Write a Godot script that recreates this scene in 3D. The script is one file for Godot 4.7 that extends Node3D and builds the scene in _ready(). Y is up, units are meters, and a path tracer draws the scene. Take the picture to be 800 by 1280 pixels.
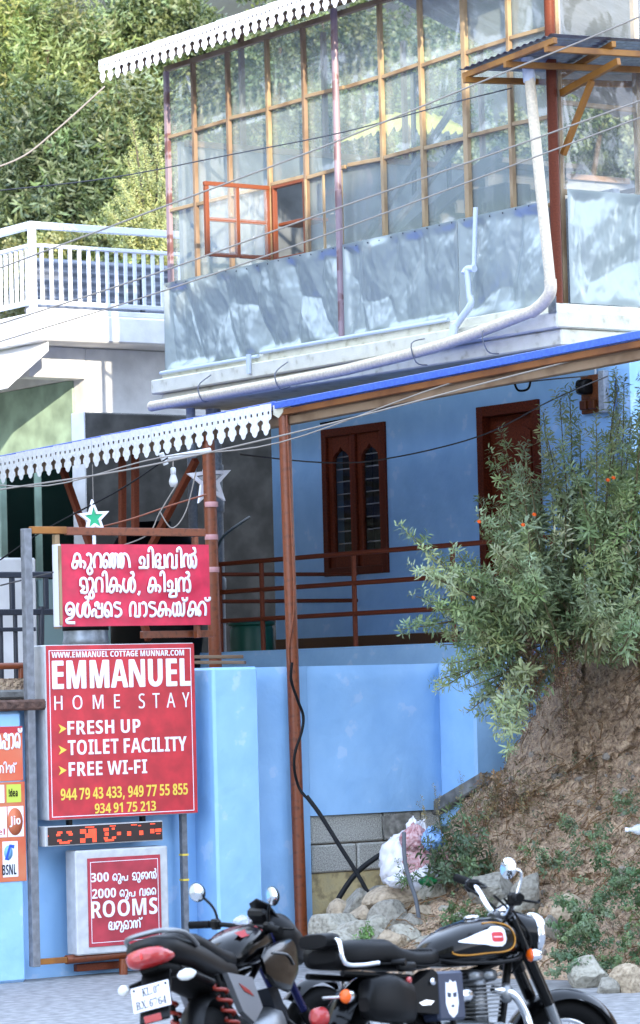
extends Node3D
# World axes: +x faces the street, +z along the street, y up, metres. The house's long side lies in the plane z = 0.
const F := 4100.0
const EYE := Vector3(21.071, 2.0, 16.998)
var cam_b: Basis
var rng := RandomNumberGenerator.new()
var nz := FastNoiseLite.new()
var mats := {}
var texs := {}
var used := {}
var boxes := {}

# ---------- pixels to points ----------
func ray(px: float, py: float) -> Vector3:
	return cam_b * Vector3((px - 400.0) / F, -(py - 640.0) / F, -1.0)
func fwd() -> Vector3:
	return Vector3(-0.822, 0, -0.569).normalized()
func pd(px: float, py: float, depth: float) -> Vector3:   # at a level distance along the view
	var d := ray(px, py)
	return EYE + d * (depth / d.dot(fwd()))
func onx(px: float, py: float, x: float) -> Vector3:
	var d := ray(px, py)
	return EYE + d * ((x - EYE.x) / d.x)
func onz(px: float, py: float, z: float) -> Vector3:
	var d := ray(px, py)
	return EYE + d * ((z - EYE.z) / d.z)
func ony(px: float, py: float, y: float) -> Vector3:
	var d := ray(px, py)
	return EYE + d * ((y - EYE.y) / d.y)

# ---------- nodes ----------
func numbered(n: String) -> String:
	if not used.has(n):
		used[n] = 0
		return n
	used[n] += 1
	return "%s_%03d" % [n, used[n]]
func meta(o: Node, label: String, category: String, group := "") -> Node:
	o.set_meta("label", label)
	o.set_meta("category", category)
	if group != "":
		o.set_meta("group", group)
	return o
func thing(n: String, label: String, category: String, at: Vector3, group := "") -> Node3D:
	var o := Node3D.new()
	o.name = numbered(n)
	add_child(o)
	o.position = at
	meta(o, label, category, group)
	return o
func P(parent: Node, n: String, mesh: Mesh, m: Material, at := Vector3.ZERO, b := Basis()) -> MeshInstance3D:
	var o := MeshInstance3D.new()
	o.mesh = mesh
	o.material_override = m
	if parent == self:
		n = numbered(n)
	o.name = n
	parent.add_child(o, true)
	o.global_transform = Transform3D(b, at)
	return o
func S(n: String, mesh: Mesh, m: Material, at := Vector3.ZERO, b := Basis()) -> MeshInstance3D:
	var o := P(self, n, mesh, m, at, b)
	o.set_meta("kind", "structure")
	return o
func bx(parent: Node, n: String, m: Material, a: Vector3, c: Vector3, bev := 0.004) -> MeshInstance3D:
	return P(parent, n, box((c - a).abs(), bev), m, (a + c) * 0.5)
func bar(parent: Node, n: String, m: Material, a: Vector3, c: Vector3, w: float, h: float, bev := 0.003) -> MeshInstance3D:
	var d := c - a
	var x := d.normalized()
	var up := Vector3.UP if absf(x.y) < 0.95 else Vector3(0, 0, 1)
	var z := x.cross(up).normalized()
	var y := z.cross(x)
	return P(parent, n, box(Vector3(d.length(), h, w), bev), m, (a + c) * 0.5, Basis(x, y, z))
func rod(parent: Node, n: String, m: Material, pts: Array, r: float, sides := 8, sm := 0) -> MeshInstance3D:
	var pv := PackedVector3Array(pts)
	var o0: Vector3 = pts[0]
	for i in pv.size():
		pv[i] -= o0
	return P(parent, n, tube(pv, [r], sides, sm), m, o0)
func scatter(parent: Node, n: String, mesh: Mesh, m: Material, xf: Array, cols: Array = []) -> MultiMeshInstance3D:
	var mm := MultiMesh.new()
	mm.transform_format = MultiMesh.TRANSFORM_3D
	mm.use_colors = cols.size() > 0
	mm.mesh = mesh
	mm.instance_count = xf.size()
	for i in xf.size():
		mm.set_instance_transform(i, xf[i])
		if cols.size() > 0:
			mm.set_instance_color(i, cols[i])
	var o := MultiMeshInstance3D.new()
	o.multimesh = mm
	o.material_override = m
	o.name = numbered(n) if parent == self else n
	parent.add_child(o, true)
	return o

# ---------- meshes ----------
func tri(st: SurfaceTool, a: Vector3, b: Vector3, c: Vector3, o: Vector3) -> void:
	if (b - a).cross(c - a).dot((a + b + c) / 3.0 - o) > 0.0:
		var t := b
		b = c
		c = t
	st.add_vertex(a)
	st.add_vertex(b)
	st.add_vertex(c)
func box(s: Vector3, bev := 0.004) -> Mesh:
	var key := "%.4f %.4f %.4f %.4f" % [s.x, s.y, s.z, bev]
	if boxes.has(key):
		return boxes[key]
	var h := s * 0.5
	var b := minf(bev, minf(h.x, minf(h.y, h.z)) * 0.6)
	var st := SurfaceTool.new()
	st.begin(Mesh.PRIMITIVE_TRIANGLES)
	st.set_smooth_group(-1)
	var v := {}
	for sx in [-1, 1]:
		for sy in [-1, 1]:
			for sz in [-1, 1]:
				v[[sx, sy, sz]] = [Vector3(sx * h.x, sy * (h.y - b), sz * (h.z - b)), Vector3(sx * (h.x - b), sy * h.y, sz * (h.z - b)), Vector3(sx * (h.x - b), sy * (h.y - b), sz * h.z)]
				var c: Array = v[[sx, sy, sz]]
				if b > 0.0:
					tri(st, c[0], c[1], c[2], Vector3.ZERO)
	for ax in 3:
		for s1 in [-1, 1]:
			var k := []
			for q in [[-1, -1], [1, -1], [1, 1], [-1, 1]]:
				var e := [0, 0, 0]
				e[ax] = s1
				e[(ax + 1) % 3] = q[0]
				e[(ax + 2) % 3] = q[1]
				k.append(v[e][ax])
			tri(st, k[0], k[1], k[2], Vector3.ZERO)
			tri(st, k[0], k[2], k[3], Vector3.ZERO)
			if b > 0.0:
				for s2 in [-1, 1]:
					var f := [0, 0, 0]
					f[ax] = -1
					f[(ax + 1) % 3] = s1
					f[(ax + 2) % 3] = s2
					var g := f.duplicate()
					g[ax] = 1
					var i1 := (ax + 1) % 3
					var i2 := (ax + 2) % 3
					tri(st, v[f][i1], v[g][i1], v[g][i2], Vector3.ZERO)
					tri(st, v[f][i1], v[g][i2], v[f][i2], Vector3.ZERO)
	st.generate_normals()
	var m := st.commit()
	boxes[key] = m
	return m
func smooth_line(p: PackedVector3Array, n: int) -> PackedVector3Array:
	if n <= 0 or p.size() < 3:
		return p
	var out := PackedVector3Array()
	for i in p.size() - 1:
		var a := p[maxi(i - 1, 0)]
		var d := p[mini(i + 2, p.size() - 1)]
		for k in n:
			out.append(p[i].cubic_interpolate(p[i + 1], a, d, float(k) / n))
	out.append(p[p.size() - 1])
	return out
func tube_into(st: SurfaceTool, p0: PackedVector3Array, rad: Array, sides: int, sm: int, flat := 1.0) -> void:
	# rad: one radius, or one for each point of p0; flat squashes the section along z
	var p := smooth_line(p0, sm)
	var n := p.size()
	var rings := []
	var t0 := (p[1] - p[0]).normalized()
	var nn := t0.cross(Vector3.UP if absf(t0.y) < 0.9 else Vector3.RIGHT).normalized()
	for i in n:
		var t := (p[mini(i + 1, n - 1)] - p[maxi(i - 1, 0)]).normalized()
		nn = (nn - t * nn.dot(t)).normalized()
		var bb := t.cross(nn)
		var q := float(i) / maxf(1.0, n - 1) * (rad.size() - 1)
		var r: float = rad[0] if rad.size() == 1 else lerpf(rad[int(q)], rad[mini(int(q) + 1, rad.size() - 1)], q - int(q))
		var ring := PackedVector3Array()
		for k in sides:
			var a := TAU * k / sides
			var o := (nn * cos(a) + bb * sin(a)) * r
			o.z *= flat
			ring.append(p[i] + o)
		rings.append(ring)
	loft_into(st, rings, true)
func tube(p0: PackedVector3Array, rad: Array, sides := 8, sm := 0, flat := 1.0) -> Mesh:
	var st := SurfaceTool.new()
	st.begin(Mesh.PRIMITIVE_TRIANGLES)
	st.set_smooth_group(0)
	tube_into(st, p0, rad, sides, sm, flat)
	st.generate_normals()
	return st.commit()
func quad(st: SurfaceTool, a: Vector3, b: Vector3, c: Vector3, d: Vector3) -> void:
	st.add_vertex(a); st.add_vertex(b); st.add_vertex(c)
	st.add_vertex(a); st.add_vertex(c); st.add_vertex(d)
func loft_into(st: SurfaceTool, rings: Array, caps := true) -> void:
	var n: int = rings[0].size()
	for i in rings.size() - 1:
		var a: PackedVector3Array = rings[i]
		var b: PackedVector3Array = rings[i + 1]
		for k in n:
			var k2 := (k + 1) % n
			quad(st, a[k], b[k], b[k2], a[k2])
	if caps:
		st.set_smooth_group(-1)
		for e in [0, rings.size() - 1]:
			var r: PackedVector3Array = rings[e]
			var c := Vector3.ZERO
			for q in r:
				c += q / n
			for k in n:
				var k2 := (k + 1) % n
				if e == 0:
					st.add_vertex(c); st.add_vertex(r[k]); st.add_vertex(r[k2])
				else:
					st.add_vertex(c); st.add_vertex(r[k2]); st.add_vertex(r[k])
		st.set_smooth_group(0)
func loft(rings: Array, caps := true) -> Mesh:
	var st := SurfaceTool.new()
	st.begin(Mesh.PRIMITIVE_TRIANGLES)
	st.set_smooth_group(0)
	loft_into(st, rings, caps)
	st.generate_normals()
	return st.commit()
func body(secs: Array, sides := 20, pw := 2.0) -> Mesh:
	# sections along x: [x, y centre, half height, half width, z centre (optional), bottom flattening (optional)]
	var rings := []
	for s in secs:
		var ring := PackedVector3Array()
		for k in sides:
			var a := TAU * k / sides
			var c := cos(a)
			var d := sin(a)
			var yy: float = signf(d) * pow(absf(d), 2.0 / pw)
			var zz: float = signf(c) * pow(absf(c), 2.0 / pw)
			if yy < 0.0 and s.size() > 5:
				yy *= s[5]
			ring.append(Vector3(s[0], s[1] + yy * s[2], (s[4] if s.size() > 4 else 0.0) + zz * s[3]))
		rings.append(ring)
	return loft(rings)
func lathe(prof: Array, sides := 24) -> Mesh:   # [radius, y]
	var rings := []
	for q in prof:
		var ring := PackedVector3Array()
		for k in sides:
			var a := -TAU * k / sides
			ring.append(Vector3(cos(a) * q[0], q[1], sin(a) * q[0]))
		rings.append(ring)
	return loft(rings)
func grid(nu: int, nv: int, f: Callable, uv := false) -> Mesh:
	var st := SurfaceTool.new()
	st.begin(Mesh.PRIMITIVE_TRIANGLES)
	st.set_smooth_group(0)
	for j in nv + 1:
		for i in nu + 1:
			var u := float(i) / nu
			var v := float(j) / nv
			if uv:
				st.set_uv(Vector2(u, v))
			st.add_vertex(f.call(u, v))
	for j in nv:
		for i in nu:
			var a := j * (nu + 1) + i
			st.add_index(a); st.add_index(a + nu + 1); st.add_index(a + 1)
			st.add_index(a + 1); st.add_index(a + nu + 1); st.add_index(a + nu + 2)
	st.generate_normals()
	return st.commit()
func plate_into(st: SurfaceTool, poly: PackedVector2Array, z0: float, z1: float) -> void:
	var ix := Geometry2D.triangulate_polygon(poly)
	var cw := Geometry2D.is_polygon_clockwise(poly)
	for k in range(0, ix.size(), 3):
		var a := poly[ix[k]]
		var b := poly[ix[k + 1]]
		var c := poly[ix[k + 2]]
		if (b - a).cross(c - a) > 0.0:
			var t := b
			b = c
			c = t
		st.add_vertex(Vector3(a.x, a.y, z1)); st.add_vertex(Vector3(b.x, b.y, z1)); st.add_vertex(Vector3(c.x, c.y, z1))
		st.add_vertex(Vector3(a.x, a.y, z0)); st.add_vertex(Vector3(c.x, c.y, z0)); st.add_vertex(Vector3(b.x, b.y, z0))
	for i in poly.size():
		var p := poly[i]
		var q := poly[(i + 1) % poly.size()]
		if not cw:
			var t := p
			p = q
			q = t
		quad(st, Vector3(p.x, p.y, z0), Vector3(p.x, p.y, z1), Vector3(q.x, q.y, z1), Vector3(q.x, q.y, z0))
func plate(polys: Array, z0: float, z1: float) -> Mesh:
	var st := SurfaceTool.new()
	st.begin(Mesh.PRIMITIVE_TRIANGLES)
	st.set_smooth_group(-1)
	for p in polys:
		plate_into(st, PackedVector2Array(p), z0, z1)
	st.generate_normals()
	return st.commit()
func rect(a: float, b: float, c: float, d: float) -> Array:
	return [Vector2(a, b), Vector2(c, b), Vector2(c, d), Vector2(a, d)]

# ---------- materials ----------
func ntex(key: String, freq: float, lo: float, hi: float, oct := 4, typ := FastNoiseLite.TYPE_SIMPLEX_SMOOTH, size := 512, pts: Array = []) -> NoiseTexture2D:
	if texs.has(key):
		return texs[key]
	var n := FastNoiseLite.new()
	n.seed = hash(key) % 1000
	n.noise_type = typ
	n.frequency = freq
	n.fractal_octaves = oct
	var t := NoiseTexture2D.new()
	t.width = size
	t.height = size
	t.seamless = true
	t.noise = n
	var g := Gradient.new()
	if pts.is_empty():
		g.colors = PackedColorArray([Color(lo, lo, lo), Color(hi, hi, hi)])
		g.offsets = PackedFloat32Array([0.2, 0.8])
	else:
		var cs := PackedColorArray()
		var os := PackedFloat32Array()
		for q in pts:
			os.append(q[0])
			cs.append(q[1])
		g.colors = cs
		g.offsets = os
	t.color_ramp = g
	texs[key] = t
	return t
func mt(key: String, col: Color, rough := 0.7, metal := 0.0, tex: Texture2D = null, sc := 1.0, bump: Texture2D = null, bs := 0.5) -> StandardMaterial3D:
	if mats.has(key):
		return mats[key]
	var m := StandardMaterial3D.new()
	m.resource_name = key
	m.albedo_color = col
	m.roughness = rough
	m.metallic = metal
	if tex or bump:
		m.uv1_triplanar = true
		m.uv1_world_triplanar = true
		m.uv1_scale = Vector3.ONE * sc
	if tex:
		m.albedo_texture = tex
	if bump:
		m.heightmap_enabled = true
		m.heightmap_texture = bump
		m.heightmap_scale = bs
	mats[key] = m
	return m
func glass(key: String, col: Color, a: float, rough := 0.05) -> StandardMaterial3D:
	var m := mt(key, Color(col.r, col.g, col.b, a), rough)
	m.transparency = BaseMaterial3D.TRANSPARENCY_ALPHA
	return m

func _ready() -> void:
	rng.seed = 7
	nz.seed = 11
	nz.frequency = 1.0
	# camera: level 2 m above the road, pitched up 3 degrees, rolled 1.45
	cam_b = Basis(Vector3.UP, deg_to_rad(55.3)) * Basis(Vector3.RIGHT, atan(216.0 / F)) * Basis(Vector3(0, 0, 1), deg_to_rad(-1.45))
	var cam := Camera3D.new()
	cam.name = "camera"
	add_child(cam)
	cam.transform = Transform3D(cam_b, EYE)
	cam.fov = rad_to_deg(2.0 * atan(640.0 / F))
	var lens := CameraAttributesPhysical.new()   # 77 mm on a 24 mm high frame, focused on the signs
	lens.frustum_focal_length = 76.875
	lens.frustum_focus_distance = 24.5
	lens.exposure_aperture = 3.6
	lens.frustum_near = 0.1
	lens.frustum_far = 600.0
	cam.attributes = lens
	cam.current = true
	var we := WorldEnvironment.new()
	var env := Environment.new()
	var sky := Sky.new()
	var sm := ProceduralSkyMaterial.new()
	sm.sky_top_color = Color(0.64, 0.71, 0.82)
	sm.sky_horizon_color = Color(0.87, 0.89, 0.93)
	sm.sky_curve = 0.16
	sm.ground_bottom_color = Color(0.25, 0.23, 0.2)
	sm.ground_horizon_color = Color(0.6, 0.62, 0.62)
	sm.sun_angle_max = 1.0
	sky.sky_material = sm
	env.background_mode = Environment.BG_SKY
	env.sky = sky
	env.background_energy_multiplier = 1.5
	env.tonemap_mode = Environment.TONE_MAPPER_LINEAR
	env.tonemap_exposure = 5.15
	env.sdfgi_enabled = true
	env.ssao_enabled = true
	env.ssil_enabled = true
	we.environment = env
	we.name = "environment"
	add_child(we)
	var sun := DirectionalLight3D.new()
	sun.name = "sun"
	sun.light_energy = 0.65
	sun.light_color = Color(1.0, 0.94, 0.84)
	sun.light_angular_distance = 0.5
	sun.shadow_enabled = true
	add_child(sun)
	var el := deg_to_rad(15.0)
	var s := Vector3(0.928 * cos(el), sin(el), 0.371 * cos(el)).normalized()
	sun.look_at_from_position(s * 50.0, Vector3.ZERO, Vector3.UP)
	materials()
	setting()
	house()
	glazed_storey()
	awning()
	retaining_wall()
	neighbour_house()
	terrace_things()
	signs()
	bank()
	rocks()
	wires_and_pipes()
	bikes()
	plants()
	trees()
	street_behind()

func materials() -> void:
	var fine := ntex("fine", 0.05, 0.86, 1.0, 4)
	var blot := ntex("blot", 0.008, 0.8, 1.0, 5)
	var grit := ntex("grit", 0.12, 0.0, 1.0, 3)
	var lump := ntex("lump", 0.02, 0.0, 1.0, 5)
	mt("blue_paint", Color(0.65, 0.78, 0.92), 0.55, 0.0, ntex("paintblot", 0.006, 0, 0, 5, FastNoiseLite.TYPE_SIMPLEX_SMOOTH, 1024, [[0.0, Color(0.82, 0.91, 0.96)], [0.5, Color(0.87, 0.945, 0.98)], [0.74, Color(0.89, 0.96, 0.99)], [0.82, Color(1, 1, 1)], [1.0, Color(1, 1, 1)]]), 0.45, ntex("paintbump", 0.02, 0.0, 1.0, 5), 0.35)
	mt("white_paint", Color(0.91, 0.915, 0.92), 0.7, 0.0, ntex("whiteblot", 0.008, 0.9, 1.0, 5), 0.5, grit, 0.05)
	mt("lace_white", Color(0.9, 0.9, 0.9), 0.45, 0.0, ntex("lace", 0.03, 0.93, 1.0, 3), 1.5)
	mt("cream", Color(0.84, 0.825, 0.76), 0.75, 0.0, ntex("creamstain", 0.012, 0, 0, 5, FastNoiseLite.TYPE_SIMPLEX_SMOOTH, 512, [[0.0, Color(0.74, 0.72, 0.66)], [0.3, Color(0.93, 0.93, 0.91)], [1.0, Color(1, 1, 1)]]), 0.8, grit, 0.08)
	mt("concrete", Color(0.5, 0.5, 0.49), 0.9, 0.0, ntex("conc", 0.015, 0.68, 1.0, 6), 0.8, grit, 0.15)
	mt("block", Color(0.8, 0.8, 0.77), 0.95, 0.0, ntex("blockt", 0.09, 0.7, 1.0, 4), 1.6, ntex("blockb", 0.16, 0.0, 1.0, 3), 0.5)
	mt("mortar", Color(0.68, 0.67, 0.64), 0.95, 0.0, texs["blockt"], 1.5, texs["blockb"], 0.6)
	mt("stained_plaster", Color(0.74, 0.7, 0.58), 0.9, 0.0, ntex("stain", 0.02, 0, 0, 5, FastNoiseLite.TYPE_SIMPLEX_SMOOTH, 512, [[0.0, Color(0.6, 0.58, 0.55)], [0.5, Color(1, 0.97, 0.88)], [1.0, Color(0.92, 0.92, 0.9)]]), 0.7, grit, 0.2)
	mt("road", Color(0.58, 0.58, 0.58), 0.92, 0.0, ntex("roadt", 0.03, 0.8, 1.0, 6), 0.6, texs["blockb"], 0.08)
	mt("rust_pipe", Color(0.47, 0.24, 0.12), 0.42, 0.0, ntex("rust", 0.04, 0, 0, 5, FastNoiseLite.TYPE_SIMPLEX_SMOOTH, 256, [[0.0, Color(0.72, 0.66, 0.62)], [0.45, Color(1, 1, 1)], [1.0, Color(1, 0.9, 0.8)]]), 2.0)
	mt("maroon", Color(0.43, 0.21, 0.13), 0.5, 0.0, fine, 2.0)
	mt("teak", Color(0.4, 0.16, 0.085), 0.45, 0.0, ntex("woodg", 0.03, 0.72, 1.0, 4), 3.0)
	mt("teak_panel", Color(0.46, 0.2, 0.11), 0.45, 0.0, texs["woodg"], 3.0)
	mt("pine", Color(0.63, 0.54, 0.41), 0.6, 0.0, ntex("pineg", 0.012, 0, 0, 4, FastNoiseLite.TYPE_SIMPLEX_SMOOTH, 256, [[0.0, Color(0.74, 0.68, 0.62)], [0.5, Color(0.95, 0.94, 0.92)], [1.0, Color(1, 1, 1)]]), 0.9)
	mt("pine_dark", Color(0.54, 0.45, 0.36), 0.65, 0.0, texs["pineg"], 0.8)
	mt("sash_orange", Color(0.5, 0.25, 0.12), 0.45, 0.0, fine, 3.0)
	mt("lilac", Color(0.56, 0.48, 0.5), 0.4, 0.0, ntex("lil", 0.012, 0, 0, 4, FastNoiseLite.TYPE_SIMPLEX_SMOOTH, 256, [[0.0, Color(0.68, 0.5, 0.44)], [0.36, Color(0.76, 0.62, 0.58)], [0.44, Color(1, 1, 1)], [1.0, Color(1, 1, 1)]]), 1.0)
	mt("pvc", Color(0.86, 0.8, 0.68), 0.4, 0.0, fine, 1.0)
	mt("pvc_blue", Color(0.74, 0.78, 0.82), 0.4)
	mt("pvc_grey", Color(0.6, 0.63, 0.67), 0.5, 0.0, fine, 1.0)
	mt("awning_blue", Color(0.27, 0.41, 0.8), 0.35, 0.0, fine, 1.0)
	mt("galv", Color(0.62, 0.65, 0.68), 0.38, 0.75, ntex("galvt", 0.05, 0.82, 1.0, 4, FastNoiseLite.TYPE_CELLULAR, 256), 1.5)
	mt("grey_steel", Color(0.5, 0.51, 0.53), 0.55, 0.1, ntex("steelt", 0.02, 0.8, 1.0, 4), 1.0)
	mt("dark_steel", Color(0.17, 0.19, 0.23), 0.45, 0.2, fine, 2.0)
	mt("roof_grey", Color(0.55, 0.56, 0.58), 0.5, 0.4, blot, 0.6)
	mt("rail_white", Color(0.84, 0.86, 0.9), 0.4)
	mt("green_paint", Color(0.68, 0.79, 0.71), 0.7, 0.0, blot, 0.5)
	mt("screen_metal", Color(0.42, 0.44, 0.48), 0.5, 0.3, blot, 0.8)
	mt("sign_red", Color(0.78, 0.15, 0.2), 0.42, 0.0, ntex("signr", 0.01, 0.86, 1.0, 5), 1.0)
	mt("sign_crimson", Color(0.71, 0.2, 0.26), 0.45, 0.0, texs["signr"], 1.0)
	mt("sign_pink", Color(0.84, 0.12, 0.28), 0.4, 0.0, texs["signr"], 1.0)
	mt("letter_white", Color(0.9, 0.9, 0.93), 0.5)
	mt("letter_yellow", Color(0.9, 0.78, 0.3), 0.5)
	mt("sign_white", Color(0.76, 0.765, 0.77), 0.45, 0.0, ntex("signw", 0.02, 0.92, 1.0, 4), 1.0)
	mt("black_plastic", Color(0.035, 0.035, 0.04), 0.42)
	mt("black_rubber", Color(0.03, 0.03, 0.032), 0.75, 0.0, fine, 3.0)
	mt("black_seat", Color(0.05, 0.05, 0.055), 0.5, 0.0, fine, 4.0, grit, 0.03)
	mt("black_paint", Color(0.015, 0.015, 0.018), 0.16)
	mats["black_paint"].clearcoat_enabled = true
	mats["black_paint"].clearcoat = 0.12
	mats["black_paint"].clearcoat_roughness = 0.05
	mt("chrome", Color(0.85, 0.86, 0.88), 0.12, 1.0)
	mt("alloy", Color(0.55, 0.56, 0.57), 0.4, 0.9, fine, 4.0)
	mt("silver_panel", Color(0.5, 0.51, 0.53), 0.4, 0.4)
	mt("red_lens", Color(0.62, 0.03, 0.03), 0.15)
	mats["red_lens"].clearcoat_enabled = true
	mt("red_bright", Color(0.85, 0.12, 0.07), 0.3)
	mt("orange_lens", Color(0.85, 0.35, 0.06), 0.2)
	mt("clear_lens", Color(0.83, 0.83, 0.82), 0.12)
	mt("red_stripe", Color(0.6, 0.06, 0.08), 0.3)
	mt("gold", Color(0.7, 0.48, 0.15), 0.3, 0.5)
	mt("hose", Color(0.11, 0.115, 0.125), 0.55)
	mt("cable", Color(0.06, 0.06, 0.065), 0.6)
	mt("wire_pale", Color(0.5, 0.47, 0.44), 0.6)
	mt("wire_dark", Color(0.24, 0.23, 0.23), 0.6)
	mt("soil", Color(0.76, 0.69, 0.615), 0.97, 0.0, ntex("soilt", 0.02, 0, 0, 6, FastNoiseLite.TYPE_SIMPLEX_SMOOTH, 1024, [[0.0, Color(0.5, 0.44, 0.4)], [0.4, Color(0.85, 0.8, 0.76)], [0.6, Color(1.0, 0.95, 0.88)], [1.0, Color(1.0, 1.0, 0.98)]]), 0.7, ntex("soilb", 0.035, 0.0, 1.0, 6, FastNoiseLite.TYPE_SIMPLEX_SMOOTH, 1024), 3.0)
	for i in 3:
		mt("rock%d" % i, [Color(0.68, 0.67, 0.63), Color(0.6, 0.59, 0.56), Color(0.72, 0.66, 0.58)][i], 0.93, 0.0, ntex("rockt", 0.03, 0, 0, 6, FastNoiseLite.TYPE_SIMPLEX_SMOOTH, 512, [[0.0, Color(0.55, 0.53, 0.5)], [0.5, Color(0.9, 0.89, 0.86)], [1.0, Color(1, 1, 1)]]), 1.6, lump, 0.8)
	mt("bag_white", Color(0.84, 0.84, 0.86), 0.4)
	mats["bag_white"].backlight_enabled = true
	mats["bag_white"].backlight = Color(0.3, 0.3, 0.3)
	mt("bag_pink", Color(0.75, 0.62, 0.63), 0.4, 0.0, ntex("bagp", 0.03, 0, 0, 3, FastNoiseLite.TYPE_SIMPLEX_SMOOTH, 256, [[0.0, Color(0.7, 0.42, 0.42)], [0.45, Color(0.9, 0.8, 0.8)], [0.6, Color(1, 1, 1)], [1.0, Color(1, 1, 1)]]), 4.0)
	mt("bag_blue", Color(0.5, 0.66, 0.86), 0.4)
	mt("green_plastic", Color(0.02, 0.4, 0.2), 0.35)
	mt("barrel_green", Color(0.03, 0.32, 0.26), 0.45)
	mt("tank_black", Color(0.03, 0.03, 0.035), 0.5)
	mt("brown_glass", Color(0.3, 0.15, 0.06), 0.3)
	mt("bark", Color(0.36, 0.31, 0.25), 0.95, 0.0, ntex("barkt", 0.04, 0.6, 1.0, 5), 1.0, lump, 1.0)
	mt("twig", Color(0.42, 0.38, 0.27), 0.95, 0.0, fine, 3.0)
	mt("dry", Color(0.45, 0.34, 0.22), 0.95)
	for k in [["leaf_tree", Color(0.14, 0.2, 0.08)], ["leaf_bush", Color(0.12, 0.17, 0.09)], ["leaf_any", Color(1, 1, 1)]]:
		var m := mt(k[0], Color.WHITE, 0.5)
		m.vertex_color_use_as_albedo = true
		m.backlight_enabled = true
		m.backlight = Color(0.55, 0.6, 0.35)
	for k in ["teak", "teak_panel", "maroon", "black_plastic", "black_rubber", "black_seat", "tank_black", "hose", "cable", "black_paint"]:
		mats[k].metallic_specular = 0.28
	mt("darkened_concrete", Color(0.36, 0.36, 0.35), 0.95, 0.0, ntex("oldc", 0.01, 0.75, 1.0, 5), 0.5)  # darker copy of concrete; awning shade on the boundary wall put into its colour
	mt("mirror", Color(0.9, 0.92, 0.94), 0.02, 1.0)
	glass("film", Color(0.76, 0.82, 0.81), 0.32, 0.08)
	glass("film_v", Color(0.82, 0.86, 0.86), 0.12, 0.06)
	glass("pane", Color(0.2, 0.22, 0.22), 0.2, 0.02).metallic_specular = 0.35
	var sh := mt("sheet", Color(0.59, 0.63, 0.62), 0.3, 0.25)
	sh.metallic_specular = 0.7

func road_y(p: Vector3) -> float:
	var D := (p - EYE).dot(fwd())
	return -0.09 * smoothstep(14.6, 15.7, D) * (1.0 - smoothstep(16.2, 18.5, D))

func setting() -> void:
	# the road dips slightly where the motorcycles' front wheels stand
	S("road", grid(160, 160, func(u: float, v: float):
		var a := 2.0 * u - 1.0
		var b := 1.0 - 2.0 * v
		var p := Vector3(8.8 + 160.0 * signf(a) * pow(absf(a), 2.5), 0.0, 8.2 + 160.0 * signf(b) * pow(absf(b), 2.5))
		p.y = road_y(p)
		return p), mats["road"])
	# earth terrace that the house stands on, and its floor slab
	S("terrace_ground", box(Vector3(30, 2.1, 26), 0.0), mats["soil"], Vector3(-14.12, 1.05, -9.0 + 2.0))

func frame_rect(parent: Node, n: String, m: Material, x0: float, y0: float, x1: float, y1: float, z: float, w: float, d: float) -> void:
	bx(parent, n, m, Vector3(x0, y0, z), Vector3(x0 + w, y1, z + d))
	bx(parent, n, m, Vector3(x1 - w, y0, z), Vector3(x1, y1, z + d))
	bx(parent, n, m, Vector3(x0 + w, y1 - w, z), Vector3(x1 - w, y1, z + d))
	bx(parent, n, m, Vector3(x0 + w, y0, z), Vector3(x1 - w, y0 + w, z + d))

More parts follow.
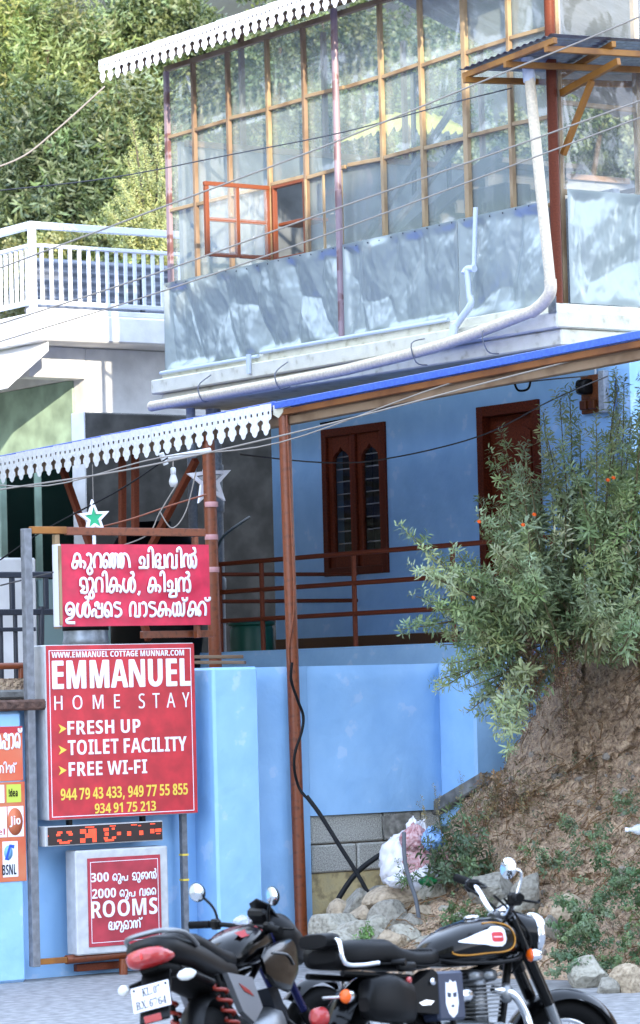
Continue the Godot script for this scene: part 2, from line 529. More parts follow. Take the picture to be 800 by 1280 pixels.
var hs: Node3D
func house() -> void:
	hs = thing("guest_house", "two-storey house with blue veranda wall below and film-glazed wooden storey above", "house", Vector3(-2.5, 2.1, -3.0))
	var b: Material = mats["blue_paint"]
	var zf := -0.4
	# veranda wall in pieces round the window and the door
	var xs := [-4.84, -3.98, -2.97, -1.59, -0.73, 0.46]
	var t := 0.22
	var yb := 2.31
	var yt := 4.72
	var w := func(x0, y0, x1, y1): bx(hs, "wall", b, Vector3(x0, y0, zf - t), Vector3(x1, y1, zf), 0.0)
	w.call(xs[0], yb, xs[1], yt)
	w.call(xs[1], yb, xs[2], 3.0)
	w.call(xs[1], 4.37, xs[2], yt)
	w.call(xs[2], yb, xs[3], yt)
	w.call(xs[3], 4.38, xs[4], yt)
	w.call(xs[4], yb, xs[5], yt)
	bx(hs, "side_wall", b, Vector3(0.24, yb, -5.6), Vector3(0.46, yt, zf - t), 0.0)
	bx(hs, "side_wall", mats["concrete"], Vector3(-4.84, yb, -5.6), Vector3(-4.62, yt, zf - t), 0.0)
	bx(hs, "back_wall", mats["concrete"], Vector3(-4.62, yb, -5.8), Vector3(0.24, yt, -5.6), 0.0)
	bx(hs, "inner_wall", mats["white_paint"], Vector3(-4.62, yb, -2.6), Vector3(0.24, yt, -2.5), 0.0)
	for sk in [[xs[0], xs[3]], [xs[4], xs[5]]]:
		bx(hs, "skirting", mats["skirt"] if mats.has("skirt") else mt("skirt", Color(0.36, 0.22, 0.09), 0.6, 0.0, texs["fine"], 2.0), Vector3(sk[0], yb, zf), Vector3(sk[1], yb + 0.13, zf + 0.012))
	bx(hs, "veranda_floor", mats["blue_paint"], Vector3(-3.6, 2.06, zf - 0.2), Vector3(0.9, yb, 1.3), 0.01)
	# window: frame, two casements with arched-top openings, panes, bars
	var wn := P(hs, "window", box(Vector3(0.06, 1.37, 0.1)), mats["teak"], Vector3(-3.475, 3.685, zf - 0.03))
	var x0 := -3.98
	var x1 := -2.97
	var y0 := 3.0
	var y1 := 4.37
	frame_rect(wn, "frame", mats["teak"], x0, y0, x1, y1, zf - 0.09, 0.075, 0.115)
	for c in 2:
		var a := x0 + 0.075 + c * 0.405
		var e := a + 0.4
		if c == 1:
			a += 0.055
			e = x1 - 0.075
		else:
			e = -3.505
		var st := 0.068
		bx(wn, "stile", mats["teak_panel"], Vector3(a, y0 + 0.075, zf - 0.05), Vector3(a + st, y1 - 0.075, zf - 0.005), 0.006)
		bx(wn, "stile", mats["teak_panel"], Vector3(e - st, y0 + 0.075, zf - 0.05), Vector3(e, y1 - 0.075, zf - 0.005), 0.006)
		bx(wn, "casement_rail", mats["teak_panel"], Vector3(a + st, y0 + 0.075, zf - 0.05), Vector3(e - st, y0 + 0.22, zf - 0.006), 0.006)
		# top rail with a pointed arch cut out
		var mx := (a + e) * 0.5
		var hw := (e - a) * 0.5 - st
		var poly := [Vector2(-hw, 0.24), Vector2(-hw, 0.0), Vector2(-hw * 0.92, 0.05), Vector2(-hw * 0.6, 0.085), Vector2(-hw * 0.3, 0.1), Vector2(0, 0.14), Vector2(hw * 0.3, 0.1), Vector2(hw * 0.6, 0.085), Vector2(hw * 0.92, 0.05), Vector2(hw, 0.0), Vector2(hw, 0.24)]
		P(wn, "casement_rail", plate([poly], -0.045, 0.0), mats["teak_panel"], Vector3(mx, y1 - 0.075 - 0.24, zf - 0.006))
		bx(wn, "pane", mats["pane"], Vector3(a + st - 0.01, y0 + 0.2, zf - 0.034), Vector3(e - st + 0.01, y1 - 0.09, zf - 0.03), 0.0)
		for k in 8:
			var yy := y0 + 0.3 + k * 0.115
			rod(wn, "grille_bar", mats["letter_white"], [Vector3(a + st - 0.02, yy, zf - 0.07), Vector3(e - st + 0.02, yy, zf - 0.07)], 0.006, 6)
		bx(wn, "curtain", mats["curtain"] if mats.has("curtain") else mt("curtain", Color(0.12, 0.125, 0.12), 0.9, 0.0, ntex("curt", 0.02, 0.3, 1.0, 3), 2.0), Vector3(a + st + (0.02 if c == 0 else 0.12), y0 + 0.1, zf - 0.26), Vector3(e - st + 0.02, y1 - 0.1, zf - 0.25), 0.0)
	# door
	var dx0 := -1.59
	var dx1 := -0.73
	var dr := bx(hs, "door", mats["teak_panel"], Vector3(dx0 + 0.085, yb + 0.01, zf - 0.1), Vector3(dx1 - 0.085, 4.285, zf - 0.06), 0.004)
	bx(dr, "frame", mats["teak"], Vector3(dx0, yb, zf - 0.12), Vector3(dx0 + 0.085, 4.38, zf + 0.03))
	bx(dr, "frame", mats["teak"], Vector3(dx1 - 0.085, yb, zf - 0.12), Vector3(dx1, 4.38, zf + 0.03))
	bx(dr, "frame", mats["teak"], Vector3(dx0 + 0.085, 4.29, zf - 0.12), Vector3(dx1 - 0.085, 4.38, zf + 0.028))
	var half := []
	for k in 13:
		var q := float(k) / 12.0
		half.append(Vector2(-0.24 + 0.48 * q, 0.8 + 0.1 * sin(q * PI) + 0.03 * cos(q * TAU)))
	half.append(Vector2(0.24, 0.0))
	half.append(Vector2(-0.24, 0.0))
	P(dr, "raised_panel", plate([half], 0.0, 0.018), mats["teak_panel"], Vector3((dx0 + dx1) * 0.5, 3.3, zf - 0.058))
	P(dr, "raised_panel", plate([rect(-0.24, 0.0, 0.24, 0.72)], 0.0, 0.018), mats["teak_panel"], Vector3((dx0 + dx1) * 0.5, 2.45, zf - 0.058))
	# meter board
	var mb := thing("electric_meter", "brown wooden electric meter board fixed high on the blue veranda wall", "meter", Vector3(-0.08, 4.2, zf))
	bx(mb, "board", mt("board_orange", Color(0.5, 0.27, 0.12), 0.6, 0.0, texs["woodg"], 3.0), Vector3(-0.14, 4.2, zf), Vector3(0.12, 4.52, zf + 0.03))
	bx(mb, "backing", mats["pvc_grey"], Vector3(0.12, 4.19, zf), Vector3(0.2, 4.54, zf + 0.06), 0.006)
	P(mb, "meter_case", body([[-0.05, 0, 0.05, 0.05], [-0.045, 0, 0.065, 0.065], [0.045, 0, 0.065, 0.065], [0.05, 0, 0.05, 0.05]], 16, 3.0), mats["black_plastic"], Vector3(-0.03, 4.42, zf + 0.075))
	bx(mb, "fuse", mats["brown_glass"], Vector3(-0.11, 4.23, zf + 0.03), Vector3(-0.03, 4.31, zf + 0.08), 0.008)
	bx(mb, "fuse", mats["brown_glass"], Vector3(0.0, 4.23, zf + 0.03), Vector3(0.08, 4.31, zf + 0.08), 0.008)
	rod(mb, "conduit", mats["pvc_blue"], [Vector3(0.05, 4.52, zf + 0.02), Vector3(0.05, 4.72, zf + 0.02)], 0.012)
	rod(mb, "conduit", mt("blue_conduit", Color(0.25, 0.42, 0.66), 0.5), [Vector3(0.3, 4.45, zf + 0.014), Vector3(0.3, 2.4, zf + 0.014)], 0.013)
	# floor slab of the upper storey, with a stepped edge
	bx(hs, "upper_slab", mats["cream"], Vector3(-6.0, 4.86, -6.0), Vector3(0.3, 5.0, 0.22), 0.012)
	bx(hs, "upper_slab", mats["cream"], Vector3(-5.9, 4.72, -5.8), Vector3(0.28, 4.857, 0.16), 0.012)
	bx(hs, "slab_upstand", mats["cream"], Vector3(-5.98, 5.003, -6.0), Vector3(-4.3, 5.06, 0.1), 0.01)
	bx(hs, "slab_upstand", mats["cream"], Vector3(-4.297, 5.003, -6.0), Vector3(0.12, 5.09, 0.1), 0.01)
	bx(hs, "slab_patch", mats["galv"], Vector3(0.2, 4.98, 0.221), Vector3(0.302, 5.12, 0.225), 0.0)
	bx(hs, "upper_floor", mats["concrete"], Vector3(-5.9, 5.0, -5.9), Vector3(0.1, 5.02, -0.1), 0.0)

func wrinkle(nu: int, nv: int, w: float, h: float, amp: float, sd: float, fr: float) -> Mesh:
	# crumpled plastic: sharp creases between smooth facets, stretched upright, over a slow billow
	var n := FastNoiseLite.new()
	n.seed = int(sd * 13.0)
	n.frequency = fr
	n.noise_type = FastNoiseLite.TYPE_CELLULAR
	n.cellular_return_type = FastNoiseLite.RETURN_DISTANCE2_SUB
	n.cellular_jitter = 1.1
	n.fractal_type = FastNoiseLite.FRACTAL_FBM
	n.fractal_octaves = 2
	n.fractal_gain = 0.15
	n.domain_warp_enabled = true
	n.domain_warp_amplitude = 0.6 / fr
	n.domain_warp_frequency = fr * 0.6
	n.domain_warp_fractal_type = FastNoiseLite.DOMAIN_WARP_FRACTAL_NONE
	var o := sd * 7.3
	return grid(nu, nv, func(u: float, v: float):
		var e: float = minf(minf(u, 1.0 - u) * w, minf(v, 1.0 - v) * h)
		var k: float = smoothstep(0.0, 0.1, e)
		var x := u * w + 0.25 * v * h * sin(o)
		var c := n.get_noise_2d(x + o, v * h * 0.5)
		return Vector3((u - 0.5) * w, (v - 0.5) * h, amp * k * (1.6 * (1.0 - exp(-1.6 * (c + 1.0))) - 0.8 + 0.9 * nz.get_noise_2d(x * 1.2 + o, v * h * 0.7))))

func glazed_storey() -> void:
	var xs := [-5.98, -5.49, -4.88, -4.2, -3.6, -2.95, -2.39, -1.79, -1.16, -0.54, 0.06]
	var ys := [5.92, 6.67, 7.4, 8.05]
	# posts of the street-side long face
	for i in xs.size():
		var thick: bool = i in [0, 5, 10]
		var m: Material = mats["lilac"] if i in [0, 5] else (mats["maroon"] if i == 10 else (mats["pine"] if i > 5 or i == 3 else mats["pine_dark"]))
		var r := 0.028 if thick else (0.03 if i == 8 else 0.02)
		if i in [5]:
			rod(hs, "post", m, [Vector3(xs[i], 5.09, 0.075), Vector3(xs[i], 8.1, 0.075)], 0.032, 12)
		elif i == 10:
			rod(hs, "post", m, [Vector3(0.075, 5.09, 0.02), Vector3(0.075, 8.1, 0.02)], 0.045, 14)
		else:
			bx(hs, "post", m, Vector3(xs[i] - r, 5.09, -0.05), Vector3(xs[i] + r, 8.05, -0.008), 0.003)
	for j in 3:
		for i in xs.size() - 1:
			if j == 0 and i in [3]:
				continue
			var a: float = xs[i] + 0.021
			var c: float = xs[i + 1] - 0.021
			bar(hs, "glazing_bar", mats["pine"], Vector3(a, ys[j] + rng.randf_range(-0.012, 0.012), -0.03), Vector3(c, ys[j] + rng.randf_range(-0.012, 0.012), -0.03), 0.03, 0.034)
	# the film, one sheet in each bay
	for i in xs.size() - 1:
		for j in 3:
			if j == 0 and i in [3]:
				continue
			var w: float = xs[i + 1] - xs[i]
			var h: float = ys[j + 1] - ys[j]
			P(hs, "film_pane", wrinkle(26, 26, w, h, 0.014, i * 3 + j + 1, 1.9), mats["film"], Vector3((xs[i] + xs[i + 1]) * 0.5, (ys[j] + ys[j + 1]) * 0.5, -0.062 - 0.001 * ((i + j) % 2)))
	# the crumpled sheets below the film
	for q in [[-5.97, -2.97, 1], [-2.93, -1.2, 2], [-1.19, 0.03, 3]]:
		var w: float = q[1] - q[0]
		P(hs, "plastic_sheet", wrinkle(int(w * 90), 80, w, 0.87, 0.06, q[2] * 5 + 2, 2.0), mats["sheet"], Vector3((q[0] + q[1]) * 0.5, 5.515, 0.062 + 0.004 * q[2]))
	for q in [[-5.97, -4.25, 5.07], [-4.2, -1.3, 5.1]]:
		rod(hs, "sheet_batten", mats["pvc_blue"], [Vector3(q[0], q[2], 0.12), Vector3(q[1], q[2], 0.12)], 0.018, 8)
	var nail := lathe([[0.0, 0.0], [0.008, 0.0], [0.006, 0.004], [0.0, 0.005]], 8)
	for k in 34:
		P(hs, "nail", nail, mats["dark_steel"], Vector3(-5.9 + k * 0.178, 5.925 + rng.randf_range(-0.012, 0.012), 0.076), Basis(Vector3.RIGHT, PI * 0.5))
	# open casement and the shut one beside it
	var sash := P(hs, "open_sash", box(Vector3(0.04, 0.04, 0.72)), mats["sash_orange"], Vector3(-4.17, 6.64, 0.37))
	var zz := [0.02, 0.72]
	for z in [0.035, 0.37, 0.705]:
		bx(sash, "sash_bar", mats["sash_orange"], Vector3(-4.19, 5.97, z - 0.021), Vector3(-4.15, 6.619, z + 0.021))
	for y in [5.985, 6.31]:
		for k in 2:
			bx(sash, "sash_bar", mats["sash_orange"], Vector3(-4.188, y - 0.019, 0.058 + k * 0.335), Vector3(-4.152, y + 0.019, 0.347 + k * 0.335))
	for k in 4:
		var w2 := wrinkle(14, 14, 0.31, 0.31, 0.02, 40 + k, 2.5)
		P(sash, "film_pane", w2, mats["film_v"], Vector3(-4.15, 6.145 + 0.32 * (k / 2), 0.2 + 0.335 * (k % 2)), Basis(Vector3.UP, PI * 0.5))
	frame_rect(hs, "window_frame", mats["sash_orange"], -4.16, 5.95, -3.62, 6.66, -0.06, 0.03, 0.05)
	bx(hs, "window_shelf", mats["sash_orange"], Vector3(-4.13, 6.28, -0.3), Vector3(-3.65, 6.31, -0.06))
	for x in [-3.57, -3.28, -3.0]:
		bx(hs, "glazing_bar", mats["pine"], Vector3(x - 0.014, 5.94, -0.004), Vector3(x + 0.014, 6.64, 0.014))
	# street-facing short face
	var zv := [-0.02, -0.87, -1.7, -2.6, -3.5, -4.4, -5.3]
	for i in zv.size():
		bx(hs, "post", mats["pine"], Vector3(0.0, 5.09, zv[i] - 0.09), Vector3(0.055, 8.05, zv[i] - 0.04), 0.003)
	for i in zv.size() - 1:
		var h := 0.95
		var w: float = zv[i] - zv[i + 1]
		P(hs, "plastic_sheet", wrinkle(70, 70, w, h, 0.06, 60 + i, 1.5), mats["sheet"], Vector3(0.115, 5.57, (zv[i] + zv[i + 1]) * 0.5 - 0.06), Basis(Vector3.UP, PI * 0.5))
		for j in 2:
			P(hs, "film_pane", wrinkle(40, 40, w, 1.0, 0.035, 70 + i * 2 + j, 1.4), mats["film_v"], Vector3(0.07, 6.55 + j * 1.0, (zv[i] + zv[i + 1]) * 0.5 - 0.06), Basis(Vector3.UP, PI * 0.5))
		for y in [6.03, 6.78]:
			bar(hs, "glazing_bar", mats["pine"], Vector3(0.03, y, zv[i] - 0.09), Vector3(0.03, y, zv[i + 1] - 0.04), 0.03, 0.04)
	# inner frame: far posts, rail, roof, stair
	for x in [-5.2, -4.1, -3.0, -1.9, -0.8]:
		bar(hs, "inner_post", mats["dark_steel"], Vector3(x, 5.02, -5.7), Vector3(x, 8.4, -5.7), 0.05, 0.05)
	bar(hs, "inner_rail", mats["dark_steel"], Vector3(-5.9, 7.2, -5.7), Vector3(0.0, 7.2, -5.7), 0.05, 0.05)
	# end wall towards the white house: boarded below, framed film above
	bx(hs, "end_wall", mt("partition", Color(0.5, 0.53, 0.56), 0.8, 0.0, texs["blot"], 0.5), Vector3(-5.95, 5.02, -5.9), Vector3(-5.88, 7.35, -0.12), 0.0)
	for z in [-0.9, -1.9, -2.9, -3.9, -4.9]:
		bx(hs, "end_post", mats["pine_dark"], Vector3(-5.94, 7.352, z), Vector3(-5.89, 8.6, z + 0.05))
	bx(hs, "end_rail", mats["pine_dark"], Vector3(-5.87, 7.3, -5.8), Vector3(-5.83, 7.36, -0.15))
	# stair rising towards the street corner
	var Z := -2.2
	for k in 9:
		var a := onz(452 + k * 19, 338 - k * 17, Z)
		bx(hs, "stair_tread", mats["darkened_concrete"], Vector3(a.x, a.y - 0.05, Z - 1.0), Vector3(a.x + 0.3, a.y, Z), 0.004)
		bx(hs, "stair_riser", mats["darkened_concrete"], Vector3(a.x + 0.01, a.y - 0.24, Z - 0.98), Vector3(a.x + 0.05, a.y - 0.052, Z - 0.01), 0.0)
	bar(hs, "stair_stringer", mats["dark_steel"], onz(440, 352, Z + 0.04), onz(625, 190, Z + 0.04), 0.05, 0.14)
	for q in [[432, 336, 578, 118], [434, 356, 590, 158]]:
		bar(hs, "stair_rail", mats["grey_steel"], onz(q[0], q[1], Z + 0.06), onz(q[2], q[3], Z + 0.06), 0.05, 0.06)
	for q in [[516, 90, 250], [470, 250, 330], [560, 170, 240]]:
		bar(hs, "inner_post", mats["dark_steel"], onz(q[0], q[1], Z - 0.6), onz(q[0] + 2, q[2], Z - 0.6), 0.04, 0.04)
	var c0 := onz(585, 272, -0.9)
	bx(hs, "low_wall", mats["pvc_grey"], Vector3(c0.x - 0.2, 5.02, -1.6), Vector3(c0.x + 1.3, 6.3, -1.52), 0.004)
	bx(hs, "cupboard", mats["tank_black"], Vector3(c0.x, 5.02, -1.2), Vector3(c0.x + 0.55, 6.42, -0.9), 0.01)
	# roof with a lace fascia along the eave
	var rise := 0.345
	var rf := P(hs, "roof", grid(180, 24, func(u: float, v: float): return Vector3(-6.35 + 6.9 * u, 8.12 + 3.3 * (1.0 - absf(1.0 - 2.0 * v)) * rise + 0.012 * sin(u * 6.9 / 0.09 * TAU), 0.52 - 6.6 * v)), mats["roof_grey"])
	bx(rf, "eave_board", mats["pine_dark"], Vector3(-6.2, 8.03, 0.36), Vector3(0.5, 8.09, 0.4))
	bx(rf, "eave_board", mats["pine"], Vector3(-6.0, 8.05, -0.06), Vector3(0.1, 8.1, -0.01))
	for x in [-6.1, -4.6, -3.0, -1.5, 0.0]:
		bar(rf, "rafter", mats["pine_dark"], Vector3(x, 8.06, 0.45), Vector3(x, 8.06 + 3.2 * 0.345, -2.75), 0.05, 0.08)
	lace_row(rf, -6.32, 0.5, 8.13, 8.13, 0.535, 0.14)
	# tin hood over the street-facing corner
	hood()

var lace_mesh := {}
func lace_row(parent: Node, xa: float, xb: float, ya: float, yb: float, z: float, pitch: float) -> void:
	var n := int((xb - xa) / pitch)
	var p := (xb - xa) / n
	var key := "%.4f" % p
	if not lace_mesh.has(key):
		var polys := []
		var h := p * 0.5
		polys.append(rect(-h, 0.045, h, 0.1))
		polys.append(rect(-h, 0.0, h, 0.022))
		for k in 2:
			var c := -h * 0.5 + k * h
			polys.append(rect(c - h * 0.5, 0.022, c - 0.012, 0.045))
			polys.append(rect(c + 0.012, 0.022, c + h * 0.5, 0.045))
		var hp := [Vector2(0.95, 0.0), Vector2(0.95, -0.012), Vector2(0.5, -0.026), Vector2(0.46, -0.042), Vector2(0.7, -0.055), Vector2(0.74, -0.085), Vector2(0.45, -0.1), Vector2(0.38, -0.118), Vector2(0.12, -0.132)]
		var poly := []
		for q in hp:
			poly.append(Vector2(q.x * h, q.y))
		for k in hp.size():
			var q: Vector2 = hp[hp.size() - 1 - k]
			poly.append(Vector2(-q.x * h, q.y))
		polys.append(poly)
		lace_mesh[key] = plate(polys, 0.0, 0.0025)
	for i in n:
		var f := (i + 0.5) / n
		P(parent, "lace_scallop", lace_mesh[key], mats["lace_white"], Vector3(lerpf(xa, xb, f), lerpf(ya, yb, f) - 0.06 + rng.randf_range(-0.003, 0.003), z + rng.randf_range(-0.002, 0.002)), Basis(Vector3.UP, rng.randf_range(-0.03, 0.03)))

func hood() -> void:
	var t := thing("tin_hood", "small tin hood on yellow wooden brackets at the corner of the glazed storey", "hood", Vector3(0.1, 6.9, 0.0))
	var y := mt("yellow_wood", Color(0.6, 0.4, 0.12), 0.55, 0.0, texs["pineg"], 0.9)
	# a nearly flat sheet; its frame shows from below
	var A := onz(573, 92, 0.6)
	var B := onz(690, 47, 0.6)
	var C := onx(900, 60, 0.85)
	var D := onx(900, 101, 0.05)
	var f := func(u: float, v: float) -> Vector3:
		var q := A.lerp(B, u).lerp(D.lerp(C, u), v)
		return q + Vector3(0, 0.03 + 0.007 * sin(u * 1.3 / 0.09 * TAU), 0)
	P(t, "tin_sheet", grid(110, 6, f), mats["galv"])
	for v in [0.02, 0.36, 0.7, 0.98]:
		bar(t, "rafter", y, A.lerp(D, v) + Vector3(0, -0.02, 0), B.lerp(C, v) + Vector3(0, -0.02, 0), 0.04, 0.05)
	for u in [0.06, 0.5, 0.93]:
		bar(t, "purlin", y, A.lerp(B, u) + Vector3(0, -0.07, 0), D.lerp(C, u) + Vector3(0, -0.07, 0), 0.045, 0.05)
	bar(t, "tie", y, Vector3(0.1, 6.84, -0.06), Vector3(0.85, 6.98, -0.06), 0.04, 0.06)
	bar(t, "brace", y, Vector3(0.1, 6.33, -0.06), Vector3(0.5, 6.88, -0.06), 0.045, 0.045)
	bar(t, "brace", y, Vector3(0.1, 6.33, -1.3), Vector3(0.5, 6.88, -1.3), 0.045, 0.045)

func awning() -> void:
	var t := thing("veranda_awning", "long blue sheet awning with white lace fascia on brown pipe posts over the veranda", "awning", Vector3(1.05, 0.0, 3.38))
	var y := func(x: float) -> float: return 4.075 + 0.0245 * (x - 1.0)
	var f := func(u: float, v: float) -> Vector3:
		var x := -8.6 + 14.8 * u
		return Vector3(x, y.call(x) + 0.172 * 3.2 * v + 0.011 * sin(u * 14.8 / 0.1 * TAU) - 0.01, 3.45 - 3.2 * v)
	P(t, "roof_sheet", grid(900, 8, f), mats["awning_blue"])
	var edge := func(x0: float, x1: float, n: String, m: Material, z: float, dy: float, w: float, h: float):
		bar(t, n, m, Vector3(x0, y.call(x0) + dy, z), Vector3(x1, y.call(x1) + dy, z), w, h)
	edge.call(0.97, 6.2, "edge_flashing", mats["awning_blue"], 3.462, 0.0, 0.012, 0.05)
	edge.call(-8.6, 0.93, "edge_flashing", mats["awning_blue"], 3.43, 0.02, 0.012, 0.035)
	edge.call(0.99, 6.2, "edge_purlin", mt("purlin_brown", Color(0.5, 0.3, 0.12), 0.6, 0.0, texs["pineg"], 0.8), 3.42, -0.055, 0.05, 0.045)
	edge.call(-8.6, 6.2, "gutter_beam", mats["pine_dark"], 3.36, -0.115, 0.07, 0.06)
	for z in [2.4, 1.4, 0.5]:
		bar(t, "purlin", mats["pine_dark"], Vector3(-8.6, 3.85 + 0.172 * (3.45 - z) - 0.05, z), Vector3(6.2, 4.2 + 0.172 * (3.45 - z) - 0.05, z), 0.05, 0.06)
	for x in [-8.4, -6.6, -4.6, -2.8, -1.2, 0.0, 1.05, 2.6, 4.2, 5.8]:
		var yy: float = y.call(x)
		bar(t, "rafter", mats["pine_dark"], Vector3(x, yy - 0.06, 3.34), Vector3(x, yy - 0.06 + 0.172 * 3.1, 0.25), 0.05, 0.05)
	lace_row(t, -8.6, 0.945, y.call(-8.6) - 0.02, y.call(0.945) - 0.02, 3.475, 0.152)
	P(t, "end_bracket", plate([[Vector2(-0.07, 0.05), Vector2(-0.07, -0.02), Vector2(0.0, -0.05), Vector2(0.06, -0.01), Vector2(0.07, 0.05)]], -0.05, 0.02), mats["cream"], Vector3(0.995, 4.03, 3.43))
	var p2 := rod(t, "post", mats["rust_pipe"], [Vector3(1.0, 4.02, 3.4), Vector3(1.02, 2.8, 3.4), Vector3(1.03, 2.1, 3.4), Vector3(1.054, 0.0, 3.396)], 0.046, 16)
	rod(t, "post", mats["rust_pipe"], [Vector3(-0.05, 3.93, 3.4), Vector3(-0.02, 2.1, 3.4)], 0.05, 16)
	rod(t, "conduit", mats["rust_pipe"], [Vector3(1.06, 4.02, 3.42), Vector3(1.09, 3.2, 3.42), Vector3(1.1, 2.6, 3.42), Vector3(1.06, 2.3, 3.45), Vector3(1.06, 2.15, 3.45)], 0.009, 8, 4)
	for q in [[0.015, 3.4], [0.01, 2.9], [0.005, 3.15]]:
		P(t, "tape", lathe([[0.052, -0.02], [0.053, -0.018], [0.053, 0.018], [0.052, 0.02]], 16), mats["tape"] if mats.has("tape") else mt("tape", Color(0.75, 0.55, 0.55), 0.5), Vector3(-0.04 + q[0], q[1], 3.4))
	rod(t, "post", mats["rust_pipe"], [Vector3(6.0, 4.15, 3.4), Vector3(6.0, 2.0, 3.4)], 0.046, 12)

func retaining_wall() -> void:
	var t := thing("retaining_wall", "bright blue plastered retaining wall with buttress over grey concrete blocks", "wall", Vector3(0.8, 0, 3.0))
	var b: Material = mats["blue_paint"]
	var top := 2.14
	var slab := func(n: String, m: Material, a: Vector3, c: Vector3, amp: float):
		# a wall piece whose street face is slightly uneven, as trowelled plaster is
		var w := c.z - a.z
		var h := c.y - a.y
		bx(t, n, m, a, Vector3(c.x - 0.02, c.y, c.z), 0.0)
		P(t, n, grid(int(w * 20) + 2, int(h * 20) + 2, func(u: float, v: float):
			var z: float = a.z + w * u
			var y: float = a.y + h * v
			var e := smoothstep(0.0, 0.08, minf(minf(u, 1.0 - u) * w, (1.0 - v) * h))
			return Vector3(c.x - 0.018 + 0.018 * e + amp * e * nz.get_noise_2d(z * 1.3 + a.z * 9.0, y * 1.3), y + 0.0, z)), m)
	slab.call("wall", b, Vector3(0.65, 1.03, 1.99), Vector3(0.95, top, 3.21), 0.008)
	slab.call("wall", b, Vector3(0.65, 0.0, 3.212), Vector3(0.95, top, 3.81), 0.006)
	slab.call("wall", b, Vector3(0.65, 0.0, 4.2), Vector3(0.93, 1.9, 5.72), 0.006)
	bx(t, "buttress", b, Vector3(0.6, 0.0, 3.82), Vector3(1.2, top + 0.004, 4.21), 0.018)
	bx(t, "pier", b, Vector3(0.6, 0.9, 0.6), Vector3(1.37, top + 0.004, 1.988), 0.018)
	bar(t, "coping", mats["concrete"], Vector3(0.86, 1.02, 2.02), Vector3(1.55, 1.27, 2.02), 0.12, 0.1, 0.012)
	bx(t, "footing", mats["concrete"], Vector3(0.6, 0.0, 0.6), Vector3(1.36, 0.9, 1.96), 0.01)
	# terrace edge behind the wall: broken plaster, odd boards
	bx(t, "backing", mats["mortar"], Vector3(0.6, 0.0, 1.96), Vector3(0.88, 1.03, 3.205), 0.0)
	var z := 3.2
	for row in 2:
		var z1 := 3.195
		var y1 := 1.025 - row * 0.215
		var widths := [0.66, 0.34, 0.3] if row == 0 else [0.4, 0.56, 0.3]
		for w in widths:
			var zz: float = maxf(z1 - w, 2.0)
			bx(t, "block", mats["block"], Vector3(0.8, y1 - 0.205, zz), Vector3(0.925 + rng.randf_range(-0.008, 0.008), y1, z1), 0.012)
			z1 = zz - 0.012
			if z1 < 2.05:
				break
	P(t, "lower_plaster", grid(30, 16, func(u: float, v: float): return Vector3(0.9 + 0.012 * nz.get_noise_2d(u * 4.0, v * 3.0), 0.6 * v, 1.99 + 1.2 * u)), mats["stained_plaster"])
	P(t, "plaster_patch", plate([[Vector2(-0.14, 0.1), Vector2(0.12, 0.12), Vector2(0.15, -0.05), Vector2(0.02, -0.13), Vector2(-0.12, -0.06)]], 0.0, 0.012), mt("patch", Color(0.62, 0.61, 0.58), 0.9, 0.0, texs["conc"], 1.5), Vector3(0.93, 0.9, 2.42), Basis(Vector3.UP, PI * 0.5))
	# boards and rubble lying on the wall top
	var bd := thing("loose_boards", "weathered boards and cement rubble lying on top of the blue wall", "boards", Vector3(0.4, 2.145, 3.9))
	bar(bd, "board", mats["pine_dark"], Vector3(0.15, 2.2, 4.1), Vector3(0.62, 2.18, 3.55), 0.14, 0.025)
	bar(bd, "board", mats["pine_dark"], Vector3(0.3, 2.235, 4.15), Vector3(0.5, 2.225, 3.5), 0.1, 0.025)
	bar(bd, "slate", mats["concrete"], Vector3(0.2, 2.24, 4.25), Vector3(0.45, 2.32, 4.0), 0.2, 0.03)
	# shop wall to the left, with posters
	var k := thing("blue_shop", "low blue plastered shop wall with orange phone posters", "shop", Vector3(0.9, 0, 6.8))
	bx(k, "wall", b, Vector3(0.5, 0.0, 5.735), Vector3(1.1, 1.87, 9.0), 0.02)
	bx(k, "ledge", mt("ledge", Color(0.4, 0.3, 0.26), 0.95, 0.0, texs["conc"], 1.2, texs["lump"], 1.2), Vector3(0.3, 1.875, 5.1), Vector3(1.16, 1.95, 9.0), 0.015)
	bx(k, "ledge", mats["concrete"], Vector3(0.2, 1.955, 5.1), Vector3(0.95, 2.02, 9.0), 0.015)

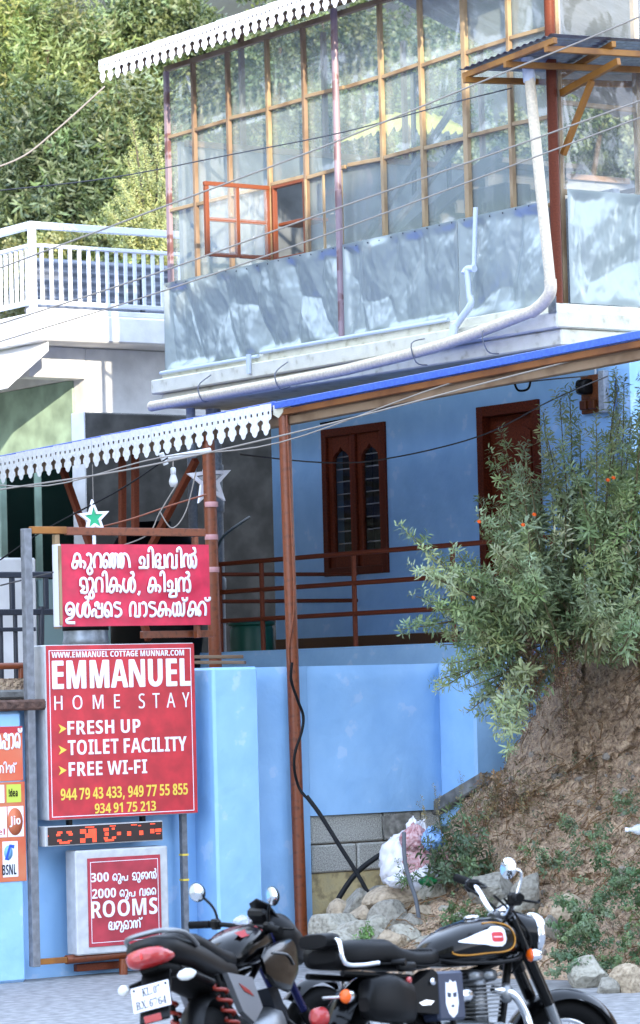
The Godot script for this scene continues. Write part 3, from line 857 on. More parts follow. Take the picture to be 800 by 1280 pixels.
func neighbour_house() -> void:
	var t := thing("white_house", "white plastered house with green side wall and railed balcony behind the awning", "house", Vector3(-12.182, 2.09, -3.631))
	var w: Material = mats["white_paint"]
	bx(t, "front_wall", w, Vector3(-10.208, 2.09, -6.322), Vector3(-9.939, 5.767, -1.384), 0.01)
	bx(t, "side_wall", mats["green_paint"], Vector3(-15.77, 2.09, -1.658), Vector3(-10.208, 5.436, -1.371), 0.01)
	bx(t, "beam", w, Vector3(-15.77, 5.44, -1.658), Vector3(-10.208, 5.767, -1.353), 0.01)
	bx(t, "bracket_beam", w, Vector3(-10.208, 5.427, -1.38), Vector3(-9.93, 5.767, -0.671), 0.01)
	bx(t, "balcony_slab", w, Vector3(-15.77, 5.772, -6.322), Vector3(-9.419, 6.063, -0.42), 0.02)
	bx(t, "balcony_upstand", w, Vector3(-9.58, 6.065, -6.322), Vector3(-9.446, 6.126, -0.447), 0.01)
	# sloping sunshade slab on the side
	var ch := P(t, "sunshade", plate([[Vector2(0.0, 0.0), Vector2(0.0, 0.1), Vector2(0.52, -0.3), Vector2(0.52, -0.42)]], -3.2, 3.2), w, Vector3(-12.65, 5.66, -0.64), Basis(Vector3.UP, -PI * 0.5))
	# railing
	var r: Material = mats["rail_white"]
	var x := -9.473
	var z0 := -0.474
	var xs := -15.77
	var zs := -6.322
	var post := func(px: float, pz: float): bx(t, "railing_post", r, Vector3(px - 0.035, 6.063, pz - 0.035), Vector3(px + 0.035, 7.041, pz + 0.035))
	post.call(x, z0)
	for k in 2:
		bx(t, "railing_rail", r, Vector3(x - 0.03, [6.162, 6.781][k], zs), Vector3(x + 0.03, [6.207, 6.817][k], z0 - 0.036))
		bx(t, "railing_rail", r, Vector3(xs, [6.162, 6.781][k], z0 - 0.03), Vector3(x - 0.036, [6.207, 6.817][k], z0 + 0.03))
	bx(t, "handrail", r, Vector3(x - 0.04, 6.978, zs), Vector3(x + 0.04, 7.05, z0 - 0.036))
	bx(t, "handrail", r, Vector3(xs, 6.978, z0 - 0.04), Vector3(x + 0.036, 7.052, z0 + 0.04))
	var k := 0
	while k < 34:
		var d := 0.117 * (k + 1)
		bx(t, "baluster", r, Vector3(x - 0.015, 6.207, z0 - d - 0.017), Vector3(x + 0.015, 6.781, z0 - d + 0.017), 0.002)
		bx(t, "baluster", r, Vector3(x - d - 0.017, 6.207, z0 - 0.015), Vector3(x - d + 0.017, 6.781, z0 + 0.015), 0.002)
		k += 1
	P(t, "corrugated_screen", grid(4, 160, func(u: float, v: float): return Vector3(-10.388 + 0.018 * sin(v * 0.77 / 0.1 * TAU), 6.037 + 0.77 * v, -0.895 - 5.0 * u)), mats["screen_metal"])
	for z in [-2.375, -2.914]:
		bx(t, "screen_post", mats["dark_steel"], Vector3(-10.298, 6.063, z), Vector3(-10.262, 6.664, z + 0.05))
	# grey boundary wall between the two houses
	var g := thing("boundary_wall", "raw grey concrete wall between the two houses with a white end", "wall", Vector3(-8.1, 2.1, -1.8))
	bx(g, "wall", mats["darkened_concrete"], Vector3(-8.25, 2.1, -6.0), Vector3(-8.0, 4.87, -0.22), 0.015)
	bx(g, "white_end", w, Vector3(-8.252, 2.1, -0.219), Vector3(-7.998, 4.872, -0.2), 0.004)  # end face in plain white, lighter than the rest of the wall
	var gd := thing("glass_door", "tall dark green glass door in a pale frame beside the grey wall", "door", Vector3(-9.0, 2.1, 0.0))
	bx(gd, "pane", mt("dark_green_glass", Color(0.05, 0.13, 0.11), 0.1), Vector3(-9.04, 2.1, -0.75), Vector3(-9.02, 4.4, 0.2), 0.0)
	for z in [-0.76, -0.22, 0.2]:
		bx(gd, "frame", mats["green_paint"], Vector3(-9.05, 2.1, z - 0.04), Vector3(-9.0, 4.45, z + 0.04))
	bx(gd, "frame", mats["green_paint"], Vector3(-9.05, 4.4, -0.72), Vector3(-9.005, 4.48, 0.16))

func terrace_things() -> void:
	# veranda railing
	var r := thing("veranda_railing", "brown three-rail pipe railing along the edge of the veranda", "railing", Vector3(-1.3, 2.31, 1.2))
	for y in [3.09, 2.84, 2.585]:
		rod(r, "rail", mats["maroon"], [Vector3(-3.35, y, 1.2), Vector3(1.4, y, 1.2)], 0.021, 10)
	for x in [-3.33, -2.66, -1.27, 0.1, 1.38]:
		rod(r, "rail_post", mats["maroon"], [Vector3(x, 2.31, 1.2), Vector3(x, 3.07, 1.2)], 0.021, 10)
	for y in [3.0, 2.76]:
		rod(r, "rail", mats["maroon"], [Vector3(-3.35, y, 1.2), Vector3(-3.35, y, -0.3)], 0.018, 8)
	# white wall and dark gate at the far left
	var w := thing("white_parapet", "low white parapet wall behind the dark grey gate", "wall", Vector3(-3.0, 2.1, 5.0))
	bx(w, "wall", mats["white_paint"], Vector3(-3.2, 2.0, 3.25), Vector3(-3.0, 3.13, 9.0), 0.015)
	bx(w, "cabinet", mt("pale_green", Color(0.45, 0.55, 0.55), 0.4), Vector3(-3.4, 2.0, 2.5), Vector3(-3.05, 2.95, 3.2), 0.01)
	var g := thing("dark_gate", "dark blue-grey barred gate above the shop wall", "gate", Vector3(0.3, 2.02, 6.0))
	for y in [2.85, 2.58]:
		bx(g, "gate_rail", mats["dark_steel"], Vector3(0.28, y - 0.022, 4.75), Vector3(0.32, y + 0.022, 7.0))
	for z in [4.78, 5.06, 5.34, 5.62, 5.9, 6.2, 6.6, 6.97]:
		bx(g, "gate_bar", mats["dark_steel"], Vector3(0.285, 2.6, z - 0.018), Vector3(0.315, 2.83, z + 0.018))
	for z in [5.2, 5.32, 5.44, 5.56, 5.68, 5.8, 5.92, 6.04]:
		bx(g, "gate_bar", mats["dark_steel"], Vector3(0.285, 2.02, z - 0.013), Vector3(0.315, 2.56, z + 0.013))
	bx(g, "gate_rail", mats["dark_steel"], Vector3(0.322, 2.44, 5.17), Vector3(0.34, 2.47, 7.0))
	rod(g, "gate_post", mats["dark_steel"], [Vector3(0.3, 2.02, 5.12), Vector3(0.3, 2.62, 5.1)], 0.024, 8)
	var br := thing("low_pipe_rail", "single brown pipe rail over the shop ledge", "rail", Vector3(0.6, 2.02, 6.0))
	rod(br, "pipe", mats["rust_pipe"], [Vector3(0.6, 2.19, 5.38), Vector3(0.6, 2.19, 7.5)], 0.024, 10)
	rod(br, "leg", mats["rust_pipe"], [Vector3(0.6, 2.19, 5.45), Vector3(0.6, 2.02, 5.45)], 0.02, 8)
	rod(br, "leg", mats["rust_pipe"], [Vector3(0.6, 2.19, 7.4), Vector3(0.6, 2.02, 7.4)], 0.02, 8)
	# barrel with lid
	var b := thing("green_barrel", "green plastic water barrel with lid standing behind the veranda railing", "barrel", Vector3(-4.05, 2.1, 0.4))
	P(b, "drum", lathe([[0.0, 0.0], [0.17, 0.0], [0.19, 0.03], [0.2, 0.2], [0.2, 0.42], [0.185, 0.46]], 28), mats["barrel_green"], Vector3(-4.05, 2.1, 0.4))
	P(b, "lid", lathe([[0.195, 0.455], [0.215, 0.46], [0.215, 0.49], [0.1, 0.52], [0.0, 0.525]], 28), mats["barrel_green"], Vector3(-4.05, 2.1, 0.4))
	# dark water tank and clutter in the dim bay
	var tk := thing("water_tank", "black ribbed water tank in the dim bay behind the pink sign", "tank", Vector3(-3.85, 2.1, 1.55))
	var prof := [[0.0, 0.0], [0.38, 0.0]]
	for k in 12:
		prof.append([0.4 + 0.015 * (k % 2), 0.05 + k * 0.095])
	prof.append([0.34, 1.25])
	prof.append([0.16, 1.33])
	prof.append([0.16, 1.39])
	prof.append([0.0, 1.4])
	P(tk, "tank_body", lathe(prof, 36), mats["tank_black"], Vector3(-3.85, 2.1, 1.55))
	var tk2 := thing("steel_drum", "steel cylinder standing under the pink sign", "drum", Vector3(-0.6, 2.1, 4.2))
	P(tk2, "drum_body", lathe([[0.0, 0.0], [0.17, 0.0], [0.18, 0.02], [0.17, 0.05], [0.17, 0.25], [0.18, 0.27], [0.17, 0.3], [0.17, 0.5], [0.18, 0.52], [0.16, 0.54], [0.0, 0.54]], 24), mats["galv"], Vector3(-0.6, 2.1, 4.2))
	P(tk2, "strap", lathe([[0.175, 0.36], [0.178, 0.36], [0.178, 0.4], [0.175, 0.4]], 24), mats["black_rubber"], Vector3(-0.6, 2.1, 4.2))
	# grey waste pipes in the bay
	for q in [[-5.6, 0.02, 0.045, "slim grey waste pipe running down beside the veranda corner"], [-5.6, -0.24, 0.075, "thick grey waste pipe with branch collar beside the veranda corner"]]:
		var pp := thing("waste_pipe", q[3], "pipe", Vector3(q[0], 2.1, q[1]))
		rod(pp, "pipe", mats["pvc_grey"], [Vector3(q[0], 2.1, q[1]), Vector3(q[0], 4.7, q[1])], q[2], 16)
		if q[2] > 0.05:
			rod(pp, "branch", mats["pvc_grey"], [Vector3(q[0], 3.9, q[1]), Vector3(q[0] + 0.05, 3.9, q[1] + 0.17)], 0.05, 12)
			for y in [3.75, 4.1, 3.0]:
				P(pp, "collar", lathe([[q[2], -0.06], [q[2] + 0.012, -0.05], [q[2] + 0.012, 0.05], [q[2], 0.06]], 18), mats["pvc_grey"], Vector3(q[0], y, q[1]))
	var hs2 := thing("garden_hose", "dark green hose looped over the railing in the dim bay", "hose", Vector3(-4.4, 2.6, 0.6))
	rod(hs2, "hose_line", mt("hose_green", Color(0.02, 0.16, 0.12), 0.5), [Vector3(-3.35, 2.7, 1.6), Vector3(-3.5, 3.05, 1.22), Vector3(-3.9, 3.35, 0.8), Vector3(-4.4, 3.5, 0.3), Vector3(-4.8, 3.6, -0.1)], 0.014, 8, 6)

# ---------- hand-drawn script letters: strokes in units of the letter height ----------
const GL := {
	"ka": [1.0, [[.62, .05, .61, .5, .55, .85, .38, .97, .22, .85, .13, .5, .04, .25, .08, .06, .25, .03, .37, .2, .42, .45], [.1, .42, .5, .46, .8, .45, .93, .3, .9, .08, .8, .03]]],
	"u": [.42, [[.0, .85, .1, .96, .28, .88, .33, .5, .2, .12, .05, -.1, .08, -.33, .22, -.38, .36, -.22, .3, .0, .2, .12]]],
	"ra": [.6, [[.06, .02, .03, .55, .14, .9, .32, .97, .5, .85, .54, .4, .5, .02]]],
	"nnja": [2.0, [[.12, .42, .24, .52, .32, .3, .2, .05, .06, .15, .03, .55, .12, .88, .3, .97, .46, .8, .5, .4, .48, .02], [.5, .5, .58, .88, .74, .96, .88, .7, .88, .3, .78, .04, .68, .2, .7, .6, .8, .9, .98, .95, 1.1, .75, 1.12, .3, 1.1, .02], [1.12, .5, 1.2, .88, 1.36, .96, 1.48, .7, 1.46, .3, 1.36, .04, 1.27, .2, 1.3, .6, 1.45, .92, 1.66, .95, 1.82, .75, 1.9, .4, 1.92, .05]]],
	"cha": [.8, [[.03, .04, .72, .04], [.26, .3, .14, .42, .14, .62, .28, .75, .44, .64, .46, .35, .36, .06], [.72, .96, .72, .04]]],
	"chacha": [.85, [[.03, .1, .72, .1], [.26, .36, .14, .46, .14, .64, .28, .76, .44, .66, .46, .4, .4, .12], [.45, .12, .22, -.28, .76, -.28], [.76, .96, .76, -.28]]],
	"i": [.3, [[-.06, 1.1, -.06, 1.28, .08, 1.4, .2, 1.26, .23, .9, .23, .02]]],
	"la": [.8, [[.1, .03, .03, .5, .1, .84, .27, .95, .41, .8, .36, .58, .2, .5, .36, .42, .34, .2, .22, .04, .72, .04], [.72, .96, .72, .04]]],
	"va": [.8, [[.05, .02, .03, .55, .14, .9, .3, .96, .42, .78, .42, .3, .4, .04, .72, .04], [.72, .96, .72, .04]]],
	"lchillu": [1.05, [[.06, .08, .02, .5, .1, .84, .25, .95, .36, .78, .36, .3, .47, .05, .6, .3, .58, .78, .46, .93], [.56, .75, .66, .93, .82, .93, .95, .6, .92, .2, .8, .04, .68, .2, .7, .55], [.72, 1.34, .86, 1.36, .9, 1.12, .78, .94]]],
	"ma": [.6, [[.05, .45, .05, .8, .2, .96, .4, .94, .52, .7, .52, .04, .04, .04], [.04, .04, .3, .3, .26, .42, .08, .42]]],
	"lachillu": [1.0, [[.13, .96, .03, .6, .08, .2, .25, .04, .4, .2, .42, .5], [.42, .3, .46, .7, .56, .9, .7, .95, .86, .8, .92, .4, .82, .08, .67, .05, .58, .25, .62, .6, .7, .94], [.6, 1.28, .76, 1.36, .83, 1.14, .72, .96]]],
	"nchillu": [1.0, [[.06, .02, .03, .55, .14, .9, .3, .95, .43, .78, .44, .04], [.44, .5, .53, .85, .68, .95, .86, .8, .93, .4, .86, .08, .72, .04, .63, .2], [.62, 1.28, .78, 1.36, .86, 1.14, .74, .96]]],
	"uu": [.72, [[.22, .42, .3, .55, .44, .5, .44, .28, .3, .18, .13, .3, .05, .6, .15, .87, .38, .95, .58, .75, .6, .3, .45, .0, .2, -.1, .06, -.2, .12, -.34, .35, -.36, .65, -.36]]],
	"ppa": [.82, [[.05, .03, .03, .3, .15, .5, .3, .4, .31, .04, .74, .04], [.74, .96, .74, .04], [.32, .72, .26, .88, .4, .98, .5, .85, .46, .62, .74, .6]]],
	"pa": [.82, [[.06, .03, .03, .32, .15, .55, .32, .42, .32, .04, .74, .04], [.74, .7, .74, .04]]],
	"tta": [.62, [[.52, .9, .2, .95, .08, .76, .28, .6, .5, .5, .54, .22, .32, .04, .08, .07]]],
	"e": [.6, [[.52, .02, .52, .6, .4, .9, .22, .94, .08, .7, .05, .3, .15, .05, .29, .06, .34, .25, .25, .42, .14, .4]]],
	"aa": [.42, [[.03, .84, .15, .95, .3, .84, .36, .5, .3, .15, .12, .02]]],
	"ya": [.95, [[.16, .95, .05, .6, .08, .2, .2, .04, .34, .25, .35, .7, .24, .93], [.35, .7, .48, .95, .6, .75, .6, .25, .46, .05, .36, .2], [.6, .2, .74, .04, .86, .3, .86, .96]]],
	"virama": [.05, [[-.24, 1.3, -.2, 1.12, -.06, 1.06, .08, 1.14, .08, 1.32]]],
	"kka": [1.5, [[.62, .05, .61, .5, .55, .85, .38, .97, .22, .85, .13, .5, .04, .25, .08, .06, .25, .03, .37, .2, .42, .45], [.1, .42, .5, .46, .78, .42, .93, .28, .88, .06, .76, .18, .8, .55, .95, .88, 1.14, .95, 1.3, .75, 1.34, .4, 1.3, .03]]],
	"ra2": [.62, [[.2, .45, .3, .35, .22, .12, .08, .2, .03, .55, .15, .87, .34, .95, .52, .72, .53, .3, .44, .04]]],
	"tha": [.95, [[.12, .42, .23, .5, .29, .25, .16, .05, .05, .25, .07, .7, .25, .95, .44, .8, .44, .4, .5, .8, .64, .95, .82, .8, .86, .4, .76, .05, .62, .12, .62, .38]]],
	"bhya": [1.0, [[.12, .3, .25, .35, .25, .1, .1, .06, .04, .35, .06, .75, .25, .95, .45, .85, .45, .5, .3, .45], [.45, .6, .6, .95, .76, .7, .74, .2, .6, -.2, .72, -.35, .95, -.25, .98, .2, .92, .5]]],
	"na": [1.0, [[.06, .02, .03, .55, .16, .92, .32, .8, .32, .25, .43, .05, .54, .3, .5, .8, .64, .95, .8, .85, .9, .5, .86, .02]]],
	"sa": [1.0, [[.05, .45, .1, .85, .28, .95, .38, .6, .34, .1, .5, .05, .6, .4, .58, .85, .75, .95, .9, .6, .85, .03]]],
	"comma": [.3, [[.18, .1, .18, -.02, .08, -.18]]],
	"sp": [.42, []],
}

func script_line(parent: Node, letters: Array, at: Vector3, right: Vector3, w: float, h: float, thick: float, m: Material) -> void:
	# letters fill the width w, letter height h, from the point at (left end of the base line) along right
	var total := 0.0
	for l in letters:
		total += GL[l][0] + 0.06
	var sx := w / total
	var st := SurfaceTool.new()
	st.begin(Mesh.PRIMITIVE_TRIANGLES)
	st.set_smooth_group(0)
	var x := 0.0
	for l in letters:
		for s in GL[l][1]:
			var pts := PackedVector3Array()
			for i in range(0, s.size(), 2):
				pts.append(Vector3((x + s[i]) * sx, s[i + 1] * h, rng.randf_range(0.0, 0.0006)))
			tube_into(st, pts, [thick], 6, 4 if pts.size() > 2 else 0, 0.12)
		x += GL[l][0] + 0.06
	st.generate_normals()
	var z := right.cross(Vector3.UP).normalized()
	P(parent, "lettering", st.commit(), m, at, Basis(right, Vector3.UP, z))

func latin(parent: Node, s: String, left: Vector3, right: Vector3, w: float, h: float, m: Material, bold := true, sp := 0, serif := false) -> void:
	# s drawn so that its ink fills w by h from the lower left point
	var t := TextMesh.new()
	var f := SystemFont.new()
	f.font_names = PackedStringArray(["Droid Serif" if serif else "Droid Sans"])
	f.font_weight = 700 if bold else 400
	var ff: Font = f
	if sp != 0:
		var fv := FontVariation.new()
		fv.base_font = f
		fv.spacing_glyph = sp
		ff = fv
	t.font = ff
	t.font_size = 48
	t.pixel_size = 0.01
	t.depth = 0.03
	t.curve_step = 1.5
	t.text = s
	var am := t.get_mesh_arrays() if false else t.surface_get_arrays(0)
	var v: PackedVector3Array = am[Mesh.ARRAY_VERTEX]
	var lo := Vector3.INF
	var hi := -Vector3.INF
	for q in v:
		lo = lo.min(q)
		hi = hi.max(q)
	var z := right.cross(Vector3.UP).normalized()
	var k := Vector3(w / (hi.x - lo.x), h / (hi.y - lo.y), 0.08)
	var b := Basis(right * k.x, Vector3.UP * k.y, z * k.z)
	P(parent, "lettering", t, m, left - b * lo, b)

func signs() -> void:
	var R := Vector3(0, 0, -1)     # reading direction of street-facing signs
	var wl: Material = mats["letter_white"]
	var X := 1.17
	# ---- steel frame that carries the boards
	var f := thing("sign_frame", "grey steel and brown timber frame that carries the roadside signboards", "sign frame", Vector3(1.05, 0, 5.0))
	bx(f, "upright", mats["grey_steel"], Vector3(1.08, 0.1, 5.645), Vector3(1.14, 3.14, 5.705), 0.004)
	bx(f, "upright", mats["grey_steel"], Vector3(1.0, 0.0, 4.36), Vector3(1.045, 2.3, 4.405), 0.004)
	for y in [0.2, 0.62, 0.8]:
		bx(f, "yellow_tie", mats["letter_yellow"], Vector3(0.997, y, 4.357), Vector3(1.048, y + 0.014, 4.408), 0.0)
	bar(f, "cross_bar", mt("ochre", Color(0.6, 0.38, 0.12), 0.6, 0.0, texs["pineg"], 0.9), Vector3(1.11, 3.13, 5.64), Vector3(1.11, 3.13, 5.36), 0.05, 0.05)
	bar(f, "cross_bar", mats["rust_pipe"], Vector3(1.11, 3.125, 5.36), Vector3(1.11, 3.12, 4.2), 0.045, 0.055)
	bar(f, "cross_bar", mats["ochre"], Vector3(1.1, 0.13, 5.64), Vector3(1.1, 0.13, 5.4), 0.04, 0.04)
	rod(f, "cross_pipe", mats["rust_pipe"], [Vector3(1.1, 0.13, 5.42), Vector3(1.1, 0.15, 4.4)], 0.032, 10)
	rod(f, "stub_post", mats["rust_pipe"], [Vector3(1.14, 0.11, 4.98), Vector3(1.14, 0.0, 4.98)], 0.03, 10)
	bar(f, "cross_bar", mats["maroon"], Vector3(1.02, 0.06, 5.3), Vector3(1.02, 0.06, 4.4), 0.05, 0.05)
	bar(f, "cross_bar", mats["rust_pipe"], Vector3(1.03, 2.39, 4.7), Vector3(1.03, 2.39, 4.1), 0.05, 0.05)
	bar(f, "hanger", mats["rust_pipe"], Vector3(1.11, 3.09, 4.28), Vector3(1.11, 2.36, 4.28), 0.05, 0.03)
	bar(f, "hanger", mats["pine"], Vector3(1.1, 3.1, 5.43), Vector3(1.1, 2.44, 5.43), 0.05, 0.035)
	for q in [[78, 585, 115, 690], [153, 570, 153, 690], [169, 565, 169, 660], [245, 575, 180, 700], [180, 780, 186, 800]]:
		bar(f, "brace", mats["maroon"], onz(q[0], q[1], 3.2), onz(q[2], q[3], 3.2), 0.05, 0.05)
	# ---- pink cloth sign in local script
	var s1 := thing("pink_sign", "bright pink printed cloth sign with three lines of white script", "sign", Vector3(X, 2.45, 4.82))
	P(s1, "cloth", grid(40, 24, func(u: float, v: float):
		var e := minf(minf(u, 1.0 - u), minf(v, 1.0 - v))
		return Vector3(X + 0.009 * smoothstep(0.0, 0.15, e) * nz.get_noise_2d(u * 6.0, v * 3.0) - 0.002, 2.452 + 0.578 * v, 5.43 - 1.23 * u)), mats["sign_pink"])
	bx(s1, "side", mats["letter_white"], Vector3(X - 0.09, 2.452, 5.434), Vector3(X - 0.002, 3.03, 5.452), 0.002)
	bx(s1, "backing", mats["sign_white"], Vector3(X - 0.09, 2.455, 4.21), Vector3(X - 0.02, 3.027, 5.43), 0.002)
	bar(s1, "batten", mats["pine"], Vector3(X + 0.003, 3.02, 5.445), Vector3(X + 0.003, 2.46, 5.445), 0.02, 0.02)
	var p := func(px: float, py: float) -> Vector3: return onx(px, py, X + 0.0075)
	var ln := func(a: Array, x0: float, y0: float, x1: float, h: float, th: float, node: Node):
		var l: Vector3 = p.call(x0, y0)
		var r: Vector3 = p.call(x1, y0)
		script_line(node, a, l, R, absf(l.z - r.z), h, th, wl)
	ln.call(["ka", "u", "ra", "nnja", "sp", "cha", "i", "la", "va", "i", "lchillu"], 90, 710.5, 248, 0.105, 0.0115, s1)
	ln.call(["ma", "u", "ra", "i", "ka", "lachillu", "comma", "sp", "ka", "i", "chacha", "nchillu"], 100, 741, 240, 0.105, 0.0115, s1)
	ln.call(["uu", "lachillu", "ppa", "e", "tta", "sp", "va", "aa", "tta", "ka", "ya", "virama", "kka", "virama"], 82, 772, 263, 0.105, 0.0115, s1)
	# ---- big red home stay board
	var s2 := thing("red_home_stay_sign", "large red light-box sign advertising a home stay with facilities and phone numbers", "sign", Vector3(X, 1.1, 4.95))
	bx(s2, "light_box", mats["sign_white"], Vector3(X - 0.19, 1.105, 4.345), Vector3(X - 0.004, 2.325, 5.575), 0.008)
	bx(s2, "face", mats["sign_red"], Vector3(X - 0.003, 1.11, 4.35), Vector3(X + 0.004, 2.32, 5.57), 0.001)
	var e := X + 0.0055
	for q in [[1.126, 1.131, 4.385, 5.545], [2.283, 2.288, 4.385, 5.545]]:
		bx(s2, "border_line", wl, Vector3(X + 0.004, q[0], q[2]), Vector3(e, q[1], q[3]), 0.0)
	for z in [4.38, 5.545]:
		bx(s2, "border_line", wl, Vector3(X + 0.004, 1.126, z), Vector3(e, 2.288, z + 0.005), 0.0)
	var tx := func(s: String, x0: float, y0: float, x1: float, y1: float, m: Material, node: Node, xx: float, bold := true, sp := 0, serif := false):
		# ink box in pixels: left-bottom to right-top
		var l := onx(x0, y0, xx)
		var r := onx(x1, y0, xx)
		var u := onx(x0, y1, xx)
		latin(node, s, l, R, absf(l.z - r.z), u.y - l.y, m, bold, sp, serif)
	tx.call("WWW.EMMANUEL COTTAGE MUNNAR.COM", 64.5, 822.5, 230, 815, wl, s2, e, true)
	tx.call("EMMANUEL", 66, 861.5, 238, 826, wl, s2, e, true)
	tx.call("EMMANUEL", 66.8, 861, 238.7, 826.4, wl, s2, e + 0.0012, true)
	tx.call("EMMANUEL", 65.3, 861, 237.4, 826.4, wl, s2, e + 0.0006, true)
	tx.call("H O M E", 68, 887.5, 150, 870, wl, s2, e, false, 6)
	tx.call("S T A Y", 173.5, 885.5, 237, 867, wl, s2, e, false, 6)
	tx.call("FRESH UP", 84.5, 918.5, 175.5, 901.5, wl, s2, e, true)
	tx.call("TOILET FACILITY", 85, 944, 233.5, 925.5, wl, s2, e, true)
	tx.call("FREE WI-FI", 86, 970.5, 184, 953, wl, s2, e, true)
	tx.call("944 79 43 433, 949 77 55 855", 76, 1003, 235, 986, mats["letter_yellow"], s2, e, true)
	tx.call("934 91 75 213", 118.5, 1017, 195, 1004.5, mats["letter_yellow"], s2, e, true)
	for y in [911.0, 937.5, 963.0]:
		var c := onx(78, y, e)
		P(s2, "arrow_mark", plate([[Vector2(-0.03, 0.032), Vector2(0.035, 0.0), Vector2(-0.03, -0.032), Vector2(-0.012, 0.0)]], 0.0, 0.001), mats["letter_yellow"], c, Basis(Vector3.UP, PI * 0.5))
	# ---- LED strip
	var s3 := thing("led_display", "narrow black dot-matrix display with glowing red characters under the big red sign", "display", Vector3(X, 0.92, 5.12))
	bx(s3, "case", mats["sign_white"], Vector3(X - 0.1, 0.925, 4.642), Vector3(X - 0.004, 1.065, 5.605), 0.004)
	led_face(s3, X)
	for z in [5.38, 4.78]:
		bx(s3, "hanger", mats["black_plastic"], Vector3(X - 0.05, 1.066, z), Vector3(X - 0.01, 1.104, z + 0.03), 0.0)
	# ---- rooms box
	var s4 := thing("rooms_sign", "white box sign with a red rooms and prices panel above the ground", "sign", Vector3(X, 0.155, 4.98))
	bx(s4, "box_body", mats["sign_white"], Vector3(X - 0.15, 0.157, 4.605), Vector3(X - 0.004, 0.885, 5.365), 0.01)
	bx(s4, "panel", mats["sign_crimson"], Vector3(X - 0.003, 0.21, 4.675), Vector3(X + 0.004, 0.828, 5.272), 0.001)
	for q in [[0.236, 0.24, 4.7, 5.248], [0.798, 0.802, 4.7, 5.248]]:
		bx(s4, "border_line", wl, Vector3(X + 0.004, q[0], q[2]), Vector3(e, q[1], q[3]), 0.0)
	for z in [4.696, 5.248]:
		bx(s4, "border_line", wl, Vector3(X + 0.004, 0.236, z), Vector3(e, 0.802, z + 0.004), 0.0)
	tx.call("300", 113.5, 1103, 136, 1091.5, wl, s4, e, true)
	tx.call("2000", 115, 1123.5, 145, 1111.5, wl, s4, e, true)
	tx.call("ROOMS", 114, 1148, 197, 1127, wl, s4, e, true)
	ln.call(["ra2", "u", "pa", "sp", "ma", "u", "tha", "lchillu"], 141, 1101.5, 197, 0.05, 0.0058, s4)
	ln.call(["ra2", "u", "pa", "sp", "va", "e", "ra2"], 150, 1121.5, 196, 0.05, 0.0058, s4)
	ln.call(["la", "bhya", "ma", "aa", "na", "virama"], 136, 1162.5, 178, 0.056, 0.0062, s4)
	# ---- phone posters on the shop wall
	posters(tx, R)
	# ---- bulb on its arm, paper stars
	var bl := thing("bulb_holder", "white lamp bulb hanging from a white tube bracket under the awning", "lamp", Vector3(1.0, 3.5, 4.35))
	rod(bl, "arm", mats["sign_white"], [Vector3(0.98, 3.66, 4.45), Vector3(0.98, 3.73, 4.05)], 0.02, 10)
	rod(bl, "arm", mats["sign_white"], [Vector3(0.98, 3.62, 4.43), Vector3(0.98, 3.7, 4.47)], 0.02, 10)
	rod(bl, "wire", mats["wire_pale"], [Vector3(0.98, 3.66, 4.37), Vector3(0.98, 3.56, 4.37)], 0.006, 6)
	P(bl, "bulb", lathe([[0.0, -0.095], [0.02, -0.092], [0.032, -0.07], [0.033, -0.05], [0.022, -0.015], [0.018, 0.0], [0.02, 0.002], [0.02, 0.04], [0.012, 0.05], [0.0, 0.05]], 16), mats["sign_white"], Vector3(0.98, 3.55, 4.37))
	star("paper_star", "white paper star with a green centre hanging above the pink sign", Vector3(0.9, 3.23, 5.0), 0.135, true)
	star("paper_star", "plain white paper star hanging behind the brown awning post", Vector3(-0.2, 3.6, 3.3), 0.21, false)

func star(n: String, label: String, c: Vector3, r: float, green: bool) -> void:
	var t := thing(n, label, "star decoration", c)
	var outer := []
	var pts := func(k: float) -> Array:
		var a := []
		for i in 10:
			var q := PI * 0.5 + i * PI / 5.0 + 0.08
			a.append(Vector2(cos(q), sin(q)) * r * k * (1.0 if i % 2 == 0 else 0.42))
		return a
	var o: Array = pts.call(1.0)
	var inn: Array = pts.call(0.62)
	var polys := []
	for i in 10:
		var j := (i + 1) % 10
		polys.append([o[i], o[j], inn[j], inn[i]])
	var b := Basis(Vector3.UP, PI * 0.5)
	P(t, "star_rim", plate(polys, -0.012, 0.012), mats["letter_white"], c, b)
	if green:
		P(t, "star_centre", plate([pts.call(0.56)], -0.004, 0.004), mt("star_green", Color(0.12, 0.65, 0.45), 0.5), c, b)
	else:
		P(t, "star_centre", plate([pts.call(0.5)], -0.004, 0.004), mats["sign_white"], c, b)
	rod(t, "string", mats["wire_pale"], [c + Vector3(0, r, 0), c + Vector3(0, r + 0.25, 0)], 0.003, 4)
	if green:
		bx(t, "tail", mats["letter_white"], c + Vector3(-0.004, -0.25, -0.012), c + Vector3(0.004, -0.06, 0.012), 0.0)

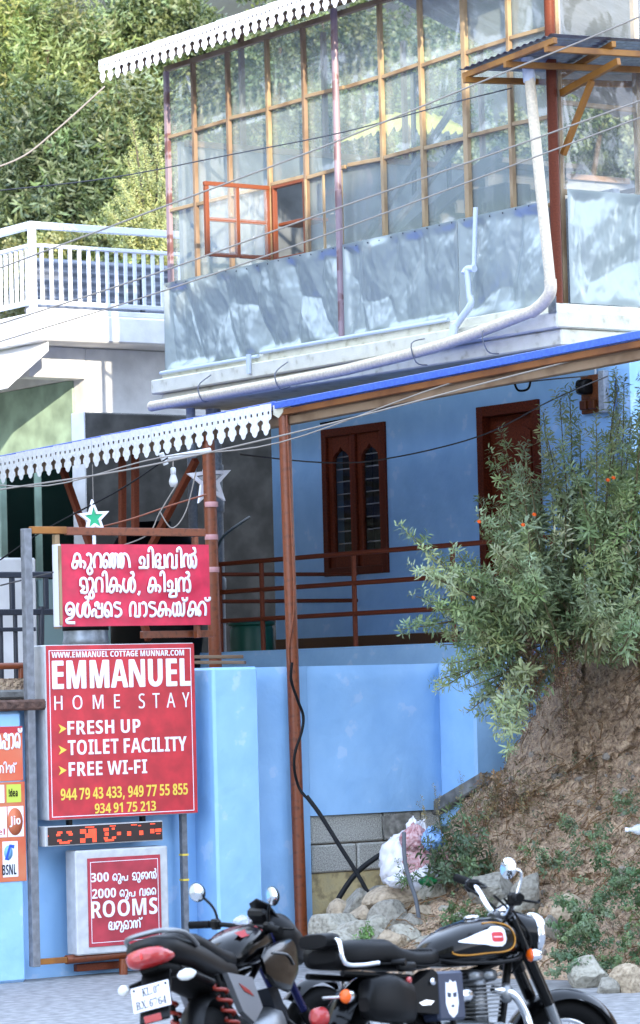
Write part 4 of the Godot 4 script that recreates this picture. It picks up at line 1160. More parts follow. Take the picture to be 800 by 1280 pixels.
func led_face(s3: Node, X: float) -> void:
	var W := 112
	var H := 16
	var k := 8
	var im := Image.create(W * k, H * k, false, Image.FORMAT_RGB8)
	im.fill(Color(0.035, 0.012, 0.012))
	var on := {}
	var blk := func(x0: int, y0: int, x1: int, y1: int):
		for y in range(y0, y1 + 1):
			for x in range(x0, x1 + 1):
				on[Vector2i(x, y)] = true
	for q in [[9, 4, 13, 5], [8, 6, 11, 7], [18, 4, 22, 5], [20, 6, 23, 7], [9, 11, 12, 12], [11, 13, 20, 14], [19, 12, 22, 12], [36, 1, 44, 1], [31, 3, 36, 6], [39, 3, 46, 6], [36, 7, 46, 10], [31, 11, 35, 14], [43, 11, 46, 14], [60, 1, 65, 1], [54, 3, 58, 5], [62, 3, 64, 4], [55, 7, 58, 9], [67, 7, 70, 9], [54, 11, 57, 12], [55, 13, 63, 14], [62, 11, 65, 12], [81, 1, 86, 1], [88, 2, 90, 2], [77, 7, 80, 10], [89, 7, 92, 10], [100, 1, 104, 1], [100, 6, 103, 9], [105, 6, 110, 8], [106, 10, 109, 10], [0, 7, 0, 7]]:
		blk.call(q[0], q[1], q[2], q[3])
	for y in H:
		for x in W:
			var c := Color(0.09, 0.03, 0.03)
			if on.has(Vector2i(x, y)):
				c = Color(1.0, 0.3, 0.16)
			im.fill_rect(Rect2i(x * k + 1, y * k + 1, k - 2, k - 2), c)
	var tx := ImageTexture.create_from_image(im)
	var m := StandardMaterial3D.new()
	m.resource_name = "led_face"
	m.albedo_texture = tx
	m.roughness = 0.4
	m.emission_enabled = true
	m.emission = Color.WHITE
	m.emission_operator = BaseMaterial3D.EMISSION_OP_MULTIPLY
	m.emission_texture = tx
	m.emission_energy_multiplier = 0.5
	mats["led"] = m
	var st := SurfaceTool.new()
	st.begin(Mesh.PRIMITIVE_TRIANGLES)
	var vs := [Vector3(X, 0.932, 5.585), Vector3(X, 1.058, 5.585), Vector3(X, 1.058, 4.65), Vector3(X, 0.932, 4.65)]
	var us := [Vector2(0, 1), Vector2(0, 0), Vector2(1, 0), Vector2(1, 1)]
	for i in [0, 1, 2, 0, 2, 3]:
		st.set_uv(us[i])
		st.add_vertex(vs[i])
	st.generate_normals()
	P(s3, "screen", st.commit(), m)

func posters(tx: Callable, R: Vector3) -> void:
	var X := 1.103
	var y := func(py: float) -> float: return onx(15, py, X).y
	var z := func(px: float) -> float: return onx(px, 1000, X).z
	var a := thing("store_poster", "small red and orange poster with white script on the shop wall", "poster", Vector3(X, 1.4, 6.2))
	bx(a, "sheet", mt("poster_orange", Color(0.82, 0.45, 0.33), 0.6, 0.0, ntex("post", 0.01, 0, 0, 3, FastNoiseLite.TYPE_SIMPLEX_SMOOTH, 256, [[0.0, Color(1.0, 0.7, 0.65)], [0.5, Color(1, 0.9, 0.85)], [1.0, Color(1, 1, 1)]]), 1.2), Vector3(X - 0.002, y.call(976.0), z.call(29.0)), Vector3(X + 0.006, y.call(908.0), 6.9), 0.001)
	bx(a, "top_band", mats["sign_red"], Vector3(X + 0.006, y.call(916.0), z.call(29.0)), Vector3(X + 0.0075, y.call(908.0), 6.9), 0.0)
	var l := onx(-30, 938, X + 0.009)
	script_line(a, ["sa", "e", "sa", "ppa", "aa", "ra2", "virama"], l, R, l.z - onx(27, 938, X).z, 0.11, 0.009, mats["letter_white"])
	l = onx(-30, 968, X + 0.009)
	script_line(a, ["na", "ka", "aa", "na", "i", "sa", "virama"], l, R, l.z - onx(20, 968, X).z, 0.055, 0.005, mats["letter_white"])
	var b := thing("phone_poster", "tall orange poster with mobile network logos on the shop wall", "poster", Vector3(X, 1.0, 6.2))
	var og := mt("poster_orange2", Color(0.78, 0.47, 0.33), 0.6, 0.0, texs["post"], 1.2)
	bx(b, "sheet", og, Vector3(X - 0.003, y.call(1102.0), z.call(31.0)), Vector3(X + 0.004, y.call(977.5), 6.9), 0.001)
	var tile := func(n: String, m: Material, x0: float, y0: float, x1: float, y1: float): bx(b, n, m, Vector3(X + 0.004, y.call(y1), z.call(x1)), Vector3(X + 0.0055, y.call(y0), z.call(x0)), 0.0)
	tile.call("logo_tile", mt("tile_lime", Color(0.75, 0.8, 0.3), 0.6), 8.0, 980.5, 26.0, 1003.0)
	tx.call("!dea", 11, 996, 22, 986, mats["black_plastic"], b, X + 0.006, true)
	tile.call("logo_tile", mats["letter_white"], -14.0, 980.5, 5.0, 1003.0)
	tile.call("logo_tile", mats["letter_white"], 9.0, 1008.0, 28.5, 1046.0)
	var c := onx(18.8, 1027, X + 0.006)
	P(b, "logo_disc", lathe([[0.0, 0.0], [0.085, 0.0], [0.085, 0.0012], [0.0, 0.0013]], 28), og, c, Basis(Vector3(0, 0, 1), -PI * 0.5) * Basis().scaled(Vector3(1.12, 1, 0.72)))
	tx.call("Jio", 12, 1034, 25.5, 1020, mats["letter_white"], b, X + 0.0078, true)
	tile.call("logo_tile", mats["letter_white"], -10.0, 1008.0, 7.5, 1046.0)
	tx.call("el", -4, 1044, 6, 1036, mats["sign_red"], b, X + 0.006, false)
	tile.call("logo_tile", mats["letter_white"], 1.5, 1051.5, 20.5, 1096.0)
	tx.call("BSNL", 3, 1094, 20.5, 1081, mt("navy", Color(0.07, 0.1, 0.16), 0.5), b, X + 0.006, true)
	c = onx(10.5, 1066, X + 0.0056)
	P(b, "logo_globe", lathe([[0.0, 0.0], [0.045, 0.0], [0.045, 0.001], [0.0, 0.0011]], 24), mt("globe", Color(0.45, 0.65, 0.8), 0.5), c, Basis(Vector3(0, 0, 1), -PI * 0.5) * Basis().scaled(Vector3(1.1, 1, 0.75)))
	P(b, "logo_arrow", plate([[Vector2(-0.004, 0.0), Vector2(0.02, 0.07), Vector2(0.045, 0.06), Vector2(0.05, 0.085), Vector2(0.01, 0.09), Vector2(-0.02, 0.005), Vector2(-0.03, -0.012), Vector2(0.006, -0.02)]], 0.0, 0.001), mt("logo_blue", Color(0.1, 0.3, 0.7), 0.5), onx(10.5, 1072, X + 0.0072), Basis(Vector3.UP, PI * 0.5))

func plan(X: float, D: float, h: float) -> Vector3:   # X metres to the right of the view line, D metres along it
	return Vector3(EYE.x, 0, EYE.z) + Vector3(0.569, 0, -0.822) * X + Vector3(-0.822, 0, -0.569) * D + Vector3(0, h, 0)

func pw(t: float, pts: Array) -> float:
	for i in pts.size() - 1:
		if t <= pts[i + 1][0]:
			return lerpf(pts[i][1], pts[i + 1][1], clampf((t - pts[i][0]) / (pts[i + 1][0] - pts[i][0]), 0.0, 1.0))
	return pts[pts.size() - 1][1]

func bank_at(s: float, t: float) -> Vector3:
	var h := pw(t, [[0.0, -0.02], [0.8, 2.3], [0.9, 2.5], [1.0, 2.55]])
	var back := pw(t, [[0.0, 0.0], [0.8, 0.0], [0.9, 0.5], [1.0, 4.0]])
	var xl := pw(h, [[0.0, -0.1], [0.25, 0.15], [0.5, 0.6], [0.9, 0.92], [1.1, 1.08], [1.36, 1.4], [1.6, 1.5], [2.0, 1.72], [2.3, 1.9], [2.6, 2.0]])
	var low := clampf(1.0 - h / 2.3, 0.0, 1.0)
	var k := pow(low, 2.6) * 2.1
	var p0 := Vector2(xl + 0.5, 27.5)
	var p1 := Vector2(xl, 25.0 - 0.45 * k)
	var p2 := Vector2(xl + 0.45, 24.1 - 0.7 * k)
	var p3 := Vector2(4.0, 22.6 - k)
	var p4 := Vector2(10.0, 19.0 - k)
	var q: Vector2
	if s < 0.12:
		q = p0.lerp(p1, s / 0.12)
	elif s < 0.3:
		var a := (s - 0.12) / 0.18
		q = p1.lerp(p2, a) + Vector2(-0.12, -0.1) * sin(a * PI)
	elif s < 0.8:
		q = p2.lerp(p3, (s - 0.3) / 0.5)
	else:
		q = p3.lerp(p4, (s - 0.8) / 0.2)
	q.y += back
	var w := Vector3(q.x, h * 1.2, q.y)
	var d := 0.3 * nz.get_noise_3dv(w * 0.9) + 0.2 * nz.get_noise_3dv(w * 2.3 + Vector3(9, 0, 0)) + 0.12 * (absf(nz.get_noise_3dv(w * 4.5)) - 0.2) + 0.07 * absf(nz.get_noise_3dv(w * 10.0)) + 0.025 * nz.get_noise_3dv(w * 19.0)
	var amp := smoothstep(0.0, 0.3, h) * smoothstep(0.05, 0.16, s)
	q.y -= d * amp
	q.x += 0.5 * d * amp * (1.0 - smoothstep(0.2, 0.45, s))
	return plan(q.x, q.y, h + 0.06 * nz.get_noise_3dv(w * 5.0 + Vector3(0, 40, 0)) * smoothstep(0.0, 0.1, h))

func bank() -> void:
	S("soil_bank", grid(460, 280, func(u: float, v: float): return bank_at(pow(u, 1.25), v)), mats["soil"])

func stone_mesh(sz: Vector3, sd: int, cuts := 10, rough := 0.03, nr := 30) -> Mesh:
	var r := RandomNumberGenerator.new()
	r.seed = sd
	var pl := []
	for i in cuts:
		var n := Vector3(r.randf_range(-1, 1), r.randf_range(-1, 1), r.randf_range(-1, 1)).normalized()
		pl.append([n, r.randf_range(0.6, 0.92)])
	var st := SurfaceTool.new()
	st.begin(Mesh.PRIMITIVE_TRIANGLES)
	st.set_smooth_group(-1)
	var rings := []
	for j in nr - 1:
		var ring := PackedVector3Array()
		for i in int(nr * 1.5):
			var th := PI * (j + 1) / nr
			var ph := -TAU * i / int(nr * 1.5)
			var d := Vector3(sin(th) * cos(ph), -cos(th), sin(th) * sin(ph))
			var m := 1.08
			for q in pl:
				var c: float = d.dot(q[0])
				if c > 0.05:
					m = minf(m, q[1] / c)
			m *= 1.0 + rough * nz.get_noise_3dv(d * 2.5 + Vector3(sd, 0, 0)) + rough * 0.5 * nz.get_noise_3dv(d * 6.0 + Vector3(sd, 5, 0))
			ring.append(d * m * sz)
		rings.append(ring)
	loft_into(st, rings, true)
	st.generate_normals()
	return st.commit()

func rocks() -> void:
	var L := [
		[418, 1160, 42, 34, 23.3, 0, "large pale boulder at the foot of the stained plaster"], [491, 1153, 42, 34, 23.35, 1, "big angular grey rock in the middle of the rubble pile"],
		[506, 1126, 70, 28, 23.7, 2, "long flat slab rock lying across the top of the rubble"], [543, 1126, 30, 36, 23.6, 0, "upright tilted slab leaning beside the long flat rock"],
		[449, 1136, 44, 30, 23.75, 1, "dark grey rock against the stained plaster behind the hoses"], [453, 1148, 26, 20, 23.5, 2, "small buff stone wedged between the boulders"],
		[450, 1165, 42, 26, 23.15, 0, "rounded grey rock beside the pale boulder"], [486, 1179, 30, 22, 22.95, 2, "small buff rock low in the pile behind the saddle"],
		[517, 1162, 24, 26, 23.2, 1, "small grey rock under the upright tilted slab"], [540, 1178, 28, 18, 22.9, 0, "flat grey stone behind the motorcycle tank"],
		[548, 1166, 30, 15, 23.1, 1, "thin grey stone above the flat one behind the tank"], [596, 1104, 13, 14, 23.2, 0, "small white stone lying on the bank"],
		[616, 1113, 40, 30, 23.1, 1, "grey slab half buried in the bank beneath the mirror"], [660, 1118, 28, 36, 22.9, 1, "tall grey stone half buried in the bank beside the handlebar"],
		[709, 1138, 30, 26, 22.3, 2, "buff stone half buried in the weeds on the bank"], [738, 1219, 36, 30, 21.4, 0, "pale rounded rock at the foot of the weedy bank"],
		[788, 1226, 34, 26, 21.0, 2, "brown rock at the foot of the weedy bank"], [760, 1240, 26, 22, 21.0, 1, "grey stone beside the pale rounded rock"],
		[575, 1150, 18, 16, 23.0, 0, "small grey stone among the weeds left of the handlebar"], [460, 1188, 30, 18, 22.8, 1, "low grey stone behind the saddle"], [590, 1190, 26, 20, 22.6, 0, "grey stone glimpsed under the motorcycle handlebar"],
		[560, 1192, 24, 18, 22.6, 2, "buff stone behind the motorcycle engine"], [405, 1180, 26, 18, 23.1, 1, "small grey stone at the base of the brown post"],
		[432, 1140, 30, 24, 23.8, 2, "buff rock propped against the stained plaster"], [474, 1122, 30, 20, 23.9, 1, "dark rock under the arching hose"], [470, 1160, 24, 22, 23.3, 0, "pale chunk between the two biggest boulders"], [505, 1172, 30, 20, 23.0, 0, "pale chunk beside the low buff rock"],
		[528, 1148, 26, 22, 23.35, 2, "buff chunk under the foot of the tilted slab"], [430, 1180, 34, 22, 22.9, 0, "pale chunk low beside the saddle"], [562, 1140, 24, 18, 23.3, 0, "pale stone at the edge of the weeds"], [580, 1172, 26, 20, 22.8, 2, "buff stone below the low weeds"], [640, 1140, 26, 22, 22.8, 0, "pale stone behind the fork"], [690, 1160, 24, 20, 22.4, 1, "grey stone beside the headlight"]]
	var i := 0
	for q in L:
		var c := pd(q[0], q[1], q[4])
		var k: float = q[4] / F
		var o := P(self, "rock", stone_mesh(Vector3(q[2] * 0.74 * k, q[3] * 0.78 * k, (q[2] + q[3]) * 0.34 * k), 100 + i * 7), mats["rock%d" % q[5]], c, Basis(Vector3.UP, deg_to_rad(55.3)) * Basis(Vector3(0, 0, 1), rng.randf_range(-0.25, 0.25)))
		meta(o, q[6], "rock", "rocks on the bank")
		i += 1
	# gravel and crumbs of soil along the foot
	var xf := []
	var cols := []
	for k2 in 700:
		var s := rng.randf_range(0.16, 0.85)
		var t := pow(rng.randf(), 2.2) * 0.5 + 0.004
		var p := bank_at(s, t)
		var sz := 0.006 + 0.03 * pow(rng.randf(), 3.0)
		xf.append(Transform3D(Basis.from_euler(Vector3(rng.randf() * 6, rng.randf() * 6, rng.randf() * 6)).scaled(Vector3.ONE * sz), p))
		var g := rng.randf_range(0.12, 0.3)
		cols.append(Color(g, g * 0.88, g * 0.74))
	var gm := mt("gravel_mat", Color.WHITE, 0.95)
	gm.vertex_color_use_as_albedo = true
	var gr := scatter(self, "gravel", stone_mesh(Vector3(1, 0.8, 0.9), 5, 8, 0.03, 7), gm, xf, cols)
	meta(gr, "loose grey and brown gravel strewn over the soil bank", "gravel")
	gr.set_meta("kind", "stuff")
	# rubbish
	var bag := thing("rubbish_bag", "knotted white plastic rubbish bag slumped against the concrete blocks", "bag", pd(515, 1105, 23.75))
	var tb := Basis(Vector3.UP, deg_to_rad(55.3))
	P(bag, "sack", bag_mesh(Vector3(0.2, 0.25, 0.13), 3), mats["bag_white"], pd(512, 1072, 23.8), tb * Basis(Vector3(0, 0, 1), -0.35))
	P(bag, "fold", bag_mesh(Vector3(0.17, 0.2, 0.1), 4), mats["bag_pink"], pd(528, 1076, 23.72), tb)
	P(bag, "fold", bag_mesh(Vector3(0.13, 0.1, 0.07), 6), mats["bag_white"], pd(532, 1100, 23.62), tb)
	P(bag, "fold", bag_mesh(Vector3(0.1, 0.1, 0.07), 7), mats["bag_pink"], pd(518, 1048, 23.66), tb)
	P(bag, "knot", bag_mesh(Vector3(0.045, 0.06, 0.04), 5), mats["bag_white"], pd(516, 1032, 23.7), tb)
	var b2 := P(self, "blue_bag", bag_mesh(Vector3(0.11, 0.09, 0.08), 8), mats["bag_blue"], pd(541, 1049, 23.6))
	meta(b2, "pale blue crumpled plastic bag on top of the white rubbish bag", "bag")
	var b3 := P(self, "white_wrapper", bag_mesh(Vector3(0.12, 0.05, 0.08), 9), mats["bag_white"], pd(498, 1101, 23.5))
	meta(b3, "flattened white wrapper on the rocks below the rubbish bag", "wrapper")
	var b4 := P(self, "green_wrapper", bag_mesh(Vector3(0.08, 0.035, 0.06), 10), mats["green_plastic"], pd(535, 1101, 23.4))
	meta(b4, "shiny green plastic wrapper beside the rubbish bag", "wrapper")
	var bt := thing("plastic_bottle", "clear plastic bottle lying on the soil at the edge of the bank", "bottle", pd(805, 1035, 21.9))
	var bb := Basis(Vector3.UP, deg_to_rad(60)) * Basis(Vector3(0, 0, 1), PI * 0.5)
	P(bt, "bottle_body", lathe([[0.0, 0.0], [0.035, 0.0], [0.036, 0.03], [0.034, 0.05], [0.036, 0.08], [0.036, 0.16], [0.014, 0.2], [0.013, 0.22], [0.0, 0.22]], 16), glass("bottle", Color(0.85, 0.88, 0.9), 0.45, 0.1), pd(826, 1036, 21.95), bb)
	P(bt, "cap", lathe([[0.0, 0.22], [0.015, 0.22], [0.015, 0.24], [0.0, 0.24]], 12), mats["letter_white"], pd(826, 1036, 21.95), bb)

func bag_mesh(sz: Vector3, sd: int) -> Mesh:
	# a soft sack, gathered into pleats towards its top
	var rings := []
	for j in range(1, 34):
		var ring := PackedVector3Array()
		for i in 64:
			var th := PI * j / 34.0
			var ph := -TAU * i / 64.0
			var d := Vector3(sin(th) * cos(ph), -cos(th), sin(th) * sin(ph))
			var w := d * 2.2 + Vector3(sd * 3.0, 0, 0)
			var up := smoothstep(-0.2, 1.0, d.y)
			var pl := 0.1 * up * sin(ph * 9.0 + 3.0 * nz.get_noise_3dv(w)) + 0.06 * absf(sin(ph * 5.0 + 6.0 * nz.get_noise_3dv(w * 0.7)))
			var m := 1.0 - 0.3 * absf(nz.get_noise_3dv(w * Vector3(1.0, 0.45, 1.0))) + pl + 0.22 * nz.get_noise_3dv(w * 0.5)
			var q := d * m
			var k := lerpf(1.0, 0.5, up * up)
			ring.append(Vector3(q.x * k, q.y, q.z * k) * sz)
		rings.append(ring)
	return loft(rings)

func wires_and_pipes() -> void:
	# overhead wires, drawn as sagging lines a few metres in front of the house
	var W := [
		[[[-60, 358], [0, 335], [200, 260], [400, 185], [600, 103], [750, 42], [860, -6]], 19.0, "wire_pale", 0.0055, "pale overhead wire climbing steeply past the eave of the tin hood"],
		[[[-60, 424], [0, 405], [200, 340], [400, 268], [600, 198], [800, 126], [870, 100]], 19.5, "wire_pale", 0.0055, "pale overhead wire crossing the open casement"],
		[[[-60, 446], [0, 427], [200, 365], [400, 296], [600, 222], [800, 147], [870, 120]], 19.8, "wire_pale", 0.005, "pale overhead wire just above the crumpled sheets"],
		[[[-60, 243], [0, 238], [140, 222], [290, 193], [430, 165], [560, 130], [640, 110]], 27.0, "wire_dark", 0.0055, "thin dark overhead wire strung across the trees and film"],
		[[[-60, 225], [20, 200], [70, 163], [131, 108]], 31.5, "wire_pale", 0.009, "grey cable hanging from the end of the lace eave"],
		[[[-60, 625], [0, 612], [160, 587], [350, 545], [500, 507], [640, 470], [860, 415]], 21.5, "wire_pale", 0.006, "pale wire slung just below the awning lace"],
		[[[-60, 600], [60, 607], [200, 572], [350, 553], [560, 480], [720, 440], [860, 410]], 22.5, "wire_pale", 0.005, "thin pale wire tangled along the awning gutter"],
		[[[300, 568], [400, 578], [480, 574], [600, 545], [690, 500], [760, 470]], 26.6, "wire_dark", 0.006, "dark wire sagging in front of the veranda window"],
		[[[400, 520], [500, 505], [640, 480], [735, 470]], 26.5, "wire_dark", 0.006, "dark wire running to the meter board"],
		[[[400, 530], [470, 514], [545, 479], [640, 478], [650, 470], [662, 474], [660, 486], [648, 488], [643, 479]], 25.0, "cable", 0.009, "black cable ending in a small coil under the awning"],
		[[[0, 700], [60, 660], [150, 612], [210, 572]], 23.4, "cable", 0.006, "black wire slanting up behind the pink sign"],
		[[[0, 732], [40, 722], [76, 713]], 23.0, "wire_dark", 0.006, "dark wire leading to the edge of the pink sign"],
		[[[100, 665], [160, 650], [210, 633], [258, 618]], 23.6, "rust_pipe", 0.007, "brown rod slanting behind the paper star"],
		[[[150, 683], [185, 668], [200, 640], [222, 604]], 23.5, "wire_pale", 0.005, "pale flex drooping from the bulb bracket"],
		[[[200, 640], [215, 660], [232, 640], [245, 590]], 23.5, "wire_pale", 0.005, "pale flex looping beside the bulb"]]
	for q in W:
		var pts := []
		for a in q[0]:
			pts.append(pd(a[0], a[1], q[1]))
		var o := rod(self, "wire", mats[q[2]], pts, q[3], 5, 6)
		meta(o, q[4], "wire", "wires strung round the house")
	# the cream drainpipe, and the thin blue-white one
	var p := thing("drainpipe", "cream plastic drainpipe running down the corner and along the slab edge", "pipe", Vector3(0.2, 4.85, 0.32))
	rod(p, "downpipe", mats["pvc"], [Vector3(0.13, 7.0, 0.3), Vector3(0.23, 6.2, 0.31), Vector3(0.34, 5.35, 0.32), Vector3(0.355, 5.22, 0.32)], 0.045, 14, 3)
	rod(p, "elbow", mats["pvc"], [Vector3(0.355, 5.24, 0.32), Vector3(0.35, 5.14, 0.32), Vector3(0.25, 5.06, 0.32), Vector3(0.1, 5.0, 0.32)], 0.052, 14, 4)
	rod(p, "long_run", mats["pvc"], [Vector3(0.12, 5.01, 0.32), Vector3(-1.08, 4.86, 0.32), Vector3(-2.3, 4.79, 0.32), Vector3(-3.0, 4.77, 0.31), Vector3(-5.9, 4.735, 0.28)], 0.05, 14, 4)
	rod(p, "socket", mats["pvc_blue"], [Vector3(0.115, 7.1, 0.3), Vector3(0.135, 6.9, 0.3)], 0.052, 14)
	for x in [-4.9, -3.6, -1.5, -0.5]:
		rod(p, "hook", mats["grey_steel"], [Vector3(x, 4.95, 0.23), Vector3(x + 0.01, 4.84 if x < -2 else 4.9, 0.38), Vector3(x + 0.02, 4.7 if x < -2 else 4.74, 0.34), Vector3(x + 0.03, 4.72, 0.23)], 0.006, 6, 4)
	var t := thing("thin_pipe", "thin pale blue plastic pipe with elbows fixed over the crumpled sheets", "pipe", Vector3(-0.85, 4.9, 0.2))
	rod(t, "riser", mats["pvc_blue"], [Vector3(-0.82, 6.0, 0.16), Vector3(-0.84, 5.47, 0.18)], 0.02, 10)
	rod(t, "riser", mats["pvc_blue"], [Vector3(-0.86, 5.46, 0.24), Vector3(-0.83, 5.2, 0.24)], 0.024, 10)
	rod(t, "joint", mats["pvc_blue"], [Vector3(-0.78, 5.47, 0.22), Vector3(-0.88, 5.48, 0.22), Vector3(-0.9, 5.44, 0.24)], 0.03, 10, 3)
	rod(t, "joint", mats["pvc_blue"], [Vector3(-0.83, 5.24, 0.24), Vector3(-0.82, 5.17, 0.24), Vector3(-0.94, 5.06, 0.26), Vector3(-1.0, 4.99, 0.28)], 0.03, 10, 4)
	rod(t, "joint", mats["pvc_blue"], [Vector3(-1.0, 5.01, 0.28), Vector3(-1.02, 4.87, 0.3)], 0.038, 12)
	var b := thing("pipe_stub", "short pale pipe bracket on the slab under the crumpled sheets", "pipe", Vector3(-4.23, 4.95, 0.24))
	rod(b, "stub", mats["pvc_blue"], [Vector3(-4.23, 5.08, 0.24), Vector3(-4.23, 4.9, 0.24)], 0.025, 10)
	# black hoses by the block wall, and the cable round the post
	var H := [
		[[[383, 995], [400, 1018], [425, 1058], [450, 1098], [466, 1130], [471, 1150], [465, 1165], [458, 1172]], 23.75, 0.016, "black pipe slanting down from the brown post to the rocks", 1.0],
		[[[413, 1145], [425, 1120], [445, 1092], [470, 1072], [495, 1058], [506, 1048]], 23.9, 0.02, "black hose arching from the rocks to the rubbish bag", 1.0],
		[[[505, 1040], [506, 1075], [512, 1100], [520, 1125], [525, 1160], [526, 1190]], 23.2, 0.015, "grey hose hanging down over the rocks from the rubbish bag", 0.0]]
	for q in H:
		var pts := []
		for a in q[0]:
			pts.append(pd(a[0], a[1], q[1]))
		var o := rod(self, "hose", mats["hose"] if q[4] > 0.5 else mt("hose_grey", Color(0.33, 0.35, 0.38), 0.55), pts, q[2], 9, 6)
		meta(o, q[3], "hose", "hoses on the rubble")
	var cb := []
	for a in [[365, 828, 23.75], [364, 850, 23.75], [372, 875, 23.8], [379, 895, 23.85], [377, 915, 23.8], [369, 940, 23.75], [368, 962, 23.75], [374, 985, 23.8], [384, 998, 23.75]]:
		cb.append(pd(a[0], a[1], a[2]))
	meta(rod(self, "post_cable", mats["cable"], cb, 0.011, 8, 6), "black cable twisted round the brown awning post", "cable")

func torus(R: float, r: float, n := 40, sides := 10, flat := 1.0) -> Mesh:   # round the z axis
	var st := SurfaceTool.new()
	st.begin(Mesh.PRIMITIVE_TRIANGLES)
	st.set_smooth_group(0)
	var rings := []
	for i in n + 1:
		var a := TAU * i / n
		var ring := PackedVector3Array()
		for k in sides:
			var b := -TAU * k / sides
			var q := R + r * cos(b)
			ring.append(Vector3(cos(a) * q, sin(a) * q, r * flat * sin(b)))
		rings.append(ring)
	loft_into(st, rings, false)
	st.generate_normals()
	return st.commit()

func wheel(parent: Node, c: Vector3, R: float, tw: float, spokes: int) -> MeshInstance3D:
	var w := P(parent, "wheel", torus(R - tw, tw, 48, 12, 0.95), mats["black_rubber"], c)
	P(w, "rim", torus(R - tw * 1.9, 0.018, 48, 8, 1.5), mats["alloy"], c)
	P(w, "hub", lathe([[0.0, -0.06], [0.06, -0.06], [0.07, -0.03], [0.05, 0.0], [0.07, 0.03], [0.06, 0.06], [0.0, 0.06]], 20), mats["alloy"], c, Basis(Vector3.RIGHT, PI * 0.5))
	for k in spokes:
		var a := TAU * k / spokes
		var r0 := 0.06
		var r1 := R - tw * 1.9
		var s := 0.035 if k % 2 == 0 else -0.035
		if spokes > 8:
			rod(w, "spoke", mats["chrome"], [c + Vector3(cos(a) * r0, sin(a) * r0, s), c + Vector3(cos(a + 0.3) * r1, sin(a + 0.3) * r1, 0)], 0.003, 4)
		else:
			bar(w, "spoke", mats["black_plastic"], c + Vector3(cos(a) * r0, sin(a) * r0, 0), c + Vector3(cos(a) * r1, sin(a) * r1, 0), 0.025, 0.035)
	return w

func fender(parent: Node, c: Vector3, R: float, a0: float, a1: float, hw: float, m: Material) -> MeshInstance3D:
	return P(parent, "mudguard", grid(28, 8, func(u: float, v: float):
		var a := lerpf(a0, a1, u)
		var t: float = (v - 0.5) * 2.0
		var r := R - 0.035 * t * t
		return c + Vector3(cos(a) * r, sin(a) * r, t * hw)), m)

func mirror_part(parent: Node, base: Vector3, bend: Vector3, head: Vector3, face: Vector3, m: Material, r: float) -> void:
	var o := rod(parent, "mirror", m, [base, bend, head], 0.007, 8, 4)
	var z := face.normalized()
	var x := Vector3.UP.cross(z).normalized()
	var b := Basis(x, z.cross(x), z)
	P(o, "mirror_shell", lathe([[0.0, -0.02], [r * 0.7, -0.015], [r, 0.0], [r, 0.006], [0.0, 0.007]], 22), m, head, b * Basis(Vector3.RIGHT, PI * 0.5) * Basis().scaled(Vector3(1.25, 1, 1)))
	P(o, "mirror_glass", lathe([[0.0, 0.0075], [r * 0.93, 0.0075], [r * 0.93, 0.009], [0.0, 0.009]], 22), mats["mirror"], head, b * Basis(Vector3.RIGHT, PI * 0.5) * Basis().scaled(Vector3(1.25, 1, 1)))

func indicator(parent: Node, at: Vector3, dir: float, m: Material, lens: Material) -> void:
	var o := P(parent, "indicator", body([[-0.035, 0, 0.01, 0.01], [-0.028, 0, 0.022, 0.022], [0.0, 0, 0.03, 0.03], [0.02, 0, 0.031, 0.031]], 14), m, at, Basis(Vector3.UP, 0.0 if dir > 0 else PI))
	P(o, "lens", body([[0.021, 0, 0.031, 0.031], [0.032, 0, 0.026, 0.026], [0.038, 0, 0.012, 0.012]], 14), lens, at, Basis(Vector3.UP, 0.0 if dir > 0 else PI))

func place_bike(t: Node3D, X: float, D: float, heading: float, lean: float, pitch: float) -> void:
	var h := deg_to_rad(heading)
	var d := Vector3(0.569, 0, -0.822) * sin(h) + Vector3(-0.822, 0, -0.569) * cos(h)
	t.transform = Transform3D(Basis(Vector3.UP, atan2(-d.z, d.x)) * Basis(Vector3(0, 0, 1), deg_to_rad(pitch)) * Basis(Vector3.RIGHT, deg_to_rad(-lean)), plan(X, D, 0.0))

func bikes() -> void:
	classic_bike()
	sport_bike()

